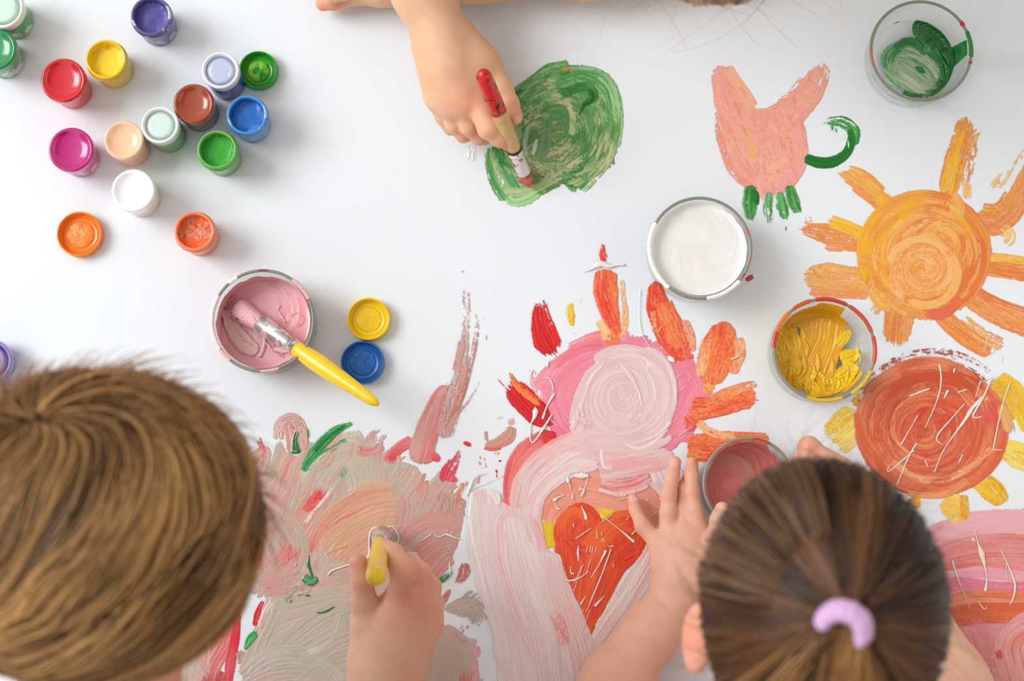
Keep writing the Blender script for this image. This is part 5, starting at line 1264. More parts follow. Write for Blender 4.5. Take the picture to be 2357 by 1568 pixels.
# ================================================================ paint inside the dishes
def dish_paint(key, strokes, floor_z, coat=None, name='paint', lo=.0056, matp=None, wallr=None, zscale=1.0, lab=None, lim=None):
    """strokes are laid in photo pixels; the layer lies on the dish floor and climbs the inner wall"""
    t, c0, ro, rb = dishes[key]
    cv = Canvas(*strokes['box'])
    strokes['fn'](cv)
    hh = .040
    def zf(px, py, zr):
        z = np.full(px.shape, floor_z)
        for _ in range(6):
            x, y = PN(px, py, z) if False else (None, None)
            d = np.stack([(px - CX) / F, -(py - CY) / F, -np.ones_like(px)], -1) @ RN.T
            tt = (z - H) / d[:, 2]; x = d[:, 0] * tt; y = d[:, 1] * tt
            r = np.hypot(x - c0.x, y - c0.y)
            zn = floor_z + np.clip((r - (rb - .0075)) / .0035, 0, 1) ** 2 * .004 if True else z
            z = .5 * z + .5 * zn
        d = np.stack([(px - CX) / F, -(py - CY) / F, -np.ones_like(px)], -1) @ RN.T
        tt = (z - H) / d[:, 2]; x = d[:, 0] * tt; y = d[:, 1] * tt
        dx, dy = x - c0.x, y - c0.y; r = np.hypot(dx, dy); mx = (rb - .0036)
        s = np.where(r > mx, mx / np.maximum(r, 1e-9), 1.0)
        return c0.x + dx * s, c0.y + dy * s, z + zr * zscale
    cv.build(name, t, zf=zf, mat=matp or M_wet, label=lab)

def inner_coat(key, col, col2, zmin_f, zmax_f, seed, gaps, mat=None, name='wall_coat', h=.040, inset=.0033, lab=None):
    """paint clinging to the inside of the dish wall, ragged upper edge; gaps = list of (deg0, deg1, top fraction)"""
    t, c0, ro, rb = dishes[key]
    NS, NZ = 360, 30
    rng = np.random.RandomState(seed)
    e = .5 * n1(NS, 9, seed) + .3 * n1(NS, 3, seed + 1) + .2 * n1(NS, 25, seed + 2)
    blend = np.clip(np.minimum(np.arange(NS), NS - np.arange(NS)) / 20, 0, 1); e = e * blend + .5 * (1 - blend)
    top = np.full(NS, zmax_f) + (e - .5) * .25
    for a0, a1, f in gaps:
        for s in range(NS):
            d = s; inside = (a0 <= d <= a1) or (a0 <= d - 360 <= a1) or (a0 <= d + 360 <= a1)
            if inside: top[s] = f + (e[s] - .5) * .2
    top = np.clip(np.convolve(np.concatenate([top[-2:], top, top[:2]]), np.ones(5) / 5, 'valid'), zmin_f, 1.0)
    V, Cc = [], []
    b1, b2 = np.array(lin(col)), np.array(lin(col2)); nz = n2(NZ, NS + 1, 4, 9, seed + 5)
    for i in range(NZ):
        for s in range(NS):
            f = zmin_f + (top[s] - zmin_f) * i / (NZ - 1); z = f * h
            rw = (rb - inset) + (ro - rb - (.0) ) * f
            rr = rw - .0005 - .0006 * nz[i, s] * math.sin(PI * min(1, i / (NZ - 1) + .15))
            a = math.radians(s); V.append((rr * math.cos(a), rr * math.sin(a), z))
            m = nz[i, s]; Cc.append((*(b1 * (1 - m) + b2 * m), 1))
    Fc = [(i * NS + s, i * NS + (s + 1) % NS, (i + 1) * NS + (s + 1) % NS, (i + 1) * NS + s) for i in range(NZ - 1) for s in range(NS) if top[s] > zmin_f + .01 or top[(s + 1) % NS] > zmin_f + .01]
    o = mesh_obj(name, V, Fc, mat or M_wet, t, world=False); set_col(o, np.array(Cc))
    if lab: o['label'] = lab

def pool(key, z, col, col2, seed, swirl=None, rough=None, amp=.0004, name='paint_pool'):
    t, c0, ro, rb = dishes[key]; rr = (rb - .0034) + (ro - rb) * z / .040
    NR, NS = 90, 240; V, Cc = [], []
    b1, b2 = np.array(lin(col)), np.array(lin(col2))
    g = n2(200, 200, 34, 34, seed); g2 = n2(200, 200, 12, 12, seed + 1)
    for i in range(NR):
        f = i / (NR - 1)
        for s in range(NS):
            a = 2 * PI * s / NS; x, y = f * math.cos(a), f * math.sin(a)
            sw = 2.2 * (1 - f); xs, ys = x * math.cos(sw) - y * math.sin(sw), x * math.sin(sw) + y * math.cos(sw)
            m = g[int(99 + 95 * xs), int(99 + 95 * ys)]; m2 = g2[int(99 + 95 * xs), int(99 + 95 * ys)]
            V.append((rr * x, rr * y, z + amp * (m - .5) + amp * .5 * (m2 - .5) + .0012 * max(0, f - .9) / .1))
            k = min(1, max(0, .5 + (m - .5) * 2.2)); Cc.append((*(b1 * (1 - k) + b2 * k), 1))
    Fc = [(i * NS + s, i * NS + (s + 1) % NS, (i + 1) * NS + (s + 1) % NS, (i + 1) * NS + s) for i in range(NR - 1) for s in range(NS)]
    o = mesh_obj(name, V, Fc, M_wet, t, world=False); set_col(o, np.array(Cc))

def rim_paint(key, segs, seed=1, name='rim_paint', h=.040):
    """paint smeared along the top rim: segs = (deg0, deg1, colour, width) with angles counter-clockwise from the right"""
    t, c0, ro, rb = dishes[key]
    for q, (a0, a1, col, wd) in enumerate(segs):
        n = max(6, int((a1 - a0) * 1.5)); w_ = n1(n + 1, 5, seed + q) * .5 + n1(n + 1, 2, seed + q + 50) * .5
        V, Cc = [], []; M = 9
        for i in range(n + 1):
            a = math.radians(a0 + (a1 - a0) * i / n); k = min(1, i / 3, (n - i) / 3) * (.55 + .6 * w_[i])
            for j in range(M):
                v = j / (M - 1); ang = PI * (.0 + 1.15 * (v - .02) * k + (1 - k) * .45)
                r = ro - .0012 + .00165 * math.cos(ang) * wd; z = h - .0009 + .0016 * math.sin(ang)
                V.append((r * math.cos(a), r * math.sin(a), z)); Cc.append((*[u * (.9 + .2 * w_[i]) for u in lin(col)], 1))
        Fc = [(i * M + j, (i + 1) * M + j, (i + 1) * M + j + 1, i * M + j + 1) for i in range(n) for j in range(M - 1)]
        o = mesh_obj(name, V, Fc, M_wet, t, world=False); set_col(o, np.array(Cc))

# green dish
def fg(c):
    c.tf = (1600, 0, .35708)
    dg, mg = (0, 98, 28), (6, 125, 40)
    c.fill([(1215, 400), (1280, 280), (1400, 250), (1480, 330), (1560, 480), (1520, 610), (1400, 615), (1300, 545)], (175, 195, 160), (110, 160, 110), ang=35, h=.8, rag=3)
    c.fill([(1440, 150), (1520, 130), (1600, 190), (1690, 300), (1705, 430), (1665, 560), (1560, 622), (1450, 620), (1560, 500), (1470, 360), (1420, 260)], dg, mg, ang=60, h=1.6, rag=3)
    c.s([(1260, 470), (1300, 360), (1380, 290), (1440, 290)], [150, 200, 130, 100], (120, 165, 120), mg, dry=(.0, .0), h=1.2)
    c.s([(1230, 430), (1340, 480), (1460, 560), (1560, 600)], 200, (190, 200, 175), (120, 160, 110), h=1.0)
    c.s([(1300, 330), (1420, 370), (1520, 450), (1560, 530)], 110, (200, 204, 180), (90, 150, 95), h=1.2)
    c.s([(1270, 320), (1360, 270), (1440, 300), (1480, 370)], [40, 60, 60, 40], dg, mg, h=2.4)
    c.s([(1440, 240), (1440, 170), (1520, 150), (1600, 210)], [60, 90, 110, 80], dg, mg, h=2.6, rag=(4, 4))
    c.s([(1480, 290), (1560, 260), (1650, 300), (1690, 400), (1660, 520), (1580, 600), (1500, 610)], [90, 150, 150, 130, 130, 100, 60], dg, (0, 110, 44), h=2.6, rag=(4, 4))
    c.s([(1540, 380), (1600, 420), (1610, 540)], [60, 90, 60], dg, mg, h=2.4)
    c.s([(1500, 280), (1480, 360)], 60, (150, 175, 140), mg, h=1.0)
    c.s([(1410, 430), (1460, 460), (1490, 480)], [10, 50, 8], dg, mg, h=1.6)
    c.s([(1215, 460), (1300, 540), (1380, 600)], 40, mg, (150, 190, 150), h=1.4, dry=(.2, .2))
    c.s([(1330, 590), (1400, 615), (1480, 620)], 30, dg, mg, h=1.6)
    c.s([(1540, 105), (1590, 100), (1610, 125)], [10, 34, 22], (196, 14, 36), (206, 30, 50), h=.6)
    c.s([(1640, 170), (1670, 230)], 34, (232, 120, 130), (228, 90, 110), dry=(.35, .5), h=.3)
dish_paint('green', dict(box=(2000, 0, 2260, 240), fn=fg), .0056, name='green_paint')
rim_paint('green', [(-8, 24, (12, 130, 40), 1.1), (30, 37, (200, 20, 40), 1.1), (-16, -12, (200, 20, 40), 1.1), (176, 200, (214, 90, 60), .5)], 4)
inner_coat('green', (20, 125, 45), (60, 160, 80), .2, .2, 31, [(-6, 16, .95)], name='green_smear')
# yellow dish
def fy(c):
    c.tf = (1450, 420, .34445)
    y1, y2, y3 = (238, 190, 0), (226, 168, 0), (248, 208, 20)
    c.s([(1010, 960), (1100, 900), (1250, 850), (1380, 880), (1440, 960)], [120, 160, 180, 160, 90], y2, (214, 150, 0), h=1.6)
    c.s([(1010, 960), (1040, 1100), (1100, 1250), (1200, 1370)], 220, y1, y2, h=2.0, mott=.7)
    c.s([(1300, 900), (1280, 1050), (1220, 1200), (1180, 1330)], 320, (236, 160, 0), (240, 180, 0), h=1.5)
    c.s([(1200, 1300), (1300, 1380), (1420, 1330), (1540, 1230)], 190, y1, y3, h=4.5, mott=1.1)
    c.s([(1230, 1420), (1300, 1440), (1400, 1400)], 90, y2, y1, h=3, mott=1)
    c.s([(1380, 1100), (1440, 1030), (1480, 980)], [60, 90, 40], y1, y3, h=2.6)
    c.s([(1400, 1190), (1480, 1160), (1530, 1110)], [120, 120, 50], y3, y1, h=2.6, mott=.6)
    c.s([(1520, 1180), (1590, 1180)], 70, y3, (170, 200, 90), h=2, dry=(.1, .2))
    for i in range(16):
        x = 1060 + 32 * i; y = 1180 + 90 * math.sin(i * 1.9) + 8 * i; c.s([(x, y), (x + 10, y + 90 + 30 * math.sin(i)), (x - 20, y + 160)], [12, 40, 14], y1 if i % 2 else y3, y2, h=3.2, rag=(2, 2))
    for i in range(7):
        x = 1000 + 26 * i; y = 1000 + 50 * math.sin(i * 2.3); c.s([(x, y), (x + 30, y + 60), (x + 20, y + 120)], [12, 34, 10], y3, y1, h=2.6, rag=(2, 2))
dish_paint('yellow', dict(box=(1775, 690, 2020, 930), fn=fy), .0058, name='yellow_paint')
inner_coat('yellow', (240, 200, 30), (236, 180, 10), .15, .2, 33, [(95, 265, .62), (60, 95, .9), (300, 335, .7)], name='yellow_wall_smear')
rim_paint('yellow', [(20, 60, (206, 74, 40), 1.0), (62, 100, (196, 60, 40), 1.0), (104, 128, (214, 90, 40), 1.0), (132, 160, (226, 120, 30), 1.1), (158, 178, (206, 40, 30), 1.15), (-16, 16, (206, 60, 40), 1.0), (-60, -24, (232, 190, 30), .9), (-112, -70, (236, 190, 20), .9)], 8)
# pink dish
pool('pink', .0125, (244, 172, 178), (240, 190, 192), 41, name='pink_pool', amp=.0009)
inner_coat('pink', (240, 165, 170), (246, 186, 190), .25, .82, 42, [(62, 118, .72), (-40, 50, .97), (180, 300, .95)], name='pink_wall_coat')
def fp(c):
    c.tf = (440, 580, .24242)
    c.s([(300, 560), (360, 620), (420, 760), (520, 880), (640, 960)], [90, 160, 190, 190, 120], (236, 206, 196), (240, 190, 186), h=1.0, dry=(.02, .0))
    c.s([(560, 620), (680, 760), (690, 900), (640, 1010)], 40, (242, 214, 208), (240, 180, 180), h=1.2, dry=(.1, .2))
    c.s(arc(1000, 640, 60, 60, 200, 460), 16, (234, 160, 168), (246, 196, 198), h=.8)
    c.s([(840, 500), (820, 560), (900, 680)], 30, (246, 196, 196), (236, 156, 160), h=.8, dry=(.2, .3))
    c.s([(420, 740), (520, 850), (600, 900)], 30, (214, 150, 140), (236, 190, 180), dry=(.3, .4), h=.5)
    c.s([(700, 820), (760, 880), (900, 1010)], 90, (222, 140, 145), (246, 190, 190), dry=(.45, .45), mott=.8, h=.5)
    c.s([(780, 930), (860, 930), (960, 950)], [20, 70, 20], (244, 232, 226), (240, 200, 196), h=1, dry=(.2, .2))
    c.s([(300, 520), (340, 480), (420, 420)], 30, (240, 130, 132), (246, 180, 180), dry=(.2, .3), h=.8)
dish_paint('pink', dict(box=(480, 640, 740, 860), fn=fp), .0133, name='pale_swirl')
rim_paint('pink', [(25, 55, (240, 180, 184), 1.0), (150, 215, (240, 226, 222), 1.15), (215, 232, (238, 190, 186), 1.0), (120, 133, (248, 244, 240), 1.1), (84, 96, (190, 20, 30), .4), (268, 290, (236, 196, 190), .7)], 12)
# white dish
pool('white', .0315, (244, 242, 238), (240, 236, 230), 51, name='white_pool', amp=.0004)
inner_coat('white', (246, 244, 242), (242, 240, 236), .7, .93, 52, [(205, 300, .98)], name='white_wall_coat')
rim_paint('white', [(150, 232, (246, 246, 243), 1.15), (276, 320, (246, 244, 240), 1.05), (-16, -10, (214, 60, 70), .5), (14, 24, (214, 50, 60), .4), (-36, -30, (200, 30, 50), .5)], 14)
# rose dish
pool('rose', .0075, (222, 120, 115), (206, 140, 130), 61, name='rose_pool', amp=.001)
inner_coat('rose', (228, 150, 145), (214, 110, 108), .15, .7, 62, [(60, 110, .85)], name='rose_wall_coat')
rim_paint('rose', [(60, 84, (190, 30, 40), .4)], 16)
# oat-coloured residue under the yellow dish
# ================================================================ people
def smin(a, b, k):
    h = np.clip(k - np.abs(a - b), 0, None) / k
    return np.minimum(a, b) - h * h * k * .25

def seg_d(X, Y, Z, a, b, ra, rb):
    ab = b - a; L2 = max(float(ab @ ab), 1e-12)
    t = np.clip(((X - a[0]) * ab[0] + (Y - a[1]) * ab[1] + (Z - a[2]) * ab[2]) / L2, 0, 1)
    return np.sqrt((X - a[0] - t * ab[0]) ** 2 + (Y - a[1] - t * ab[1]) ** 2 + (Z - a[2] - t * ab[2]) ** 2) - (ra + (rb - ra) * t)

def ell_d(X, Y, Z, c, r, R=None):
    dx, dy, dz = X - c[0], Y - c[1], Z - c[2]
    if R is not None: dx, dy, dz = R[0, 0] * dx + R[1, 0] * dy + R[2, 0] * dz, R[0, 1] * dx + R[1, 1] * dy + R[2, 1] * dz, R[0, 2] * dx + R[1, 2] * dy + R[2, 2] * dz
    k0 = np.sqrt((dx / r[0]) ** 2 + (dy / r[1]) ** 2 + (dz / r[2]) ** 2); k1 = np.sqrt((dx / r[0] ** 2) ** 2 + (dy / r[1] ** 2) ** 2 + (dz / r[2] ** 2) ** 2) + 1e-9
    return k0 * (k0 - 1) / k1

def A3(v): return np.array(tuple(v), float)
def chain(pts):
    """[(px, py, z_mm, r_px)] -> capsules in metres"""
    q = [(A3(P(x, y, z / 1000)), r * SC(z / 1000)) for x, y, z, r in pts]
    return [('c', q[i][0], q[i + 1][0], q[i][1], q[i + 1][1]) for i in range(len(q) - 1)]
def wchain(pts):
    q = [(np.array(p[:3], float), p[3]) for p in pts]
    return [('c', q[i][0], q[i + 1][0], q[i][1], q[i + 1][1]) for i in range(len(q) - 1)]

def bounds(pr):
    if pr[0] == 'c': return np.minimum(pr[1] - pr[3], pr[2] - pr[4]), np.maximum(pr[1] + pr[3], pr[2] + pr[4])
    m = max(pr[2]); return pr[1] - m, pr[1] + m

def sdf_mesh(core, groups, h, k=.008, kg=.005, carve=(), fine=()):
    """core + groups of limbs that melt into the core but not into one another -> verts, quads (evaluated block by block)"""
    allp = core + [p for g in groups for p in g]
    lo = np.min([bounds(p)[0] for p in allp], 0) - 3 * h; hi = np.max([bounds(p)[1] for p in allp], 0) + 3 * h
    N = np.ceil((hi - lo) / h).astype(int) + 1
    BIG = .03; BS = 56
    grid = openvdb.FloatGrid(background=BIG)
    pb = {id(p): bounds(p) for p in allp}
    def ev(prims, kk, a, b, X, Y, Z, shp):
        D = None
        for p in prims:
            q0, q1 = pb[id(p)]; m = kk + 3 * h
            if (q0 - m > b).any() or (q1 + m < a).any(): continue
            d = np.minimum(seg_d(X, Y, Z, *p[1:]) if p[0] == 'c' else ell_d(X, Y, Z, *p[1:]), BIG).astype(np.float32)
            D = np.broadcast_to(d, shp).copy() if D is None else smin(D, d, kk)
        return D
    for i in range(0, N[0], BS):
        for j in range(0, N[1], BS):
            for l in range(0, N[2], BS):
                s0 = np.array([i, j, l]); s1 = np.minimum(s0 + BS, N); a = lo + s0 * h; b = lo + s1 * h
                X = (lo[0] + h * np.arange(s0[0], s1[0]))[:, None, None]; Y = (lo[1] + h * np.arange(s0[1], s1[1]))[None, :, None]; Z = (lo[2] + h * np.arange(s0[2], s1[2]))[None, None, :]
                shp = tuple(s1 - s0)
                D = ev(core, k, a, b, X, Y, Z, shp); out = D
                for g in groups:
                    gd = ev(g, .003, a, b, X, Y, Z, shp)
                    if gd is None: continue
                    if D is not None: gd = smin(D, gd, kg)
                    out = gd if out is None else np.minimum(out, gd)
                if out is None or out.min() >= BIG * .98: continue
                out = np.ascontiguousarray(out, dtype=np.float32)
                for p, depth, kk in carve:
                    d = seg_d(X, Y, Z, *p[1:]).astype(np.float32); out = np.where(d < .004, -smin(-out, d, kk), out)
                grid.copyFromArray(np.ascontiguousarray(out, dtype=np.float32), ijk=(int(i), int(j), int(l)))
    V, Q = grid.convertToQuads(0.0)
    V = V * h + lo
    return V, Q[:, ::-1].astype(int)

def skin_mat(name='skin'):
    m, nt, b = newmat(name); L = nt.links.new
    at_ = nt.nodes.new('ShaderNodeAttribute'); at_.attribute_name = 'Col'
    tc = nt.nodes.new('ShaderNodeTexCoord')
    n = nt.nodes.new('ShaderNodeTexNoise'); n.inputs['Scale'].default_value = 90; n.inputs['Detail'].default_value = 3
    mx = nt.nodes.new('ShaderNodeMix'); mx.data_type = 'RGBA'; mx.blend_type = 'MULTIPLY'; mx.inputs[0].default_value = .35
    rp = nt.nodes.new('ShaderNodeValToRGB'); rp.color_ramp.elements[0].color = (.86, .70, .66, 1); rp.color_ramp.elements[1].color = (1, 1, 1, 1); rp.color_ramp.elements[0].position = .3; rp.color_ramp.elements[1].position = .65
    L(tc.outputs['Object'], n.inputs['Vector']); L(n.outputs['Fac'], rp.inputs['Fac']); L(at_.outputs['Color'], mx.inputs[6]); L(rp.outputs['Color'], mx.inputs[7]); L(mx.outputs[2], b.inputs['Base Color'])
    b.inputs['Roughness'].default_value = .5; b.inputs['Specular IOR Level'].default_value = .35
    b.inputs['Subsurface Weight'].default_value = .35; b.inputs['Subsurface Radius'].default_value = (1, .35, .2); b.inputs['Subsurface Scale'].default_value = .004
    n2_ = nt.nodes.new('ShaderNodeTexVoronoi'); n2_.inputs['Scale'].default_value = 900
    bm = nt.nodes.new('ShaderNodeBump'); bm.inputs['Strength'].default_value = .12; bm.inputs['Distance'].default_value = .0004
    L(tc.outputs['Object'], n2_.inputs['Vector']); L(n2_.outputs['Distance'], bm.inputs['Height']); L(bm.outputs['Normal'], b.inputs['Normal'])
    return m
M_skin = skin_mat()

def skin_cols(V, base, red=(), nails=(), spots=()):
    b = np.array(lin(base)); C = np.tile(b, (len(V), 1))
    r = np.array(lin((232, 138, 112)))
    for p, rad, w_ in red:
        d = np.linalg.norm(V - p, axis=1); k = np.exp(-(d / rad) ** 2) * w_; C += (r - C) * k[:, None]
    for p, rad in nails:
        d = np.linalg.norm((V - p), axis=1); k = np.clip((rad - d) / .0012, 0, 1) * .75; C += (np.array(lin((240, 190, 178))) - C) * k[:, None]
    for p, rad, col in spots:
        d = np.linalg.norm((V - p), axis=1); k = np.clip((rad - d) / .0008, 0, 1); C += (np.array(lin(col)) - C) * k[:, None]
    return np.concatenate([C, np.ones((len(V), 1))], 1)

def body_obj(parent, pieces, name='body'):
    Vs, Qs, Cs, o = [], [], [], 0
    for V, Q, C in pieces: Vs.append(V); Qs.append(Q + o); Cs.append(C); o += len(V)
    ob = mesh_obj(name, np.concatenate(Vs), np.concatenate(Qs), M_skin, parent); set_col(ob, np.concatenate(Cs)); return ob

# ---------------------------------------------------------------- hair
def hair_mat(name, rough=.45):
    m, nt, b = newmat(name); L = nt.links.new
    at_ = nt.nodes.new('ShaderNodeAttribute'); at_.attribute_name = 'Col'; L(at_.outputs['Color'], b.inputs['Base Color'])
    b.inputs['Roughness'].default_value = rough; b.inputs['Specular IOR Level'].default_value = .25
    tc = nt.nodes.new('ShaderNodeTexCoord'); n = nt.nodes.new('ShaderNodeTexNoise'); n.inputs['Scale'].default_value = 800
    bm = nt.nodes.new('ShaderNodeBump'); bm.inputs['Strength'].default_value = .1; L(tc.outputs['Object'], n.inputs['Vector']); L(n.outputs['Fac'], bm.inputs['Height']); L(bm.outputs['Normal'], b.inputs['Normal'])
    return m
M_hair = hair_mat('hair')

def ribbons(name, P3, Nrm, width, cols, parent, taper=.5):
    """P3: strands x steps x 3"""
    n, m, _ = P3.shape
    T = np.gradient(P3, axis=1); S = np.cross(T, Nrm); S /= np.linalg.norm(S, axis=2, keepdims=True) + 1e-12
    t = np.linspace(0, 1, m); wv = (1 - taper * t ** 2)[None, :, None] * np.asarray(width).reshape(-1, 1, 1) * .5
    up = Nrm * np.random.RandomState(3).uniform(-.5, .5, (n, 1, 1)) * wv
    V = np.stack([P3 - S * wv - up, P3 + S * wv + up], 2).reshape(-1, 3)
    i = np.arange(n)[:, None] * (2 * m) + np.arange(m - 1)[None, :] * 2
    Q = np.stack([i, i + 1, i + 3, i + 2], -1).reshape(-1, 4)
    o = mesh_obj(name, V, Q, M_hair, parent)
    o['kind'] = 'stuff'
    C = np.repeat(cols[:, None, :], 2 * m, 1).reshape(-1, 3); C = np.concatenate([C, np.ones((len(C), 1))], 1); set_col(o, C)
    return o

def scalp_hair(name, parent, c, r, N, flow, L, steps, lo, hi, c1, c2, width, seed, keep=None, clump=9, stop=None, wob=.25, R=None, lump=.5):
    rng = np.random.RandomState(seed); c = np.array(c); r = np.array(r)
    U = rng.normal(size=(N * 3, 3)); U /= np.linalg.norm(U, axis=1, keepdims=True)
    if keep is not None: U = U[keep(U)]
    U = U[:N]; N = len(U); p = U.copy()
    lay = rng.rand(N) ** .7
    cl = nf(U[:, 0] * clump + 30, U[:, 1] * clump + U[:, 2] * clump * .7 + 30, seed) 
    cl2 = nf(U[:, 0] * clump * 2.7 + 30, U[:, 1] * clump * 2.7 - U[:, 2] * 11 + 60, seed + 1)
    ds = (L * (.75 + .5 * rng.rand(N)) / steps)
    pts = []; nr = []
    alive = np.ones(N)
    for s in range(steps + 1):
        f = s / steps
        lift = lo + (hi - lo) * lay + (cl2 - .5) * (hi - lo) * lump
        w_ = lift * min(1, .25 + 2.2 * f)
        rr = r[None, :] + w_[:, None]
        pos = p * rr
        nrm = p / (r ** 2)[None, :]; nrm /= np.linalg.norm(nrm, axis=1, keepdims=True)
        pts.append(pos); nr.append(nrm)
        d = flow(p, f)
        q = nf(p[:, 0] * 5 + 90, p[:, 1] * 5 + p[:, 2] * 4 + 90, seed + 4) - .5 + (cl - .5) * .8
        sd = np.cross(p, d); d = d + sd * (q * wob)[:, None]
        d = d - (d * p).sum(1, keepdims=True) * p; d /= np.linalg.norm(d, axis=1, keepdims=True) + 1e-9
        if stop is not None: alive = alive * stop(p)
        p = p + d * (ds / r.mean() * alive)[:, None]; p /= np.linalg.norm(p, axis=1, keepdims=True)
    P3 = np.stack(pts, 1); Nr = np.stack(nr, 1)
    if R is not None: P3 = P3 @ R.T; Nr = Nr @ R.T
    P3 = P3 + c
    b1, b2 = np.array(lin(c1)), np.array(lin(c2)); cl3 = nf(U[:, 0] * 2.6 + 70, U[:, 1] * 2.6 + U[:, 2] * 2 + 70, seed + 6); k = np.clip(.5 + (cl * .4 + cl2 * .3 + cl3 * .3 - .5) * 3.0 + rng.normal(0, .16, N), 0, 1)[:, None]
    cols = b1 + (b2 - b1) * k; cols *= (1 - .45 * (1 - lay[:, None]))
    return ribbons(name, P3, Nr, width * (.6 + .8 * rng.rand(N)), cols, parent)

def unit(v): v = np.array(v, float); return v / np.linalg.norm(v)

# ================================================================ child at the top (arm with the wooden brush)
M_shirt_w = simple('white_cotton', (236, 232, 226), .8, bump=.3, bscale=400, sheen=.3)
M_shirt_b = simple('blue_cotton', (120, 146, 176), .8, bump=.3, bscale=400, sheen=.3)
M_shirt_p = simple('pink_cotton', (232, 176, 180), .8, bump=.3, bscale=400, sheen=.3)
M_trous = simple('denim_cloth', (84, 98, 124), .85, bump=.3, bscale=500)

def lower(parent, cx, ey, sgn, shirt, sy, sz, arms, hipz=-.02):
    """torso and legs beyond the table edge; ey = y of the hips, sgn = +1 when the body is beyond the top edge"""
    pr = wchain([(cx, ey, hipz, .072), (cx, (ey + sy) / 2, (sz + hipz) / 2, .074), (cx, sy, sz - .045, .070)])
    xm = sum(q[0][0] for q in arms) / 2
    for s0_, e0_ in arms:
        s0_ = np.array(s0_, float); m_ = s0_ + (np.array(e0_) - s0_) * .38
        pr += wchain([(xm, sy, sz - .01, .045), (*s0_, .044), (*m_, .041)])
    V, Q = sdf_mesh(pr, [], .005, k=.03); mesh_obj('shirt', V, Q, shirt, parent)
    pr = wchain([(cx - .04, ey, hipz - .02, .068), (cx + .04, ey, hipz - .02, .068)])
    lg = [wchain([(cx - s * .045, ey, hipz - .04, .058), (cx - s * .055, ey, FZ + .26, .045), (cx - s * .055, ey + sgn * .01, FZ + .05, .034)]) for s in (1, -1)]
    V, Q = sdf_mesh(pr, lg, .005, k=.03, kg=.02); mesh_obj('trousers', V, Q, M_trous, parent)
    return lambda: None
def trunk(cx, ey, sgn, xs, sy, sz, hipz=-.02):
    pr = wchain([(cx, ey, hipz, .056), (cx, sy, sz - .05, .056)]) + wchain([(xs[0], sy, sz, .030), (xs[1], sy, sz, .030)])
    for s in (1, -1): pr += wchain([(cx - s * .04, ey, hipz - .02, .042), (cx - s * .055, ey, FZ + .26, .030), (cx - s * .055, ey + sgn * .01, FZ + .06, .024), (cx - s * .055, ey, FZ + .022, .022), (cx - s * .06, ey - sgn * .07, FZ + .019, .019)])
    return pr
def feet(cx, ey, sgn):
    out = []
    for s in (1, -1): out += [wchain([(cx - s * .055, ey + sgn * .01, FZ + .07, .024), (cx - s * .055, ey, FZ + .024, .024), (cx - s * .06, ey - sgn * .07, FZ + .020, .020)])]
    return out

def head_prims(c, r, face, ears=()):
    """skull, jaw, nose, eye sockets; face = unit vector out of the face, up = unit vector to the crown"""
    f = unit(face); pr = [('e', np.array(c), np.array(r))]
    return pr

def nose_etc(c, r, f, up):
    s = np.cross(f, up); c = np.array(c); R = float(np.mean(r))
    return [('c', c + f * R * .93 + up * .00, c + f * R * 1.06 - up * .018, .006, .009), ('c', c + f * R * .5 - up * R * .55, c + f * R * .72 - up * R * .78, .045, .026),
            ('c', c + f * R * .93 - up * .040 - s * .012, c + f * R * .93 - up * .040 + s * .012, .005, .005),
            ('c', c + f * R * .86 - s * .034, c + f * R * .88 - s * .022, .010, .009), ('c', c + f * R * .86 + s * .034, c + f * R * .88 + s * .022, .010, .009)]

def ear(c, out, up, fwd, s=1.0):
    c = np.array(c); pr = []
    for k in range(9):
        a = math.radians(-60 + 280 * k / 8); b = math.radians(-60 + 280 * (k + 1) / 8)
        q = lambda t: c + (up * math.sin(t) * .021 - fwd * math.cos(t) * .012 + out * (.006)) * s
        pr.append(('c', q(a), q(b), .0034 * s, .0034 * s))
    out = unit(out); up = unit(up - out * (up @ out)); fw = np.cross(out, up); R = np.stack([out, up, fw], 1)
    return [('e', c, np.array([.0058, .0225, .0145]) * s, R), ('e', c + up * .006 * s + out * .003, np.array([.0062, .017, .012]) * s, R), ('e', c - up * .017 * s, np.array([.0055, .008, .007]) * s, R)]

t3 = thing('person', 'person at the far edge, only forearms seen, painting with the red-tipped wooden brush', 'person', (P(1350, 0)[0], .66, FZ))
core = chain([(1010, -420, 70, 92), (965, -200, 62, 86), (975, -20, 55, 73), (1016, 88, 50, 62)]) + \
    chain([(1016, 92, 48, 60), (1035, 150, 46, 60), (1060, 195, 43, 52)]) + chain([(1020, 100, 46, 46), (1090, 150, 44, 42), (1098, 222, 45, 33)]) + \
    chain([(1020, 110, 48, 50), (1070, 242, 45, 33)]) + chain([(1010, 110, 46, 46), (1037, 240, 41, 33)]) + chain([(1006, 115, 44, 44), (1008, 222, 37, 35)]) + chain([(1060, 90, 46, 40), (1118, 150, 42, 38)])
fing = [chain([(1098, 228, 46, 31), (1124, 296, 49, 25), (1150, 318, 43, 21), (1168, 329, 37, 18)]),
        chain([(1068, 248, 43, 27), (1078, 292, 36, 21), (1104, 315, 28, 19), (1116, 318, 20, 16)]),
        chain([(1036, 248, 38, 25), (1045, 285, 31, 20), (1066, 311, 24, 17), (1076, 312, 18, 15)]),
        chain([(1012, 236, 33, 25), (1020, 268, 27, 19), (1036, 294, 21, 16), (1048, 300, 17, 14)]),
        chain([(1112, 145, 42, 36), (1152, 205, 42, 30), (1170, 240, 43, 25), (1182, 268, 43, 22)])]
px3 = lambda x, y, z: A3(P(x, y, z / 1000))
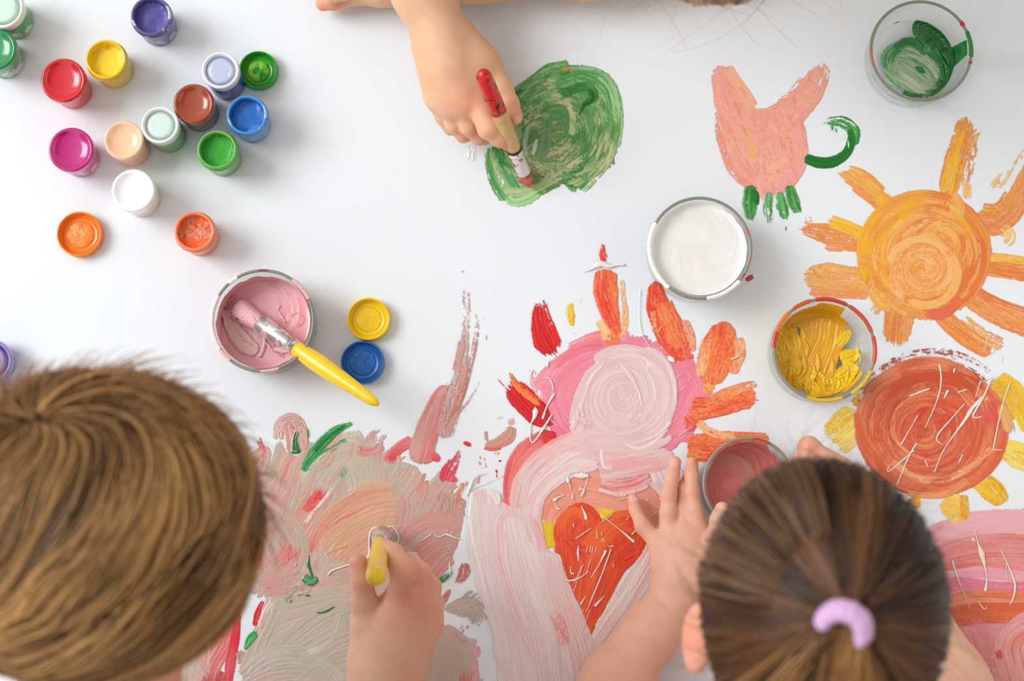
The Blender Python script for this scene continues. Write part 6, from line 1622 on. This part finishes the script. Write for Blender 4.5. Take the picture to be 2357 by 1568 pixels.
redA, nailA = [(px3(1098, 224, 60), .014, .30), (px3(1070, 245, 58), .012, .25), (px3(1122, 300, 58), .010, .30), (px3(1170, 332, 42), .010, .45), (px3(1186, 275, 50), .011, .45), (px3(1115, 318, 30), .012, .4), (px3(1078, 305, 28), .012, .4), (px3(1040, 245, 55), .012, .2), (px3(1165, 232, 55), .01, .25)], [(px3(1180, 336, 43), .0042), (px3(1194, 277, 51), .0052)]
core2 = chain([(1750, -250, 60, 92), (1650, -125, 36, 88), (1350, -80, 31, 78), (1100, -62, 28, 66), (960, -42, 26, 52)]) + chain([(960, -42, 26, 50), (880, -32, 24, 44), (820, -24, 22, 36)]) + chain([(900, -60, 24, 40), (830, -60, 24, 34)])
fing2 = [chain([(820, -14, 20, 26), (770, 0, 18, 23), (744, 8, 15, 18)]), chain([(830, -40, 28, 26), (785, -18, 32, 20), (765, -4, 26, 16)]), chain([(830, -60, 26, 26), (760, -50, 22, 22), (720, -40, 16, 18)]), chain([(840, -80, 22, 26), (770, -85, 18, 20), (730, -80, 14, 17)])]
redA += [(px3(745, 8, 15), .014, .5), (px3(770, 0, 25), .012, .5), (px3(1300, -60, 40), .08, .12)]
hc = A3(P(1650, -345, .28)); hy = .50
sh1 = np.array([hc[0] - .15, hy, .25]); sh2 = np.array([hc[0] + .08, hy, .25])
el1 = A3(P(1010, -420, .070)); el2 = A3(P(1750, -250, .060))
up3 = wchain([(*sh1, .034), (*el1, .031)]) + wchain([(*sh2, .034), (*el2, .031)]) + [('e', hc, np.array([.072, .082, .086]))] + nose_etc(hc, [.08], unit([-.05, -.45, -.9]), unit([0, -.9, .45])) + wchain([(hc[0] - .02, hy - .01, .26, .034), (hc[0], hc[1] + .04, .26, .034)])
up3 += trunk(hc[0] - .035, .60, 1, (hc[0] - .15, hc[0] + .08), hy, .24)
cvt = [(('c', px3(1060, 268, 55), px3(1106, 322, 41), .0010, .0010), 0, .0025), (('c', px3(1038, 276, 47), px3(1068, 322, 32), .0010, .0010), 0, .0025)]
V, Q = sdf_mesh(core + core2 + up3, fing + fing2, .00115, k=.010, kg=.0035, carve=cvt)
body_obj(t3, [(V, Q, skin_cols(V, (236, 192, 156), redA, nailA))])
lower(t3, hc[0] - .035, .60, 1, M_shirt_w, hy, .25, [(sh1, el1), (sh2, el2)])
def radial_flow(wd, fn):
    wd = unit(wd)
    def f(p, s):
        r = p - (p @ wd)[:, None] * wd; dist = np.arccos(np.clip(p @ wd, -1, 1))
        # direction away from the whorl, tangent to the sphere
        t = p * (p @ wd)[:, None] - wd; t = -(wd - (p @ wd)[:, None] * p); t /= np.linalg.norm(t, axis=1, keepdims=True) + 1e-9
        b = np.cross(p, t); a = fn(dist)
        return t * np.cos(a)[:, None] + b * np.sin(a)[:, None]
    return f
# far child's fair hair, a few wisps hang into view
rad = np.array([.074, .084, .088])
fl = radial_flow([0, .3, .95], lambda d: 0 * d)
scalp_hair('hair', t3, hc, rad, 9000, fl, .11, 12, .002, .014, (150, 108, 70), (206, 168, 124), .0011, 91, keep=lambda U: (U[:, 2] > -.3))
rng = np.random.RandomState(8); n = 46
st_ = np.array([hc + np.array([rng.uniform(-.09, .07), -.075 + rng.uniform(-.01, .02), rng.uniform(-.03, .03)]) for _ in range(n)])
en_ = np.array([A3(P(rng.uniform(1280, 1960), rng.choice([rng.uniform(-40, 60), rng.uniform(-60, 130)]), rng.uniform(.12, .22))) for _ in range(n)])
md_ = (st_ + en_) / 2 + rng.normal(0, .012, (n, 3)) + np.array([0, 0, .01])
tt = np.linspace(0, 1, 16)[None, :, None]
W3 = (1 - tt) ** 2 * st_[:, None] + 2 * tt * (1 - tt) * md_[:, None] + tt ** 2 * en_[:, None]
ribbons('hair_wisp', W3, np.tile(np.array([0, 0, 1.0]), (n, 16, 1)), np.full(n, .00035), np.tile(np.array(lin((200, 165, 125))), (n, 1)), t3)

# ================================================================ boy, lower left
bc = A3(P(212, 1212, .325)); BR = np.array([.088, .077, .088])
t1 = thing('person', 'person seen from above leaning over, right hand gripping an upright yellow brush', 'person', (bc[0], -.30, FZ))
core = chain([(905, 1850, 60, 92), (886, 1568, 60, 78), (892, 1520, 60, 80)]) + chain([(892, 1520, 60, 78), (908, 1440, 62, 74)]) + chain([(900, 1500, 62, 60), (925, 1378, 74, 38)]) + \
    chain([(905, 1500, 60, 60), (958, 1384, 70, 40)]) + chain([(915, 1510, 56, 58), (982, 1405, 60, 36)]) + chain([(930, 1510, 52, 60), (985, 1440, 48, 34)]) + chain([(870, 1500, 62, 60), (845, 1440, 68, 38)]) + chain([(850, 1440, 56, 32), (905, 1395, 56, 30)])
fing = [chain([(925, 1380, 74, 38), (930, 1318, 90, 31), (905, 1276, 82, 24), (889, 1262, 76, 20)]),
        chain([(958, 1386, 70, 35), (966, 1322, 78, 27), (945, 1295, 64, 22), (925, 1300, 54, 18)]),
        chain([(982, 1405, 60, 32), (990, 1352, 62, 25), (972, 1325, 48, 20), (950, 1330, 40, 17)]),
        chain([(988, 1436, 50, 30), (1000, 1390, 48, 22), (985, 1362, 36, 18), (965, 1362, 30, 15)]),
        chain([(848, 1450, 66, 38), (838, 1385, 76, 29), (834, 1335, 84, 25), (824, 1295, 86, 21)])]
carvb = ([(('c', px3(949, 1318, 92), px3(952, 1372, 90), .0012, .0008), 0, .002)])
redB = [(px3(925, 1378, 90), .014, .35), (px3(960, 1385, 88), .013, .35), (px3(985, 1400, 78), .013, .35), (px3(932, 1312, 98), .011, .35), (px3(889, 1262, 80), .011, .3), (px3(824, 1292, 92), .011, .4), (px3(836, 1340, 92), .010, .35), (px3(968, 1320, 85), .011, .3)]
sh = np.array([.5 * (bc[0] + .02), -.33, .22]); el = A3(P(905, 1850, .060))
fdir = unit([.25, -.45, -.86]); fup = unit([-.3, .8, -.5])
fb = nose_etc(bc, BR, fdir, unit(np.cross(np.cross(fdir, [0, 1, .2]), fdir)))
sB = [np.array([bc[0] + .105, -.215, .215]), np.array([bc[0] - .105, -.215, .215])]
upb = wchain([(*sB[0], .034), (*el, .032)]) + wchain([(*sB[1], .034), (bc[0] - .16, -.23, .06, .030), (bc[0] - .10, -.20, .030, .026), (bc[0] - .07, -.13, .028, .022)]) + [('e', bc, BR * .96)] + fb + wchain([(bc[0], -.20, .235, .036), (bc[0] + .01, bc[1] - .05, .27, .036)])
bear = A3(P(372, 1552, .275))
upb += trunk(bc[0], -.30, -1, (bc[0] - .105, bc[0] + .105), -.215, .21)
V, Q = sdf_mesh(core + upb, fing + [ear(bear, unit([.75, -.6, .1]), unit([.1, .3, .9]), unit([.3, -.2, -.3]))], .00115, k=.010, kg=.0038, carve=carvb)
body_obj(t1, [(V, Q, skin_cols(V, (234, 186, 158), redB + [(bear, .028, .85)]))])
lower(t1, bc[0], -.30, -1, M_shirt_b, -.215, .21, [(sB[0], el), (sB[1], np.array([bc[0] - .16, -.23, .06]))])
# hair: whorl at the crown, locks sweep clockwise over the ear
wp = A3(P(80, 968, .385)); wdir = unit((wp - bc) / BR)
fl = radial_flow(wdir, lambda d: -np.clip(.15 + d * .75, 0, 1.15))
kb = lambda U: (U[:, 2] > -.50)
HR = BR + .002
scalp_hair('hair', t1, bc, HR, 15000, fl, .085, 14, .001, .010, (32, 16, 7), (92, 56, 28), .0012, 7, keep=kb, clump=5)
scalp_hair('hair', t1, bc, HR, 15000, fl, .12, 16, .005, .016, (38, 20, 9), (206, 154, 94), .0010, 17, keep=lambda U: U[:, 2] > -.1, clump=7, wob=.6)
rng = np.random.RandomState(12); n = 900
U = rng.normal(size=(n, 3)); U[:, 2] = np.abs(U[:, 2]) * .4; U[:, 1] = np.abs(U[:, 1]); U /= np.linalg.norm(U, axis=1, keepdims=True)
s0 = bc + U * (HR + .008); dr = U + rng.normal(0, .45, (n, 3)); dr /= np.linalg.norm(dr, axis=1, keepdims=True)
ln = rng.uniform(.006, .024, n)[:, None] ** 1.0 * (.6 + .8 * nf(U[:, 0] * 6 + 9, U[:, 1] * 6 + 9, 2))[:, None]; e0 = s0 + dr * ln + np.cross(U, [0, 0, 1]) * ln * .8; m0 = s0 + dr * ln * .7
tt = np.linspace(0, 1, 8)[None, :, None]
W3 = (1 - tt) ** 2 * s0[:, None] + 2 * tt * (1 - tt) * m0[:, None] + tt ** 2 * e0[:, None]
ribbons('flyaway_hair', W3, np.tile(np.array([.1, .2, 1.0]), (n, 8, 1)), np.full(n, .0006), np.tile(np.array(lin((140, 98, 60))), (n, 1)), t1, taper=.8)

# ================================================================ girl, lower right
gc = A3(P(1884, 1398, .325)); GR = np.array([.0625, .0785, .086])
t2 = thing('person', 'person with a lilac hair tie, forearms on the table, hands around a glass dish', 'person', (gc[0], -.30, FZ))
core = chain([(1310, 1760, 46, 92), (1420, 1568, 34, 76), (1500, 1455, 30, 64), (1560, 1372, 28, 52)]) + chain([(1562, 1365, 28, 50), (1572, 1310, 28, 50), (1575, 1275, 28, 42)]) + \
    chain([(1550, 1345, 27, 44), (1520, 1260, 24, 26)]) + chain([(1560, 1330, 28, 44), (1541, 1240, 26, 27)]) + chain([(1570, 1320, 30, 44), (1578, 1228, 28, 27)]) + chain([(1585, 1330, 30, 44), (1612, 1232, 28, 28)]) + chain([(1600, 1340, 30, 40), (1645, 1270, 30, 30)])
fing = [chain([(1518, 1254, 22, 22), (1480, 1212, 19, 18), (1463, 1175, 15, 14), (1456, 1148, 11, 12)]),
        chain([(1541, 1238, 25, 24), (1538, 1180, 27, 19), (1539, 1138, 27, 18), (1548, 1098, 22, 15), (1554, 1064, 17, 14)]),
        chain([(1577, 1224, 27, 24), (1570, 1170, 22, 18), (1572, 1126, 18, 16), (1584, 1096, 12, 12)]),
        chain([(1608, 1228, 28, 25), (1599, 1178, 29, 19), (1593, 1132, 27, 17), (1592, 1094, 23, 15), (1593, 1066, 19, 14)]),
        chain([(1640, 1278, 32, 28), (1650, 1232, 44, 24), (1656, 1196, 52, 21), (1662, 1172, 56, 17)])]
redC = [(px3(1456, 1148, 16), .010, .45), (px3(1554, 1062, 22), .012, .45), (px3(1598, 1062, 24), .010, .5), (px3(1539, 1140, 34), .009, .28), (px3(1598, 1132, 34), .009, .28), (px3(1478, 1210, 26), .009, .3), (px3(1575, 1120, 24), .009, .25), (px3(1580, 1225, 40), .02, .15), (px3(1470, 1500, 55), .05, .15)]
nailC = [(px3(1457, 1148, 15), .0038), (px3(1553, 1063, 22), .0045), (px3(1464, 1149, 14), .0025)]; spotC = [(px3(1602, 1060, 23), .0014, (214, 70, 66)), (px3(1596, 1074, 23), .0014, (222, 90, 84)), (px3(1464, 1150, 14), .0022, (244, 226, 226))]
core2 = chain([(2300, 1790, 48, 92), (2186, 1568, 36, 84), (2080, 1370, 32, 66), (1975, 1180, 30, 54)]) + chain([(1975, 1180, 30, 54), (1925, 1105, 30, 48), (1895, 1070, 30, 38)]) + chain([(1940, 1150, 30, 44), (1888, 1120, 26, 28)])
fing2 = [chain([(1892, 1062, 34, 30), (1862, 1030, 34, 25), (1860, 1066, 26, 16)]), chain([(1892, 1090, 38, 30), (1850, 1058, 51, 23), (1826, 1070, 52, 16)]), chain([(1880, 1120, 26, 28), (1864, 1100, 24, 18)]), chain([(1885, 1150, 22, 28), (1864, 1140, 18, 17)])]
redC += [(px3(1862, 1028, 40), .012, .35), (px3(1848, 1056, 50), .012, .35)]
gear = A3(P(1611, 1466, .285))
fdir = unit([-.05, .35, -.93])
fb = nose_etc(gc, GR, fdir, unit([0, .93, .35]))
sG = [np.array([gc[0] - .10, -.215, .205]), np.array([gc[0] + .10, -.215, .205])]; eG = [A3(P(1310, 1760, .046)), A3(P(2300, 1790, .048))]
upg = wchain([(*sG[0], .033), (*eG[0], .031)]) + wchain([(*sG[1], .033), (*eG[1], .031)]) + [('e', gc, GR * .97)] + fb + wchain([(gc[0], -.20, .225, .034), (gc[0], gc[1] - .05, .27, .034)])
upg += trunk(gc[0], -.30, -1, (gc[0] - .10, gc[0] + .10), -.215, .20)
V, Q = sdf_mesh(core + core2 + upg, fing + fing2 + [ear(gear, unit([-.7, .1, .7]), unit([.0, .97, .2]), unit([-.5, .1, -.8]), .9)], .00115, k=.010, kg=.0038)
body_obj(t2, [(V, Q, skin_cols(V, (234, 188, 162), redC + [(gear, .03, .7)], nailC, spotC))])  # ear's orange from light shining through it is painted into the skin colour
lower(t2, gc[0], -.30, -1, M_shirt_p, -.215, .20, [(sG[0], eG[0]), (sG[1], eG[1])])
HG = GR + .002
tie = A3(P(1948, 1425, .418)); td = unit((tie - gc) / GR)
fl0 = radial_flow(td, lambda d: 0 * d)
fl = lambda p, s: -fl0(p, s)
stop = lambda p: (np.arccos(np.clip(p @ td, -1, 1)) > .13).astype(float)
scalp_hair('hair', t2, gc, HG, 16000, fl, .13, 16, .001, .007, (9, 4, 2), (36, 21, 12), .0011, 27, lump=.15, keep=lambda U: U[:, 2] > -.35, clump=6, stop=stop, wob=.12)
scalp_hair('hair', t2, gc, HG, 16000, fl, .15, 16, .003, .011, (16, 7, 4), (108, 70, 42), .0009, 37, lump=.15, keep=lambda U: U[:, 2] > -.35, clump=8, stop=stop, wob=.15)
# ponytail
rng = np.random.RandomState(31); n = 9000
ang = rng.rand(n) * 2 * PI; rr = np.sqrt(rng.rand(n)) * .010
ax = unit([-.34, -.58, .74]); e1 = unit(np.cross(ax, [1, 0, 0])); e2 = np.cross(ax, e1)
bs = gc + td * (HG + .003)
s0 = bs + (np.cos(ang) * rr)[:, None] * e1 + (np.sin(ang) * rr)[:, None] * e2
fan = rng.uniform(-1, 1, n); fan = -.10 + .85 * fan * (.6 + .4 * np.abs(fan)); clp = nf(fan * 22 + 40, np.zeros(n) + 3.3, 5)
m0 = bs + ax * .022 + (np.cos(ang) * rr * 1.5)[:, None] * e1 + (np.sin(ang) * rr * 1.5)[:, None] * e2 + np.stack([np.sin(fan) * .022, -.022 * np.cos(fan), -.006 + 0 * fan], 1)
ll = .095 + rng.normal(0, .008, n)
e0 = np.stack([bs[0] + ll * np.sin(fan), bs[1] - ll * np.cos(fan), bs[2] - .034 - .030 * np.abs(fan) ** 1.5 + rng.normal(0, .004, n) + (clp - .5) * .004], 1)
tt = np.linspace(0, 1, 16)[None, :, None]
W3 = (1 - tt) ** 2 * s0[:, None] + 2 * tt * (1 - tt) * m0[:, None] + tt ** 2 * e0[:, None]
k = np.clip(.5 + (clp - .5) * 2.2 + rng.normal(0, .2, n), 0, 1)[:, None]
ribbons('ponytail', W3, np.tile(np.array([0, .15, 1.0]), (n, 16, 1)), np.full(n, .0010), np.array(lin((50, 28, 10))) * (1 - k) + np.array(lin((158, 110, 60))) * k, t2, taper=.3)
# scrunchie: puckered fabric ring
NS, NT = 160, 28; V = []
rc = bs + ax * .0065
for i in range(NS):
    a = 2 * PI * i / NS; o = math.cos(a) * e1 + math.sin(a) * e2
    for j in range(NT):
        b_ = 2 * PI * j / NT; q = 1 + .04 * math.sin(a * 11 + 2 * math.sin(a * 3)) + .02 * math.sin(a * 31 + b_)
        V.append(rc + o * (.0106 + .0054 * q * math.cos(b_)) + ax * .0070 * q * math.sin(b_))
Fc = [(i * NT + j, ((i + 1) % NS) * NT + j, ((i + 1) % NS) * NT + (j + 1) % NT, i * NT + (j + 1) % NT) for i in range(NS) for j in range(NT)]
o = mesh_obj('scrunchie', V, Fc, simple('lilac_fabric', (214, 170, 212), .75, bump=.4, bscale=500, sheen=.4), t2)
o['label'] = 'lilac fabric hair tie'
# a slack bulge of hair above the temple
n = 1500; th = rng.uniform(1.75, 3.0, n); U0 = np.stack([np.cos(th) * .93, np.sin(th) * .93, rng.uniform(-.35, .15, n)], 1); U0 /= np.linalg.norm(U0, axis=1, keepdims=True)
s0 = gc + U0 * (HG + .002); e0 = gc + unit(td) * 0 + (U0 * .45 + td * .75) / np.linalg.norm(U0 * .45 + td * .75, axis=1, keepdims=True) * (HG + .009)
m0 = (s0 + e0) / 2 + U0 * rng.uniform(.012, .045, n)[:, None] + np.array([0, 0, .03]) + rng.normal(0, .002, (n, 3)); tt = np.linspace(0, 1, 12)[None, :, None]
W3 = (1 - tt) ** 2 * s0[:, None] + 2 * tt * (1 - tt) * m0[:, None] + tt ** 2 * e0[:, None]
ribbons('loose_hair', W3, np.repeat(U0[:, None], 12, 1) + np.array([0, 0, .4]), np.full(n, .0007), np.array(lin((40, 22, 12))) + rng.rand(n, 1) * (np.array(lin((140, 104, 72))) - np.array(lin((40, 22, 12)))), t2, taper=.2)
# loose strands of the girl's hair
n = 220; U = rng.normal(size=(n, 3)); U[:, 2] = np.abs(U[:, 2]) * .35; U /= np.linalg.norm(U, axis=1, keepdims=True)
s0 = gc + U * (HG + .005); dr = U + rng.normal(0, .5, (n, 3)); ln = rng.uniform(.006, .028, n)[:, None]
e0 = s0 + dr * ln + np.cross(U, [0, 0, 1]) * ln * .8; m0 = s0 + dr * ln * .6 + rng.normal(0, .003, (n, 3)); tt = np.linspace(0, 1, 8)[None, :, None]
W3 = (1 - tt) ** 2 * s0[:, None] + 2 * tt * (1 - tt) * m0[:, None] + tt ** 2 * e0[:, None]
ribbons('flyaway_hair', W3, np.tile(np.array([.1, .2, 1.0]), (n, 8, 1)), np.full(n, .00035), np.tile(np.array(lin((120, 90, 62))), (n, 1)), t2, taper=.8)
